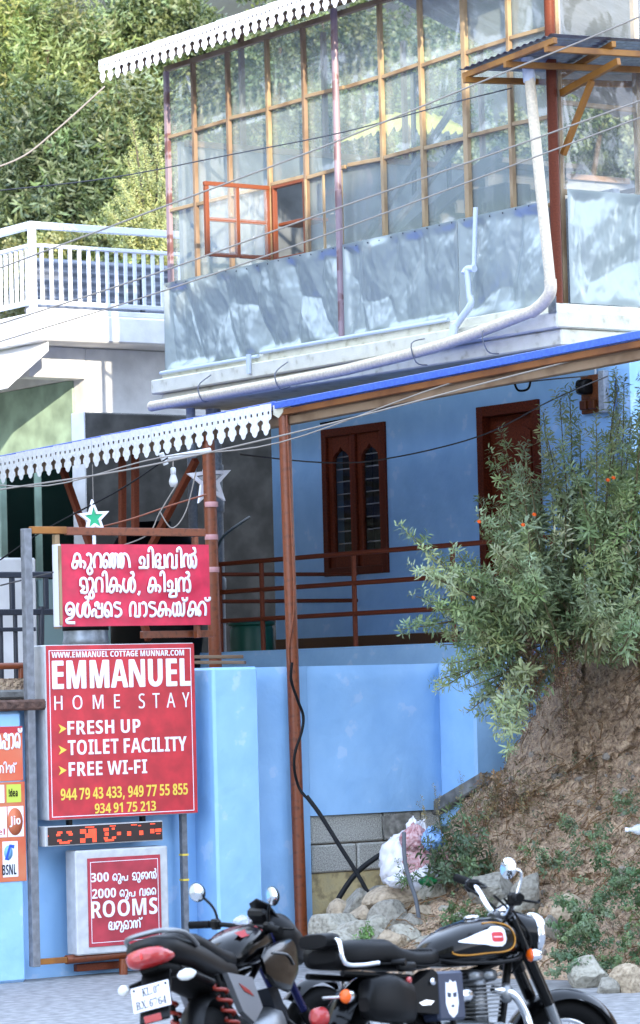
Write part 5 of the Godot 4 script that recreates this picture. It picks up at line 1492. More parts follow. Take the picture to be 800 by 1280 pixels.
func classic_bike() -> void:
	var t := thing("motorcycle", "classic black motorcycle with winged tank badge and chrome headlight ring", "motorcycle", Vector3.ZERO, "parked motorcycles")
	var bp: Material = mats["black_paint"]
	var bk: Material = mats["black_plastic"]
	var ch: Material = mats["chrome"]
	wheel(t, Vector3(0, 0.325, 0), 0.325, 0.055, 28)
	fender(t, Vector3(0, 0.325, 0), 0.4, 0.1, 3.3, 0.085, bp)
	# tank
	var tank := P(t, "fuel_tank", body([[0.36, 0.79, 0.025, 0.05], [0.38, 0.793, 0.05, 0.085], [0.45, 0.805, 0.075, 0.115], [0.56, 0.825, 0.095, 0.14], [0.7, 0.84, 0.108, 0.152], [0.82, 0.845, 0.11, 0.148], [0.91, 0.84, 0.1, 0.125], [0.97, 0.83, 0.075, 0.085], [0.995, 0.825, 0.035, 0.04]], 32, 2.4), bp)
	var seam := []
	for q in [[0.36, 0.765, 0.06], [0.45, 0.745, 0.112], [0.6, 0.74, 0.142], [0.75, 0.742, 0.146], [0.88, 0.755, 0.128], [0.96, 0.785, 0.085], [0.985, 0.82, 0.045]]:
		seam.append(Vector3(q[0], q[1], q[2] + 0.006))
	rod(tank, "seam", mats["black_seat"], seam, 0.008, 8, 5)
	# gold line and badge follow the tank's right flank
	var flank := func(x: float, y: float) -> Vector3:
		var z := pw(x, [[0.36, 0.05], [0.38, 0.085], [0.45, 0.115], [0.56, 0.14], [0.7, 0.152], [0.82, 0.148], [0.91, 0.125], [0.97, 0.085]])
		var yc := pw(x, [[0.36, 0.79], [0.45, 0.805], [0.56, 0.825], [0.7, 0.84], [0.82, 0.845], [0.97, 0.83]])
		var hh := pw(x, [[0.36, 0.025], [0.38, 0.05], [0.45, 0.075], [0.56, 0.095], [0.7, 0.108], [0.82, 0.11], [0.91, 0.1], [0.97, 0.075]])
		var k := clampf(absf(y - yc) / hh, 0.0, 0.999)
		return Vector3(x, y, z * pow(1.0 - pow(k, 2.4), 1.0 / 2.4) + 0.0025)
	var gl := []
	for q in [[0.42, 0.795], [0.44, 0.782], [0.52, 0.777], [0.64, 0.783], [0.76, 0.787], [0.82, 0.8], [0.85, 0.83], [0.845, 0.87], [0.81, 0.905], [0.74, 0.922], [0.66, 0.92]]:
		gl.append(flank.call(q[0], q[1]))
	rod(tank, "gold_line", mats["gold"], gl, 0.004, 6, 4)
	var badge := func(n: String, outline: Array, m: Material, lift: float):
		var st := SurfaceTool.new()
		st.begin(Mesh.PRIMITIVE_TRIANGLES)
		st.set_smooth_group(0)
		for i in outline.size() - 1:
			var a: Array = outline[i]
			var b: Array = outline[i + 1]
			for k in 4:
				var v := [flank.call(a[0], lerpf(a[1], a[2], k / 4.0)), flank.call(b[0], lerpf(b[1], b[2], k / 4.0)), flank.call(b[0], lerpf(b[1], b[2], (k + 1) / 4.0)), flank.call(a[0], lerpf(a[1], a[2], (k + 1) / 4.0))]
				for j in 4:
					v[j] += Vector3(0, 0, lift)
				quad(st, v[0], v[3], v[2], v[1])
		st.generate_normals()
		P(tank, n, st.commit(), m)
	badge.call("badge_wing", [[0.46, 0.838, 0.842], [0.52, 0.83, 0.857], [0.57, 0.825, 0.872], [0.62, 0.822, 0.884], [0.66, 0.815, 0.892], [0.69, 0.812, 0.905], [0.74, 0.812, 0.905], [0.765, 0.825, 0.895], [0.772, 0.84, 0.885]], mats["letter_white"], 0.001)
	badge.call("badge_shield", [[0.665, 0.838, 0.872], [0.68, 0.832, 0.878], [0.735, 0.832, 0.878], [0.75, 0.838, 0.872]], mats["sign_red"], 0.0022)
	badge.call("badge_shield", [[0.676, 0.853, 0.857], [0.74, 0.853, 0.857]], mats["letter_white"], 0.0032)
	P(tank, "filler_cap", lathe([[0.0, 0.0], [0.035, 0.0], [0.035, 0.015], [0.0, 0.02]], 18), ch, Vector3(0.72, 0.946, 0.0))
	# seat: rider's saddle and pillion pad
	var seat := P(t, "seat", body([[-0.37, 0.8, 0.03, 0.08], [-0.35, 0.8, 0.055, 0.125], [-0.2, 0.803, 0.066, 0.135], [-0.04, 0.803, 0.065, 0.14], [0.03, 0.782, 0.05, 0.145], [0.12, 0.768, 0.045, 0.145], [0.25, 0.768, 0.045, 0.125], [0.34, 0.778, 0.045, 0.09], [0.38, 0.785, 0.025, 0.06]], 24, 3.2), mats["black_seat"])
	for k in 8:
		var x := 0.06 + k * 0.03
		var arc := []
		for j in 7:
			var a := (j / 6.0 - 0.5) * 1.9
			arc.append(Vector3(x + 0.01 * absf(a), 0.768 + 0.0475 * cos(a * 0.62), 0.138 * sin(a) * (1.0 - maxf(0.0, k - 4) * 0.035)))
		rod(seat, "stitched_rib", mats["black_seat"], arc, 0.004, 5, 2)
	rod(seat, "piping", mats["black_rubber"], [Vector3(-0.36, 0.76, 0.12), Vector3(-0.2, 0.755, 0.138), Vector3(0.0, 0.75, 0.144), Vector3(0.15, 0.735, 0.145), Vector3(0.3, 0.742, 0.11), Vector3(0.37, 0.76, 0.07)], 0.006, 6, 4)
	rod(t, "grab_rail", ch, [Vector3(-0.4, 0.86, 0.06), Vector3(-0.42, 0.86, 0.14), Vector3(-0.42, 0.79, 0.155), Vector3(-0.39, 0.755, 0.158), Vector3(-0.3, 0.75, 0.158), Vector3(-0.18, 0.757, 0.158)], 0.011, 10, 5)
	P(t, "back_pad", body([[-0.05, 0, 0.03, 0.08], [-0.02, 0, 0.035, 0.1], [0.02, 0, 0.035, 0.1], [0.04, 0, 0.02, 0.08]], 16, 3.0), bk, Vector3(-0.4, 0.865, 0.02))
	# frame
	for z in [-0.1, 0.1]:
		rod(t, "frame_tube", bk, [Vector3(-0.36, 0.72, z), Vector3(0.1, 0.69, z), Vector3(0.4, 0.66, z * 0.6), Vector3(0.98, 0.76, 0.0)], 0.014, 8, 4)
		rod(t, "shock_absorber", ch, [Vector3(-0.02, 0.34, z * 1.3), Vector3(-0.1, 0.7, z * 1.3)], 0.016, 10)
		rod(t, "shock_spring", bk, [Vector3(-0.03, 0.42, z * 1.3), Vector3(-0.09, 0.66, z * 1.3)], 0.03, 12)
		rod(t, "swing_arm", bk, [Vector3(0.0, 0.325, z), Vector3(0.45, 0.36, z)], 0.018, 8)
	rod(t, "frame_tube", bk, [Vector3(0.98, 0.76, 0), Vector3(0.88, 0.45, 0), Vector3(0.8, 0.28, 0)], 0.02, 10, 3)
	rod(t, "frame_tube", bk, [Vector3(0.4, 0.66, 0.09), Vector3(0.42, 0.4, 0.09), Vector3(0.5, 0.27, 0.09)], 0.014, 8, 3)
	# side: tool box with emblem, air box, silencer cover
	var tb := P(t, "side_box", box(Vector3(0.2, 0.22, 0.1), 0.012), mt("side_box", Color(0.13, 0.17, 0.26), 0.35), Vector3(0.31, 0.6, 0.12))
	var em := func(n: String, pl: Array, m: Material, lift: float): P(tb, n, plate(pl, 0.0, 0.001), m, Vector3(0.31, 0.575, 0.171 + lift))
	em.call("emblem", [[Vector2(-0.045, 0.03), Vector2(-0.04, 0.085), Vector2(-0.02, 0.08), Vector2(-0.005, 0.095), Vector2(0.01, 0.082), Vector2(0.035, 0.088), Vector2(0.042, 0.03), Vector2(0.045, -0.01), Vector2(0.03, -0.055), Vector2(0.0, -0.075), Vector2(-0.03, -0.055), Vector2(-0.048, -0.01)]], mats["letter_white"], 0.0)
	for s in [-1.0, 1.0]:
		em.call("emblem", [[Vector2(s * 0.006, 0.035), Vector2(s * 0.034, 0.04), Vector2(s * 0.032, 0.018), Vector2(s * 0.01, 0.016)]], mats["side_box"], 0.0012)
	em.call("emblem", [[Vector2(-0.014, -0.022), Vector2(0.0, -0.014), Vector2(0.014, -0.022), Vector2(0.0, -0.03)]], mats["side_box"], 0.0012)
	P(t, "rear_side_cover", body([[-0.3, 0.58, 0.03, 0.03], [-0.27, 0.6, 0.09, 0.055], [-0.12, 0.6, 0.11, 0.06], [0.0, 0.58, 0.09, 0.055], [0.03, 0.57, 0.04, 0.03]], 20, 3.0), bk, Vector3(0, 0, 0.16))
	var tri_c := P(t, "tool_cover", plate([[Vector2(-0.14, 0.02), Vector2(0.09, 0.12), Vector2(0.12, 0.1), Vector2(0.11, -0.08), Vector2(-0.1, -0.06)]], -0.04, 0.04), bk, Vector3(0.1, 0.6, 0.13))
	P(tri_c, "cover_badge", plate([[Vector2(-0.05, 0.0), Vector2(0.0, 0.012), Vector2(0.06, 0.004), Vector2(0.03, -0.012), Vector2(-0.03, -0.012)]], 0.0, 0.002), ch, Vector3(0.12, 0.575, 0.171))
	P(tri_c, "lock", lathe([[0.0, 0.0], [0.016, 0.0], [0.016, 0.012], [0.0, 0.014]], 14), ch, Vector3(0.17, 0.665, 0.17), Basis(Vector3.RIGHT, PI * 0.5))
	rod(t, "foot_peg", bk, [Vector3(-0.06, 0.755, 0.14), Vector3(-0.04, 0.755, 0.2)], 0.016, 8)
	P(t, "seat_knob", body([[-0.06, 0, 0.01, 0.01], [-0.045, 0, 0.022, 0.02], [0.045, 0, 0.022, 0.02], [0.06, 0, 0.01, 0.01]], 14, 2.6), bk, Vector3(0.0, 0.735, 0.17))
	P(t, "rear_lamp", body([[-0.05, 0, 0.02, 0.02], [-0.04, 0, 0.04, 0.04], [0.0, 0, 0.045, 0.045]], 16), mats["red_lens"], Vector3(-0.4, 0.54, 0.0))
	indicator(t, Vector3(-0.4, 0.62, 0.16), -1.0, ch, mats["orange_lens"])
	rod(t, "indicator_stem", ch, [Vector3(-0.38, 0.62, 0.0), Vector3(-0.38, 0.62, 0.15)], 0.008, 8)
	P(t, "red_reflector", lathe([[0.0, 0.0], [0.016, 0.0], [0.016, 0.01], [0.0, 0.012]], 12), mats["red_lens"], Vector3(-0.02, 0.675, 0.19), Basis(Vector3.RIGHT, PI * 0.5))
	# engine: cases, finned barrel and head
	var en := P(t, "engine", body([[0.35, 0.38, 0.05, 0.08], [0.4, 0.38, 0.11, 0.12], [0.6, 0.37, 0.12, 0.13], [0.78, 0.37, 0.1, 0.12], [0.84, 0.37, 0.04, 0.08]], 24, 3.0), mats["alloy"])
	for k in 9:
		var y := 0.5 + k * 0.018
		P(en, "fin", box(Vector3(0.2 - 0.004 * absi(k - 4), 0.007, 0.2), 0.003), mats["alloy"], Vector3(0.66 + k * 0.003, y, 0.0))
	P(en, "barrel", lathe([[0.0, 0.47], [0.075, 0.47], [0.075, 0.67], [0.0, 0.67]], 20), mats["alloy"], Vector3(0.67, 0, 0))
	for dx in [-0.05, 0.055]:
		P(en, "rocker_box", body([[-0.045, 0, 0.02, 0.06], [-0.035, 0, 0.032, 0.085], [0.035, 0, 0.032, 0.085], [0.045, 0, 0.02, 0.06]], 18, 2.8), mats["alloy"], Vector3(0.685 + dx, 0.685, 0.0))
	P(en, "timing_cover", lathe([[0.0, 0.0], [0.1, 0.0], [0.1, 0.015], [0.05, 0.03], [0.0, 0.032]], 26), mats["alloy"], Vector3(0.68, 0.37, 0.13), Basis(Vector3.RIGHT, PI * 0.5))
	P(en, "carburettor", body([[-0.06, 0, 0.02, 0.02], [-0.04, 0, 0.035, 0.035], [0.02, 0, 0.04, 0.04], [0.06, 0, 0.02, 0.02]], 16), ch, Vector3(0.52, 0.6, 0.07))
	P(en, "horn", lathe([[0.0, 0.0], [0.045, 0.0], [0.048, 0.012], [0.03, 0.03], [0.0, 0.032]], 20), mats["alloy"], Vector3(0.84, 0.6, 0.07), Basis(Vector3.RIGHT, PI * 0.5))
	rod(en, "exhaust_pipe", ch, [Vector3(0.76, 0.62, 0.06), Vector3(0.88, 0.58, 0.1), Vector3(0.92, 0.42, 0.14), Vector3(0.8, 0.27, 0.17), Vector3(0.4, 0.25, 0.18), Vector3(0.1, 0.27, 0.19)], 0.02, 12, 5)
	rod(en, "silencer", ch, [Vector3(0.15, 0.265, 0.19), Vector3(-0.45, 0.32, 0.2)], 0.042, 16)
	rod(t, "kick_stand", bk, [Vector3(0.45, 0.3, -0.12), Vector3(0.4, 0.06, -0.28)], 0.012, 8)
	# front assembly, turned to the right about the steering head
	var ff := P(t, "front_fork", tube(PackedVector3Array([Vector3(0.93, 0.95, 0), Vector3(1.06, 0.7, 0)]), [0.03], 14), bk)
	for z in [-0.1, 0.1]:
		rod(ff, "fork_leg", bp, [Vector3(0.95, 0.96, z), Vector3(1.17, 0.56, z)], 0.029, 14)
		rod(ff, "fork_slider", mats["alloy"], [Vector3(1.17, 0.56, z), Vector3(1.3, 0.29, z)], 0.026, 14)
	P(ff, "nacelle", body([[0.9, 0.93, 0.04, 0.06], [0.94, 0.92, 0.075, 0.1], [1.03, 0.89, 0.09, 0.11], [1.1, 0.875, 0.085, 0.095]], 24, 2.2), bp)
	P(ff, "headlight_ring", lathe([[0.07, 0.0], [0.098, 0.0], [0.102, 0.02], [0.096, 0.04], [0.084, 0.045], [0.084, 0.03], [0.07, 0.03]], 30), ch, Vector3(1.095, 0.875, 0), Basis(Vector3(0, 0, 1), -PI * 0.5 - 0.05))
	P(ff, "headlight_glass", lathe([[0.0, 0.03], [0.084, 0.03], [0.07, 0.045], [0.04, 0.056], [0.0, 0.06]], 30), mats["clear_lens"], Vector3(1.095, 0.875, 0), Basis(Vector3(0, 0, 1), -PI * 0.5 - 0.05))
	for z in [-0.165, 0.165]:
		indicator(ff, Vector3(1.05, 0.8, z), -1.0, ch, mats["orange_lens"])
		rod(ff, "indicator_stem", ch, [Vector3(1.04, 0.8, z * 0.6), Vector3(1.04, 0.8, z)], 0.008, 8)
	var bars := rod(ff, "handlebar", ch, [Vector3(0.87, 1.09, -0.34), Vector3(0.9, 1.08, -0.23), Vector3(0.93, 0.98, -0.1), Vector3(0.93, 0.97, 0.0), Vector3(0.93, 0.98, 0.1), Vector3(0.9, 1.08, 0.23), Vector3(0.87, 1.09, 0.34)], 0.013, 10, 5)
	for s in [-1.0, 1.0]:
		rod(ff, "grip", mats["black_rubber"], [Vector3(0.868, 1.092, s * 0.35), Vector3(0.892, 1.083, s * 0.25)], 0.02, 12)
		P(ff, "switch_block", box(Vector3(0.07, 0.06, 0.05), 0.012), bk, Vector3(0.9, 1.07, s * 0.23), Basis(Vector3.UP, s * 0.2))
		rod(ff, "lever", bk, [Vector3(0.93, 1.065, s * 0.22), Vector3(0.99, 1.06, s * 0.27), Vector3(0.96, 1.08, s * 0.36)], 0.007, 6, 4)
	mirror_part(ff, Vector3(0.88, 1.1, 0.29), Vector3(0.89, 1.2, 0.3), Vector3(0.82, 1.22, 0.31), Vector3(-1.0, 0.1, 0.1), ch, 0.05)
	for q in [[0.1, 0.12], [-0.1, -0.1], [0.05, -0.06]]:
		rod(ff, "control_cable", mats["cable"], [Vector3(0.85, 1.07, q[0] * 2.2), Vector3(0.98, 0.97, q[0]), Vector3(1.05, 0.85, q[1]), Vector3(0.98, 0.7, q[1] * 0.6)], 0.006, 6, 5)
	P(ff, "speedometer", lathe([[0.0, 0.0], [0.042, 0.0], [0.046, 0.02], [0.0, 0.024]], 20), ch, Vector3(0.97, 0.985, 0.0), Basis(Vector3(0, 0, 1), 0.4))
	fender(ff, Vector3(1.3, 0.29, 0), 0.325, -0.25, 2.6, 0.07, bp)
	P(ff, "front_wheel", torus(0.235, 0.05, 44, 12), mats["black_rubber"], Vector3(1.3, 0.29, 0))
	P(ff, "front_rim", torus(0.185, 0.016, 44, 8, 1.5), mats["chrome"], Vector3(1.3, 0.29, 0))
	for k in 24:
		var a := TAU * k / 24.0
		rod(ff, "front_spoke", mats["chrome"], [Vector3(1.3 + cos(a) * 0.05, 0.29 + sin(a) * 0.05, 0.03 - 0.06 * (k % 2)), Vector3(1.3 + cos(a + 0.35) * 0.185, 0.29 + sin(a + 0.35) * 0.185, 0)], 0.0025, 4)
	turn_front(ff, Vector3(1.0, 0.82, 0), 30.0)
	place_bike(t, 0.235, 14.6, 40.0, 6.0, -3.2)

func turn_front(ff: Node3D, c: Vector3, deg: float) -> void:
	var b := Basis(Vector3(-0.4, 0.9, 0).normalized(), deg_to_rad(-deg))
	ff.transform = Transform3D(b, c - b * c) * ff.transform

func sport_bike() -> void:
	var t := thing("motorcycle", "black commuter motorcycle with red tail lamp and white number plate", "motorcycle", Vector3.ZERO, "parked motorcycles")
	var bp: Material = mats["black_paint"]
	var bk: Material = mats["black_plastic"]
	wheel(t, Vector3(0, 0.31, 0), 0.31, 0.06, 5)
	fender(t, Vector3(0, 0.31, 0), 0.37, 0.6, 2.6, 0.07, bk)
	# tail unit, kicked up towards the rear
	var tl := P(t, "tail_cowl", body([[-0.6, 0.905, 0.02, 0.06], [-0.57, 0.9, 0.05, 0.1], [-0.45, 0.89, 0.068, 0.13], [-0.3, 0.865, 0.07, 0.135], [-0.1, 0.82, 0.075, 0.13], [0.1, 0.775, 0.075, 0.12], [0.3, 0.74, 0.06, 0.1]], 24, 2.8), bk)
	var lamp := P(tl, "tail_lamp", body([[-0.635, 0.872, 0.012, 0.05], [-0.62, 0.872, 0.035, 0.085], [-0.585, 0.87, 0.045, 0.105], [-0.5, 0.865, 0.038, 0.112], [-0.42, 0.86, 0.008, 0.108]], 22, 2.6), mats["red_lens"])
	for k in 7:
		bar(lamp, "lamp_facet", mats["red_bright"], Vector3(-0.637 + 0.012 * absi(k - 3), 0.853 + 0.012 * (k % 2), (k - 3) * 0.026), Vector3(-0.63 + 0.012 * absi(k - 3), 0.9 - 0.01 * (k % 2), (k - 3) * 0.026), 0.015, 0.01, 0.002)
	P(tl, "under_tail", body([[-0.58, 0.82, 0.01, 0.05], [-0.5, 0.815, 0.025, 0.08], [-0.3, 0.78, 0.03, 0.1], [0.0, 0.7, 0.03, 0.1]], 16, 3.0), mats["black_rubber"])
	# mudflap, plate, indicators
	bar(t, "plate_holder", bk, Vector3(-0.5, 0.8, 0), Vector3(-0.66, 0.6, 0), 0.16, 0.015)
	var b := Basis(Vector3(0, 0, 1), 0.0) * Basis(Vector3.UP, -PI * 0.5) * Basis(Vector3.RIGHT, -0.3)
	var pc := Vector3(-0.635, 0.705, 0.0)
	var pl := P(t, "number_plate", box(Vector3(0.2, 0.11, 0.004), 0.004), mats["letter_white"], pc, b)
	var dk := mt("plate_ink", Color(0.08, 0.08, 0.1), 0.5)
	latin_local(pl, "KL.07", Vector3(-0.045, 0.008, 0.0025), 0.1, 0.036, dk, pc, b)
	latin_local(pl, "BX.6764", Vector3(-0.085, -0.045, 0.0025), 0.165, 0.036, dk, pc, b)
	for s in [-1.0, 1.0]:
		P(pl, "screw", lathe([[0.0, 0.0], [0.007, 0.0], [0.006, 0.004], [0.0, 0.005]], 10), dk, pc + b * Vector3(s * 0.085, 0.042, 0.002), b * Basis(Vector3.RIGHT, PI * 0.5))
		var ind := P(t, "indicator", body([[-0.045, 0, 0.006, 0.006], [-0.03, 0, 0.02, 0.018], [0.0, 0, 0.026, 0.024], [0.03, 0, 0.02, 0.016], [0.05, 0, 0.005, 0.005]], 14, 2.0), mats["clear_lens"], Vector3(-0.55, 0.76, s * 0.17), Basis(Vector3.UP, -s * 0.9))
		rod(ind, "stalk", bk, [Vector3(-0.5, 0.78, s * 0.06), Vector3(-0.54, 0.765, s * 0.14)], 0.012, 8)
	P(t, "reflector", box(Vector3(0.006, 0.03, 0.09), 0.003), mats["red_lens"], Vector3(-0.675, 0.615, 0.0))
	# seat
	P(t, "seat", body([[-0.42, 0.925, 0.02, 0.08], [-0.36, 0.925, 0.035, 0.11], [-0.15, 0.9, 0.045, 0.125], [0.0, 0.855, 0.05, 0.13], [0.15, 0.815, 0.045, 0.13], [0.32, 0.8, 0.045, 0.1], [0.38, 0.8, 0.02, 0.06]], 20, 2.8), mats["black_seat"])
	rod(t, "grab_rail", mats["alloy"], [Vector3(-0.25, 0.88, 0.14), Vector3(-0.4, 0.94, 0.15), Vector3(-0.52, 0.965, 0.1), Vector3(-0.54, 0.97, 0.0), Vector3(-0.52, 0.965, -0.1), Vector3(-0.4, 0.94, -0.15), Vector3(-0.25, 0.88, -0.14)], 0.012, 8, 4)
	# tank and shrouds
	var tk := P(t, "fuel_tank", body([[0.32, 0.8, 0.03, 0.06], [0.35, 0.81, 0.06, 0.1], [0.45, 0.83, 0.085, 0.135], [0.6, 0.85, 0.1, 0.16], [0.75, 0.85, 0.09, 0.155], [0.86, 0.835, 0.06, 0.11], [0.9, 0.825, 0.03, 0.06]], 28, 2.5), bp)
	for s in [-1.0, 1.0]:
		P(tk, "tank_stripe", grid(14, 3, func(u: float, v: float):
			var x := lerpf(0.42, 0.66, u)
			var y := lerpf(0.885, 0.915, v) + 0.015 * u
			return Vector3(x, y, s * (0.115 + 0.03 * u - 0.035 * v + 0.002))), mats["red_stripe"])
		P(t, "shroud", body([[0.48, 0.74, 0.04, 0.01], [0.56, 0.73, 0.09, 0.022], [0.75, 0.72, 0.12, 0.03], [0.92, 0.76, 0.09, 0.028], [1.0, 0.8, 0.04, 0.012]], 18, 2.6), bp, Vector3(0, 0, s * 0.17))
		P(t, "side_panel", plate([[Vector2(-0.18, 0.1), Vector2(0.14, 0.06), Vector2(0.18, -0.08), Vector2(0.02, -0.14), Vector2(-0.1, -0.08)]], -0.015, 0.015), mats["silver_panel"], Vector3(0.22, 0.64, s * 0.13))
		P(t, "panel_stripe", plate([[Vector2(-0.07, 0.04), Vector2(0.05, 0.0), Vector2(0.09, -0.03), Vector2(-0.02, 0.0)]], 0.0, 0.002), mats["red_stripe"], Vector3(0.22, 0.645, s * 0.1465 + (0.0 if s > 0 else -0.002)))
		rod(t, "swing_arm", bk, [Vector3(0, 0.31, s * 0.1), Vector3(0.45, 0.35, s * 0.1)], 0.022, 8)
		rod(t, "frame_tube", bk, [Vector3(-0.4, 0.8, s * 0.08), Vector3(0.1, 0.68, s * 0.1), Vector3(0.4, 0.68, s * 0.09), Vector3(0.9, 0.78, 0.0)], 0.016, 8, 4)
		rod(t, "shroud_edge", mats["alloy"], [Vector3(0.6, 0.79, s * 0.196), Vector3(0.78, 0.77, s * 0.204), Vector3(0.84, 0.72, s * 0.203)], 0.005, 6, 3)
		# twin red-brown spring
		var pts := []
		for k in 60:
			var q := k / 59.0
			var a := q * TAU * 7.0
			pts.append(Vector3(-0.02 + 0.06 * q, 0.36, s * 0.14).lerp(Vector3(-0.1, 0.7, s * 0.14), q) + Vector3(cos(a) * 0.03, 0, sin(a) * 0.03))
		rod(t, "shock_spring", mt("spring_red", Color(0.5, 0.14, 0.08), 0.4), pts, 0.009, 6)
		rod(t, "shock_absorber", bk, [Vector3(-0.01, 0.34, s * 0.14), Vector3(-0.1, 0.74, s * 0.14)], 0.014, 8)
	P(t, "engine", body([[0.35, 0.4, 0.06, 0.08], [0.42, 0.4, 0.12, 0.13], [0.6, 0.42, 0.14, 0.14], [0.8, 0.45, 0.12, 0.1], [0.86, 0.47, 0.05, 0.06]], 22, 2.8), mats["alloy"])
	for k in 8:
		P(t, "cylinder_fin", box(Vector3(0.008, 0.18, 0.18), 0.003), mats["dark_steel"], Vector3(0.72 + k * 0.018, 0.56, 0.0), Basis(Vector3(0, 0, 1), 0.35))
	rod(t, "exhaust", bk, [Vector3(0.82, 0.52, 0.05), Vector3(0.92, 0.4, 0.1), Vector3(0.7, 0.24, 0.14), Vector3(0.2, 0.26, 0.16)], 0.022, 10, 5)
	rod(t, "silencer", bk, [Vector3(0.25, 0.26, 0.16), Vector3(-0.35, 0.42, 0.2)], 0.05, 16)
	rod(t, "side_stand", bk, [Vector3(0.4, 0.3, -0.12), Vector3(0.35, 0.05, -0.26)], 0.012, 8)
	# front
	var ff := P(t, "front_fork", tube(PackedVector3Array([Vector3(0.9, 0.92, 0), Vector3(1.0, 0.7, 0)]), [0.03], 12), bk)
	for z in [-0.09, 0.09]:
		rod(ff, "fork_leg", mt("fork_blue", Color(0.08, 0.1, 0.3), 0.25, 0.5), [Vector3(0.92, 0.92, z), Vector3(1.15, 0.5, z)], 0.022, 12)
		rod(ff, "fork_slider", bk, [Vector3(1.13, 0.53, z), Vector3(1.29, 0.31, z)], 0.03, 12)
	P(ff, "headlight_cowl", body([[0.93, 0.9, 0.03, 0.06], [0.98, 0.9, 0.1, 0.13], [1.08, 0.87, 0.12, 0.14], [1.18, 0.82, 0.09, 0.1], [1.22, 0.8, 0.04, 0.05]], 22, 2.5), bk)
	P(ff, "windscreen", plate([[Vector2(-0.1, 0.0), Vector2(-0.075, 0.1), Vector2(0.0, 0.13), Vector2(0.075, 0.1), Vector2(0.1, 0.0)]], -0.004, 0.004), bk, Vector3(1.02, 0.96, 0.0), Basis(Vector3.UP, PI * 0.5) * Basis(Vector3.RIGHT, -0.6))
	rod(ff, "handlebar", bk, [Vector3(0.78, 0.945, -0.35), Vector3(0.83, 0.95, -0.2), Vector3(0.89, 0.94, -0.08), Vector3(0.89, 0.94, 0.08), Vector3(0.83, 0.95, 0.2), Vector3(0.78, 0.945, 0.35)], 0.012, 10, 4)
	for s in [-1.0, 1.0]:
		rod(ff, "grip", mats["black_rubber"], [Vector3(0.775, 0.945, s * 0.36), Vector3(0.815, 0.95, s * 0.24)], 0.018, 12)
		P(ff, "switch_block", box(Vector3(0.05, 0.05, 0.06), 0.012), bk, Vector3(0.83, 0.95, s * 0.21))
		rod(ff, "lever", bk, [Vector3(0.87, 0.945, s * 0.2), Vector3(0.885, 0.94, s * 0.28), Vector3(0.86, 0.945, s * 0.37)], 0.006, 6, 3)
		mirror_part(ff, Vector3(0.84, 0.96, s * 0.2), Vector3(0.83, 1.03, s * 0.22), Vector3(0.8, 1.1, s * 0.3), Vector3(-1.0, 0.05, -s * 0.15), bk, 0.045)
	P(ff, "instrument", box(Vector3(0.05, 0.09, 0.14), 0.015), bk, Vector3(0.96, 0.98, 0.0), Basis(Vector3(0, 0, 1), 0.6))
	P(ff, "wrapping", bag_mesh(Vector3(0.05, 0.022, 0.05), 21), glass("wrap", Color(0.8, 0.8, 0.82), 0.3, 0.15), Vector3(0.88, 0.97, -0.05))
	P(ff, "mudguard", grid(20, 8, func(u: float, v: float):
		var a := lerpf(0.2, 2.3, u)
		var q: float = (v - 0.5) * 2.0
		var r := 0.36 - 0.03 * q * q
		return Vector3(1.33 + cos(a) * r, 0.31 + sin(a) * r, q * 0.06)), bp)
	P(ff, "front_tyre", torus(0.26, 0.05, 40, 12), mats["black_rubber"], Vector3(1.33, 0.31, 0))
	P(ff, "front_rim", torus(0.205, 0.016, 40, 8, 1.5), bk, Vector3(1.33, 0.31, 0))
	for k in 5:
		var a := TAU * k / 5.0
		bar(ff, "front_spoke", bk, Vector3(1.33, 0.31, 0), Vector3(1.33 + cos(a) * 0.2, 0.31 + sin(a) * 0.2, 0), 0.025, 0.035)
	turn_front(ff, Vector3(0.95, 0.82, 0), 30.0)
	place_bike(t, -0.42, 14.45, 17.0, 14.0, -2.0)
	t.basis = t.basis * Basis().scaled(Vector3(1, 1, 0.86))

func latin_local(parent: Node, s: String, at: Vector3, w: float, h: float, m: Material, c: Vector3, b: Basis) -> void:
	var t := TextMesh.new()
	var f := SystemFont.new()
	f.font_names = PackedStringArray(["Droid Serif"])
	f.font_weight = 700
	t.font = f
	t.font_size = 48
	t.pixel_size = 0.01
	t.depth = 0.03
	t.text = s
	var v: PackedVector3Array = t.surface_get_arrays(0)[Mesh.ARRAY_VERTEX]
	var lo := Vector3.INF
	var hi := -Vector3.INF
	for q in v:
		lo = lo.min(q)
		hi = hi.max(q)
	var bb := b * Basis().scaled(Vector3(w / (hi.x - lo.x), h / (hi.y - lo.y), 0.05))
	P(parent, "lettering", t, m, c + b * at - bb * lo, bb)

func leaf_into(st: SurfaceTool, o: Vector3, d: Vector3, up: Vector3, l: float, w: float, droop: float) -> void:
	var s := d.cross(up).normalized() * w * 0.5
	var a := o
	var m1 := o + d * l * 0.35 - Vector3(0, droop * l * 0.08, 0)
	var m2 := o + d * l * 0.7 - Vector3(0, droop * l * 0.3, 0)
	var e := o + d * l * 0.96 - Vector3(0, droop * l * 0.6, 0)
	var f := up * w * 0.12
	st.add_vertex(a); st.add_vertex(m1 - s + f); st.add_vertex(m1 + s + f)
	quad(st, m1 - s + f, m2 - s * 0.8, m2 + s * 0.8, m1 + s + f)
	st.add_vertex(m2 - s * 0.8); st.add_vertex(e); st.add_vertex(m2 + s * 0.8)

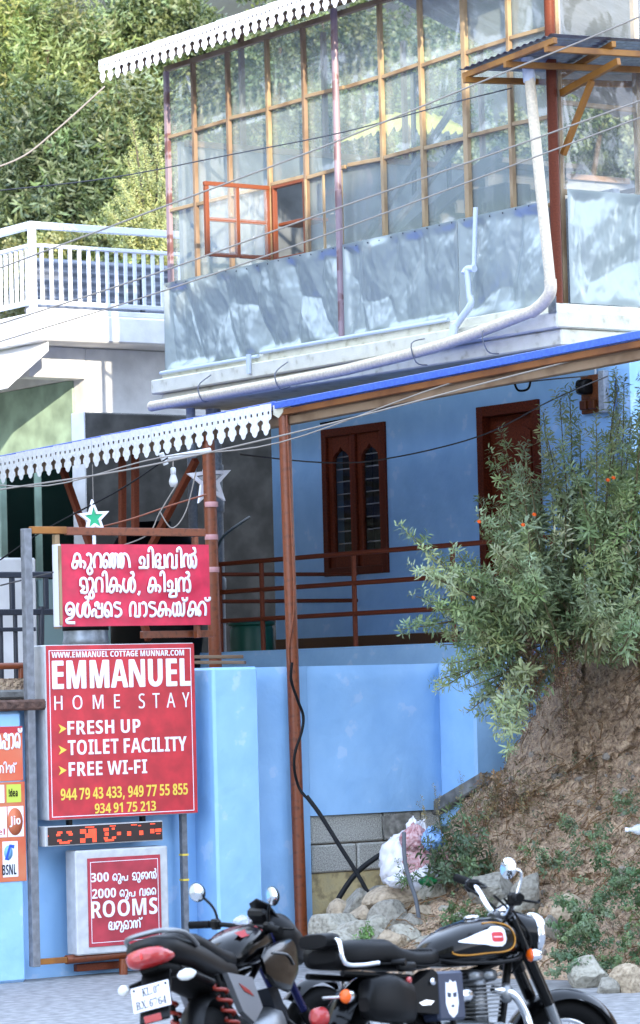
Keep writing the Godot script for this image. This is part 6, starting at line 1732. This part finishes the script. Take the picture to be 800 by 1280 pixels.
func spray_mesh(sd: int, n: int, stem: float, l: float, w: float, droop: float, spread: float) -> Mesh:
	# a twig along +y with n leaves round it
	var r := RandomNumberGenerator.new()
	r.seed = sd
	var st := SurfaceTool.new()
	st.begin(Mesh.PRIMITIVE_TRIANGLES)
	st.set_smooth_group(-1)
	for i in n:
		var q := (i + 0.5) / n
		var a := i * 2.4 + r.randf_range(-0.4, 0.4)
		var up := r.randf_range(0.2, 0.9) * (1.0 - spread * 0.5) + q * 0.4
		var d := Vector3(cos(a), up, sin(a)).normalized()
		leaf_into(st, Vector3(0, stem * q, 0) + d * 0.004, d, Vector3(cos(a + 1.3) * 0.5, 1, sin(a + 1.3) * 0.5).normalized(), l * r.randf_range(0.7, 1.15) * (1.0 - 0.35 * q), w * r.randf_range(0.8, 1.1), droop * r.randf_range(0.5, 1.3))
	st.generate_normals()
	return st.commit()

func aim(dir: Vector3, roll: float, k: float) -> Basis:
	var y := dir.normalized()
	var x := y.cross(Vector3(0.3, 0.1, 0.9)).normalized()
	return (Basis(x, y, x.cross(y)) * Basis(Vector3.UP, roll)).scaled_local(Vector3.ONE * k)

func jit(c: Color, v: float) -> Color:
	var k := rng.randf_range(1.0 - v, 1.0 + v)
	return Color(c.r * k * rng.randf_range(0.92, 1.08), c.g * k, c.b * k * rng.randf_range(0.85, 1.15))

func shrub(n: String, label: String, cat: String, base: Vector3, stems: Array, leafm: Array, cols: Array, step: float, size: float, sway: float, stem_r: float, group := "") -> Node3D:
	# stems: [start, tip] pairs; leaves of shrinking size all along the upper part of each stem and on side twigs
	var t := thing(n, label, cat, base, group)
	var st := SurfaceTool.new()
	st.begin(Mesh.PRIMITIVE_TRIANGLES)
	st.set_smooth_group(0)
	var xf := []
	var cc := []
	for q in stems:
		var a: Vector3 = q[0]
		var b: Vector3 = q[1]
		var L := a.distance_to(b)
		var side := Vector3(rng.randf_range(-1, 1), rng.randf_range(-0.3, 0.3), rng.randf_range(-1, 1)) * L * sway
		var m := (a + b) * 0.5 + side
		var pts := PackedVector3Array()
		for k in 7:
			var f := k / 6.0
			pts.append(a * (1 - f) * (1 - f) + m * 2 * f * (1 - f) + b * f * f - base)
		tube_into(st, pts, [stem_r, stem_r * 0.3], 5, 0)
		var lo: float = q[2] if q.size() > 2 else 0.25
		var nl := int(L * (1.0 - lo) / step)
		var tone := jit(cols[rng.randi() % cols.size()], 0.18)
		for k in nl:
			var f := lo + (1.0 - lo) * (k + rng.randf()) / nl
			var p := a * (1 - f) * (1 - f) + m * 2 * f * (1 - f) + b * f * f
			var dir := ((m - a) * (1 - f) + (b - m) * f).normalized()
			var out := Vector3(rng.randf_range(-1, 1), rng.randf_range(-0.35, 0.75), rng.randf_range(-1, 1))
			var d := (dir * 0.55 + out.normalized() * (1.0 if f < 0.96 else 0.25)).normalized()
			var k2 := size * (1.15 - 0.5 * f) * rng.randf_range(0.7, 1.25)
			xf.append(Transform3D(aim(d, rng.randf() * TAU, k2), p - base + d * 0.01))
			cc.append(jit(tone, 0.22))
	st.generate_normals()
	P(t, "stems", st.commit(), mats["twig"], base)
	scatter_mixed(t, "foliage", leafm, mats["leaf_bush"], xf, cc)
	return t

func scatter_mixed(t: Node, n: String, meshes: Array, m: Material, xf: Array, cc: Array) -> void:
	scatter(t, n, meshes[0], m, xf, cc).set_meta("kind", "stuff")

func plants() -> void:
	var sp := []
	for k in 3:
		sp.append(spray_mesh(20 + k, 11, 0.1, 0.1, 0.0155, 0.4, 0.7))
	var G := [Color(0.29, 0.35, 0.18), Color(0.23, 0.3, 0.14), Color(0.36, 0.4, 0.21), Color(0.2, 0.26, 0.13)]
	# the big bush on the bank: tips read from the photograph, roots on the bank's shoulder
	var tips := [[505, 662], [530, 690], [545, 720], [560, 760], [570, 690], [600, 625], [630, 545], [650, 600], [655, 560], [700, 500], [712, 490], [725, 540], [745, 520], [770, 470], [780, 480], [790, 520], [810, 460], [830, 500], [850, 540], [680, 585], [690, 620], [740, 570], [765, 560], [590, 700], [615, 720], [640, 680], [660, 660], [700, 650], [720, 630], [750, 620], [780, 600], [800, 580], [830, 600], [575, 800], [600, 830], [585, 860], [570, 845], [600, 880], [620, 900], [560, 830], [545, 790], [610, 780], [640, 760], [670, 730], [700, 710], [730, 700], [760, 690], [790, 680], [820, 680], [640, 850], [650, 890], [660, 800], [690, 790], [720, 770], [760, 760], [790, 770], [810, 740], [630, 920], [780, 800], [740, 790], [680, 840], [610, 660], [545, 745], [850, 640], [870, 700], [840, 760], [520, 745], [555, 770], [595, 745], [625, 640], [660, 700], [690, 740], [640, 720], [590, 780]]
	var stems := []
	for q in tips:
		var D := rng.randf_range(22.6, 24.2)
		var tip := pd(q[0], q[1], D)
		var root := pd(clampf(lerpf(q[0], 720.0, 0.55) + rng.randf_range(-25, 25), 660, 900), 805 + rng.randf_range(-20, 25), lerpf(D, 23.7, 0.6))
		stems.append([root, tip, 0.12])
		if rng.randf() < 0.9:
			var mid := root.lerp(tip, rng.randf_range(0.3, 0.6))
			stems.append([mid, tip + Vector3(rng.randf_range(-0.2, 0.2), rng.randf_range(-0.28, 0.02), rng.randf_range(-0.2, 0.2)), 0.1])
	for k in 34:
		var px := rng.randf_range(600, 880)
		var py := rng.randf_range(620, 850)
		var root := pd(rng.randf_range(680, 880), 800, 23.6)
		stems.append([root.lerp(pd(px, py, 23.5), 0.2), pd(px, py - 25, rng.randf_range(22.7, 24.4)), 0.2])
	var bush := shrub("lantana_bush", "large wild grey-green bush with orange flowers spilling over the soil bank", "bush", pd(740, 830, 23.6), stems, sp, G, 0.031, 1.0, 0.09, 0.009)
	# orange flower heads
	var fl := stone_mesh(Vector3(0.016, 0.012, 0.016), 3, 14, 0.3)
	for q in [[767, 597], [760, 600], [599, 652], [592, 747], [654, 656], [668, 643]]:
		P(bush, "flower", fl, mats["orange_lens"], pd(q[0], q[1], 22.6))
	# hanging dry stems and dead leaves under the bush
	var dry := []
	for k in 80:
		var px := rng.randf_range(628, 720)
		var a := pd(px, rng.randf_range(740, 860), rng.randf_range(23.3, 24.0))
		dry.append([a, a + Vector3(rng.randf_range(-0.06, 0.06), rng.randf_range(-0.55, -0.2), rng.randf_range(-0.06, 0.06)), 0.0])
	for k in 30:
		var px := rng.randf_range(600, 660)
		var a := pd(px, rng.randf_range(960, 1010), 23.9)
		dry.append([a, a + Vector3(rng.randf_range(-0.05, 0.05), rng.randf_range(-0.3, -0.1), rng.randf_range(-0.05, 0.05)), 0.0])
	shrub("dead_growth", "brown dead stems and withered leaves hanging beneath the bush", "dead plant", pd(670, 850, 23.7), dry, [spray_mesh(40, 6, 0.07, 0.045, 0.014, 0.9, 0.8)], [Color(0.2, 0.11, 0.06), Color(0.26, 0.16, 0.08), Color(0.14, 0.08, 0.05)], 0.035, 0.9, 0.12, 0.003)
	# weeds by the rubbish bag
	var wd := []
	for q in [[560, 1010], [575, 1000], [548, 1030], [590, 1040], [600, 1020], [545, 1060], [570, 1050], [585, 1075], [557, 1085], [540, 1040], [610, 1060], [565, 1030]]:
		var tip := pd(q[0], q[1], rng.randf_range(23.1, 23.6))
		wd.append([pd(q[0] + rng.randf_range(-8, 12), 1110, 23.4), tip, 0.1])
	shrub("weed", "dark green leafy weeds growing beside the rubbish bag", "weed", pd(570, 1110, 23.4), wd, [spray_mesh(50, 8, 0.08, 0.09, 0.02, 0.5, 0.8), spray_mesh(51, 7, 0.06, 0.07, 0.028, 0.6, 0.9)], [Color(0.08, 0.14, 0.06), Color(0.1, 0.15, 0.07), Color(0.07, 0.11, 0.06)], 0.03, 1.0, 0.12, 0.004, "weeds on the bank")
	var seed_heads := []
	for q in [[543, 985], [600, 975], [612, 985], [575, 970], [590, 990], [650, 962], [528, 1000]]:
		seed_heads.append([pd(q[0] + 12, 1060, 23.45), pd(q[0], q[1], 23.35), 0.4])
	shrub("seed_stalks", "thin brown seed stalks rising above the dark green weeds", "weed", pd(580, 1060, 23.4), seed_heads, [spray_mesh(52, 8, 0.05, 0.02, 0.012, 0.3, 0.8)], [Color(0.2, 0.16, 0.07), Color(0.16, 0.14, 0.07)], 0.02, 1.0, 0.06, 0.003, "weeds on the bank")
	var few := []
	for q in [[500, 1075], [512, 1065], [520, 1080], [508, 1090], [495, 1095]]:
		few.append([pd(510, 1112, 23.35), pd(q[0], q[1], 23.3), 0.1])
	shrub("weed", "small bright green weed in front of the white rubbish bag", "weed", pd(510, 1112, 23.35), few, [spray_mesh(53, 7, 0.05, 0.06, 0.013, 0.5, 0.7)], [Color(0.1, 0.17, 0.07)], 0.03, 0.9, 0.08, 0.003, "weeds on the bank")
	few = []
	for q in [[450, 1160], [462, 1158], [456, 1150], [470, 1168], [444, 1172]]:
		few.append([pd(456, 1182, 22.8), pd(q[0], q[1], 22.75), 0.1])
	shrub("weed", "tuft of fresh green leaves among the rocks behind the saddle", "weed", pd(456, 1182, 22.8), few, [spray_mesh(54, 6, 0.04, 0.07, 0.022, 0.6, 0.7)], [Color(0.12, 0.22, 0.06)], 0.03, 0.9, 0.08, 0.003, "weeds on the bank")
	few = []
	for k in 16:
		var px := rng.randf_range(560, 610)
		few.append([pd(px, 1165, 22.9), pd(px + rng.randf_range(-12, 12), rng.randf_range(1120, 1150), 22.8), 0.05])
	shrub("weed", "low green weeds behind the motorcycle tank", "weed", pd(585, 1165, 22.9), few, [spray_mesh(55, 8, 0.05, 0.045, 0.02, 0.6, 0.8)], [Color(0.09, 0.16, 0.06), Color(0.12, 0.17, 0.07)], 0.025, 0.9, 0.12, 0.003, "weeds on the bank")
	# green creeper mat at the right foot of the bank
	var mat_ := []
	for k in 150:
		var px := rng.randf_range(700, 880)
		var py := rng.randf_range(1060, 1215)
		if py < 1150 and px < 735:
			py += 70
		var p := pd(px, py, 22.3 - (py - 1060) / 155.0 * 0.9)
		mat_.append([p, p + Vector3(rng.randf_range(-0.1, 0.16), rng.randf_range(-0.03, 0.14), rng.randf_range(-0.12, 0.16)), 0.0])
	shrub("creeper", "mat of small green creeper leaves at the foot of the bank", "weed", pd(770, 1180, 22.0), mat_, [spray_mesh(56, 9, 0.06, 0.03, 0.02, 0.5, 0.9), spray_mesh(57, 8, 0.06, 0.022, 0.014, 0.5, 0.9)], [Color(0.1, 0.16, 0.07), Color(0.08, 0.14, 0.06), Color(0.14, 0.19, 0.09)], 0.016, 1.0, 0.2, 0.0025, "weeds on the bank")
	for z in [[735, 1050, "patch of green weeds high on the bare soil"], [790, 1010, "pale green weeds beside the plastic bottle"], [690, 1085, "sparse green weeds beside the tall half buried stone"]]:
		few = []
		for k in 14:
			var p := pd(z[0] + rng.randf_range(-30, 30), z[1] + rng.randf_range(-14, 14), 22.5 if z[0] < 760 else 22.1)
			few.append([p, p + Vector3(rng.randf_range(-0.02, 0.1), rng.randf_range(0.02, 0.14), rng.randf_range(-0.02, 0.1)), 0.0])
		shrub("weed", z[2], "weed", pd(z[0], z[1] + 14, 22.4), few, [spray_mesh(58, 7, 0.05, 0.035, 0.018, 0.5, 0.9)], [Color(0.12, 0.17, 0.08), Color(0.1, 0.14, 0.07)], 0.02, 1.0, 0.15, 0.002, "weeds on the bank")
	# roots and dry twigs strewn over the bank
	var st := SurfaceTool.new()
	st.begin(Mesh.PRIMITIVE_TRIANGLES)
	st.set_smooth_group(0)
	for k in 420:
		var s := rng.randf_range(0.14, 0.62)
		var t := rng.randf_range(0.04, 0.72)
		if rng.randf() < 0.6:
			t = rng.randf_range(0.04, 0.42)
		var pts := PackedVector3Array()
		var ds := rng.randf_range(-0.04, 0.04)
		var dt := rng.randf_range(-0.12, 0.05)
		for j in 5:
			var f := j / 4.0
			pts.append(bank_at(clampf(s + ds * f + rng.randf_range(-0.006, 0.006), 0.02, 0.9), clampf(t + dt * f, 0.01, 0.85)) + Vector3(0.02 + 0.05 * sin(f * PI), 0.01 + 0.03 * sin(f * PI), 0.02 + 0.04 * sin(f * PI)))
		tube_into(st, pts, [rng.randf_range(0.002, 0.006), 0.0015], 4, 2)
	st.generate_normals()
	var tw := P(self, "dry_twigs", st.commit(), mats["dry"])
	meta(tw, "tangle of dry twigs and roots over the soil bank", "twigs")
	tw.set_meta("kind", "stuff")
	var xf := []
	var cc := []
	for k in 2600:
		var s := rng.randf_range(0.14, 0.7)
		var t := rng.randf_range(0.02, 0.5)
		xf.append(Transform3D(aim(Vector3(rng.randf_range(-1, 1), rng.randf_range(0, 1), rng.randf_range(-1, 1)), rng.randf() * TAU, rng.randf_range(0.5, 1.1)), bank_at(s, t) + Vector3(0.01, 0.01, 0.01)))
		cc.append(jit([Color(0.25, 0.17, 0.1), Color(0.18, 0.12, 0.07), Color(0.3, 0.22, 0.13), Color(0.12, 0.14, 0.07)][k % 4], 0.25))
	var lit := scatter(self, "leaf_litter", spray_mesh(60, 4, 0.04, 0.05, 0.012, 0.6, 1.0), mats["leaf_bush"], xf, cc)
	meta(lit, "brown dead leaves and dry grass littering the soil bank", "leaf litter")
	lit.set_meta("kind", "stuff")

func tree(n: String, label: String, base: Vector3, h: float, blobs: Array, meshes: Array, cols: Array, count: int, size: float, hang: float, group := "") -> void:
	var t := thing(n, label, "tree", base, group)
	P(t, "trunk", tube(PackedVector3Array([base, base + Vector3(0.1, h * 0.4, 0.1), base + Vector3(-0.1, h * 0.85, 0)]), [0.28, 0.18, 0.05], 10, 4), mats["bark"])
	var st := SurfaceTool.new()
	st.begin(Mesh.PRIMITIVE_TRIANGLES)
	st.set_smooth_group(0)
	var xf := []
	var cc := []
	var total := 0.0
	for b in blobs:
		total += b[1].x * b[1].y * b[1].z
	for b in blobs:
		var c: Vector3 = b[0]
		var r: Vector3 = b[1]
		tube_into(st, PackedVector3Array([base + Vector3(0, minf(h * 0.6, maxf(c.y - base.y - r.y, 0.3)), 0), (base + c) * 0.5 + Vector3(0, (c.y - base.y) * 0.25, 0), c]), [0.09, 0.03], 6, 3)
		var nb := int(count * r.x * r.y * r.z / total)
		var twigs := maxi(6, nb / 14)
		var knots := []
		for k in 11:
			var e := Vector3(rng.randf_range(-1, 1), rng.randf_range(-1, 1), rng.randf_range(-1, 1)).normalized()
			knots.append([c + e * r * pow(rng.randf(), 0.4) * 0.9, jit(cols[rng.randi() % cols.size()], 0.3)])
		for k in twigs:
			# a hanging branchlet: a run of sprays
			var d := Vector3(rng.randf_range(-1, 1), rng.randf_range(-0.8, 1), rng.randf_range(-1, 1)).normalized()
			var kn: Array = knots[k % 11]
			var q: Vector3 = kn[0] + d * r * 0.36 * pow(rng.randf(), 0.5)
			var tone: Color = jit(kn[1], 0.15)
			var drift := Vector3(d.x, 0, d.z) * rng.randf_range(0.2, 0.7) + Vector3(0, -hang, 0)
			var len := rng.randf_range(0.5, 1.3) * size
			for j in 14:
				var f := j / 13.0
				var p := q + drift * len * f + Vector3(0, -hang * len * f * f * 0.6, 0) + Vector3(rng.randf_range(-1, 1), rng.randf_range(-1, 1), rng.randf_range(-1, 1)) * 0.12 * size
				var dd := drift.normalized() + Vector3(rng.randf_range(-1, 1), rng.randf_range(-0.6, 0.6), rng.randf_range(-1, 1)) * 0.9
				xf.append(Transform3D(aim(dd, rng.randf() * TAU, size * rng.randf_range(0.7, 1.25)), p))
				cc.append(jit(tone, 0.15))
	st.generate_normals()
	P(t, "limbs", st.commit(), mats["bark"])
	for i in xf.size():
		xf[i] = Transform3D(xf[i].basis, xf[i].origin - base)
	scatter(t, "crown", meshes[0], mats["leaf_tree"], xf, cc).set_meta("kind", "stuff")

func trees() -> void:
	var willow := []
	for k in 2:
		willow.append(spray_mesh(80 + k, 10, 0.3, 0.2, 0.028, 0.8, 0.6))
	var broad := []
	for k in 2:
		broad.append(spray_mesh(90 + k, 9, 0.2, 0.13, 0.045, 0.4, 0.8))
	var C := [Color(0.085, 0.12, 0.055), Color(0.1, 0.135, 0.06), Color(0.12, 0.15, 0.07), Color(0.08, 0.11, 0.055)]
	# hill behind the houses
	S("hill", grid(60, 40, func(u: float, v: float):
		var X := -45.0 + 90.0 * u
		var D := 50.0 + 60.0 * v
		return plan(X, D, 1.5 + (D - 50.0) * 0.42 + 2.5 * nz.get_noise_2d(X * 0.05, D * 0.05))), mt("hill_soil", Color(0.13, 0.15, 0.08), 0.95, 0.0, texs["soilt"], 0.15))
	# wooded slope up the street to the left, mirrored in the film and the panes
	S("side_hill", grid(40, 40, func(u: float, v: float):
		var x := -17.0 - 45.0 * u
		var z := 2.0 + 60.0 * v
		return Vector3(x, 1.9 + 20.0 * u + 2.0 * nz.get_noise_2d(x * 0.06, z * 0.06), z)), mats["hill_soil"])
	for q in [[-21, 10, 8.0, "lowest tree on the side slope, beside the white house"], [-23, 17, 9.5, "round-crowned tree on the side slope behind the plain house"], [-20, 24, 8.0, "low tree at the street end of the side slope"], [-27, 6, 10.0, "tree on the side slope nearest the far hill"], [-29, 13, 12.0, "tall tree high on the side slope above the round-crowned one"], [-28, 22, 12.0, "tall tree high on the side slope above the plain house"], [-24, 30, 10.0, "outermost tree on the side slope along the street"]]:
		var b0 := Vector3(q[0], 1.9 + (-17.0 - q[0]) * 0.44, q[1])
		var bl2 := []
		for k in 4:
			bl2.append([b0 + Vector3(rng.randf_range(-1.6, 1.6), q[2] * (0.35 + 0.17 * k), rng.randf_range(-1.6, 1.6)), Vector3(2.2, 1.8, 2.2)])
		tree("slope_tree", q[3], b0, q[2], bl2, broad, C, 1500, 2.0, 0.3, "trees on the side slope")
	# trees on the bank's far side, which the street-facing sheets mirror
	for q in [[11, -9, 9.0, "broad tree on the high bank beyond the tin hood"], [16, -12, 11.0, "tall tree on the high bank down the street"], [14, -17, 11.0, "tall tree behind the broad one on the high bank"], [21, -15, 10.0, "roadside tree farthest down the street"], [8, -14, 9.0, "tree on the high bank behind the guest house"]]:
		var b1 := Vector3(q[0], 0.0 if q[0] > 12 else 1.0, q[1])
		var bl3 := []
		for k in 4:
			bl3.append([b1 + Vector3(rng.randf_range(-1.6, 1.6), q[2] * (0.3 + 0.18 * k), rng.randf_range(-1.6, 1.6)), Vector3(2.6, 2.0, 2.6)])
		tree("bank_tree", q[3], b1, q[2], bl3, broad, C, 1500, 2.0, 0.3, "trees on the high bank")
	# crowns from pixel discs: px, py, rx, ry, depth
	var T := [
		["drooping_tree", "tall dark green drooping tree over the white balcony", [[55, 215, 75, 70], [110, 190, 75, 80], [150, 120, 60, 70], [80, 130, 80, 60], [30, 280, 60, 50], [160, 210, 50, 70]], 47.0, willow, C, 4200, 1.3, 0.7],
		["drooping_tree", "sunlit yellow-green drooping tree rising highest at the picture's far hill edge", [[60, 60, 90, 60], [0, 100, 70, 80], [120, 40, 90, 50], [-60, 160, 80, 90], [20, 10, 110, 60], [-30, 250, 70, 60]], 50.0, willow, [Color(0.17, 0.21, 0.08), Color(0.21, 0.23, 0.1), Color(0.13, 0.17, 0.07)], 4200, 1.3, 0.6],
		["shade_tree", "dense round-leaved tree close behind the lace eave", [[205, 100, 60, 90], [230, 40, 80, 70], [190, 20, 70, 50], [200, 190, 30, 60]], 52.0, broad, C, 3600, 1.1, 0.3],
		["hill_tree", "green tree seen through the left bays of the film", [[290, 120, 80, 100], [350, 60, 80, 90], [260, 230, 70, 80], [380, 180, 70, 90]], 54.0, broad, C, 3600, 1.1, 0.3],
		["hill_tree", "green tree seen through the middle bays of the film", [[470, 80, 90, 90], [440, 190, 80, 90], [530, 40, 80, 70], [520, 230, 70, 80], [400, 20, 70, 60]], 56.0, broad, [Color(0.12, 0.16, 0.06), Color(0.08, 0.12, 0.05)], 3600, 1.1, 0.3],
		["hill_tree", "green tree seen through the right bays of the film and under the tin hood", [[640, 180, 80, 80], [720, 200, 80, 90], [800, 180, 90, 100], [610, 250, 70, 60], [760, 100, 70, 60]], 56.0, broad, C, 3200, 1.1, 0.3],
		["drooping_tree", "drooping tree on the hill beyond the shop side of the balcony", [[-180, 120, 110, 90], [-240, 200, 100, 90], [-140, 230, 90, 90], [-200, 40, 110, 70], [-290, 110, 90, 90]], 50.0, willow, C, 2600, 1.5, 0.6],
		["drooping_tree", "outermost drooping tree on the hill, past the end of the balcony", [[-420, 120, 120, 90], [-480, 200, 110, 90], [-370, 230, 100, 90], [-430, 40, 110, 70]], 51.0, willow, C, 2200, 1.6, 0.6],
		["low_tree", "leafy low tree just behind the corrugated balcony screen", [[120, 300, 60, 40], [180, 320, 50, 40], [40, 330, 60, 40]], 45.0, broad, [Color(0.15, 0.17, 0.07), Color(0.1, 0.13, 0.05)], 1800, 0.8, 0.2]]
	for q in T:
		var blobs := []
		var mean := Vector3.ZERO
		var D: float = q[3]
		for b in q[2]:
			var c := pd(b[0], b[1], D + rng.randf_range(-1.5, 1.5))
			var k := D / F
			blobs.append([c, Vector3(b[2] * k, b[3] * k, b[2] * k * 1.1)])
			mean += c / q[2].size()
		var gy := 2.0 + maxf(0.0, (D - 50.0) * 0.42)
		tree(q[0], q[1], Vector3(mean.x, gy - 0.4, mean.z), mean.y - gy + 1.0, blobs, q[4], q[5], q[6], q[7], q[8], "trees behind the houses")
	# pale young conifer-like tree by the wall of the film storey
	var pale := thing("pale_sapling", "pale yellow-green feathery sapling beside the corner of the film storey", "tree", pd(185, 330, 42.0), "trees behind the houses")
	var st := SurfaceTool.new()
	st.begin(Mesh.PRIMITIVE_TRIANGLES)
	st.set_smooth_group(0)
	var base := pd(185, 330, 42.0)
	var xf := []
	var cc := []
	for q in [[165, 150, 185, 300], [198, 158, 195, 300], [180, 185, 190, 300], [150, 230, 180, 310], [135, 265, 175, 320], [210, 200, 195, 310], [160, 200, 182, 300], [145, 250, 178, 315], [125, 285, 170, 325], [190, 215, 190, 310], [175, 240, 185, 310], [205, 250, 195, 315], [155, 275, 180, 320], [185, 265, 188, 320]]:
		var a := pd(q[2], q[3], 42.0)
		var b := pd(q[0], q[1], 42.0 + rng.randf_range(-0.8, 0.8))
		tube_into(st, PackedVector3Array([a - base, (a + b) * 0.5 + Vector3(0, 0.1, 0) - base, b - base]), [0.02, 0.006], 5, 3)
		for k in 95:
			var f := k / 94.0
			var d := (b - a).normalized() * 0.6 + Vector3(rng.randf_range(-1, 1), rng.randf_range(-0.2, 0.8), rng.randf_range(-1, 1)) * 0.9
			xf.append(Transform3D(aim(d, rng.randf() * TAU, 0.62 * (1.25 - 0.75 * f)), a.lerp(b, f) - base))
			cc.append(jit(Color(0.3, 0.32, 0.13), 0.2))
	st.generate_normals()
	P(pale, "trunk", st.commit(), mats["bark"], base)
	scatter_mixed(pale, "crown", [spray_mesh(95, 9, 0.28, 0.16, 0.03, 0.2, 0.7)], mats["leaf_tree"], xf, cc)
	# banana plant behind the film
	var bs := pd(560, 340, 42.0)
	bs.y = 3.6
	var t := thing("banana_plant", "broad yellow-green banana leaves spread behind the middle film panes", "banana plant", bs)
	P(t, "trunk", tube(PackedVector3Array([bs, bs + Vector3(0, 1.8, 0.05), bs + Vector3(0.05, 3.6, 0)]), [0.14, 0.08], 10, 3), mt("banana_stem", Color(0.35, 0.4, 0.2), 0.7))
	var bl := mt("banana_leaf", Color(0.6, 0.61, 0.34), 0.45, 0.0, ntex("banana", 0.03, 0.8, 1.0, 3), 1.0)
	bl.backlight_enabled = true
	bl.backlight = Color(0.6, 0.7, 0.3)
	for q in [[590, 165, 425, 178, 0.34], [575, 250, 480, 215, 0.3], [560, 330, 425, 312, 0.34], [575, 310, 500, 370, 0.28]]:
		P(t, "leaf", banana_leaf(pd(q[0], q[1], 42.0), pd(q[2], q[3], 42.0 + rng.randf_range(-0.6, 0.6)), q[4]), bl)

func banana_leaf(a: Vector3, b: Vector3, w: float) -> Mesh:
	var L := a.distance_to(b)
	var dir := (b - a).normalized()
	var side := (dir.cross(fwd()) + fwd() * 0.35).normalized()
	return grid(90, 8, func(u: float, v: float):
		var t: float = (v - 0.5) * 2.0
		var c := a.lerp(b, u) + Vector3(0, L * 0.16 * sin(u * PI), 0)
		var ww := w * 0.5 * sin(PI * clampf(0.08 + u * 0.92, 0.0, 1.0)) * (0.7 + 0.45 * absf(t) * (fmod(u * 17.0, 1.0) - 0.5) + 0.3 * nz.get_noise_2d(u * 9.0, t))
		return c + side * t * ww - Vector3(0, absf(t) * ww * 0.5, 0))

func street_behind() -> void:
	# an unseen block added across the street to shade the road and lower storeys
	var b := thing("added_shade_block", "tall plain unseen block added across the street to cast shade", "building", Vector3(34, 0, 12))
	bx(b, "wall", mats["cream"], Vector3(30, 0, 1), Vector3(42, SHADE, 31), 0.02)
	bx(b, "parapet", mats["concrete"], Vector3(29.9, SHADE, 0.9), Vector3(30.2, SHADE + 0.6, 31.1), 0.02)
	for k in 5:
		for j in 4:
			var z := 3.0 + k * 5.6
			var y := 1.2 + j * 3.1
			var w := bx(b, "window", mats["dark_green_glass"], Vector3(29.97, y, z), Vector3(29.99, y + 1.4, z + 1.8), 0.0)
			bx(w, "sill", mats["concrete"], Vector3(29.8, y - 0.1, z - 0.1), Vector3(29.995, y, z + 1.9))
	# an unseen house added up the street to close off sky and darken the bay
	var n := thing("added_next_house", "plain unseen three-storey house added beside the blue shop to block sky light", "house", Vector3(-4.5, 0, 13))
	bx(n, "wall", mats["cream"], Vector3(-10, 0, 8.2), Vector3(0.4, 9.5, 18), 0.02)
	bx(n, "roof_slab", mats["concrete"], Vector3(-10.3, 9.5, 7.9), Vector3(0.8, 9.7, 18.3), 0.02)
	for k in 4:
		for j in 3:
			var x := -9.0 + k * 2.4
			var y := 1.0 + j * 3.0
			bx(n, "window", mats["dark_green_glass"], Vector3(x, y, 8.17), Vector3(x + 1.2, y + 1.3, 8.19), 0.0)
const SHADE := 15.4
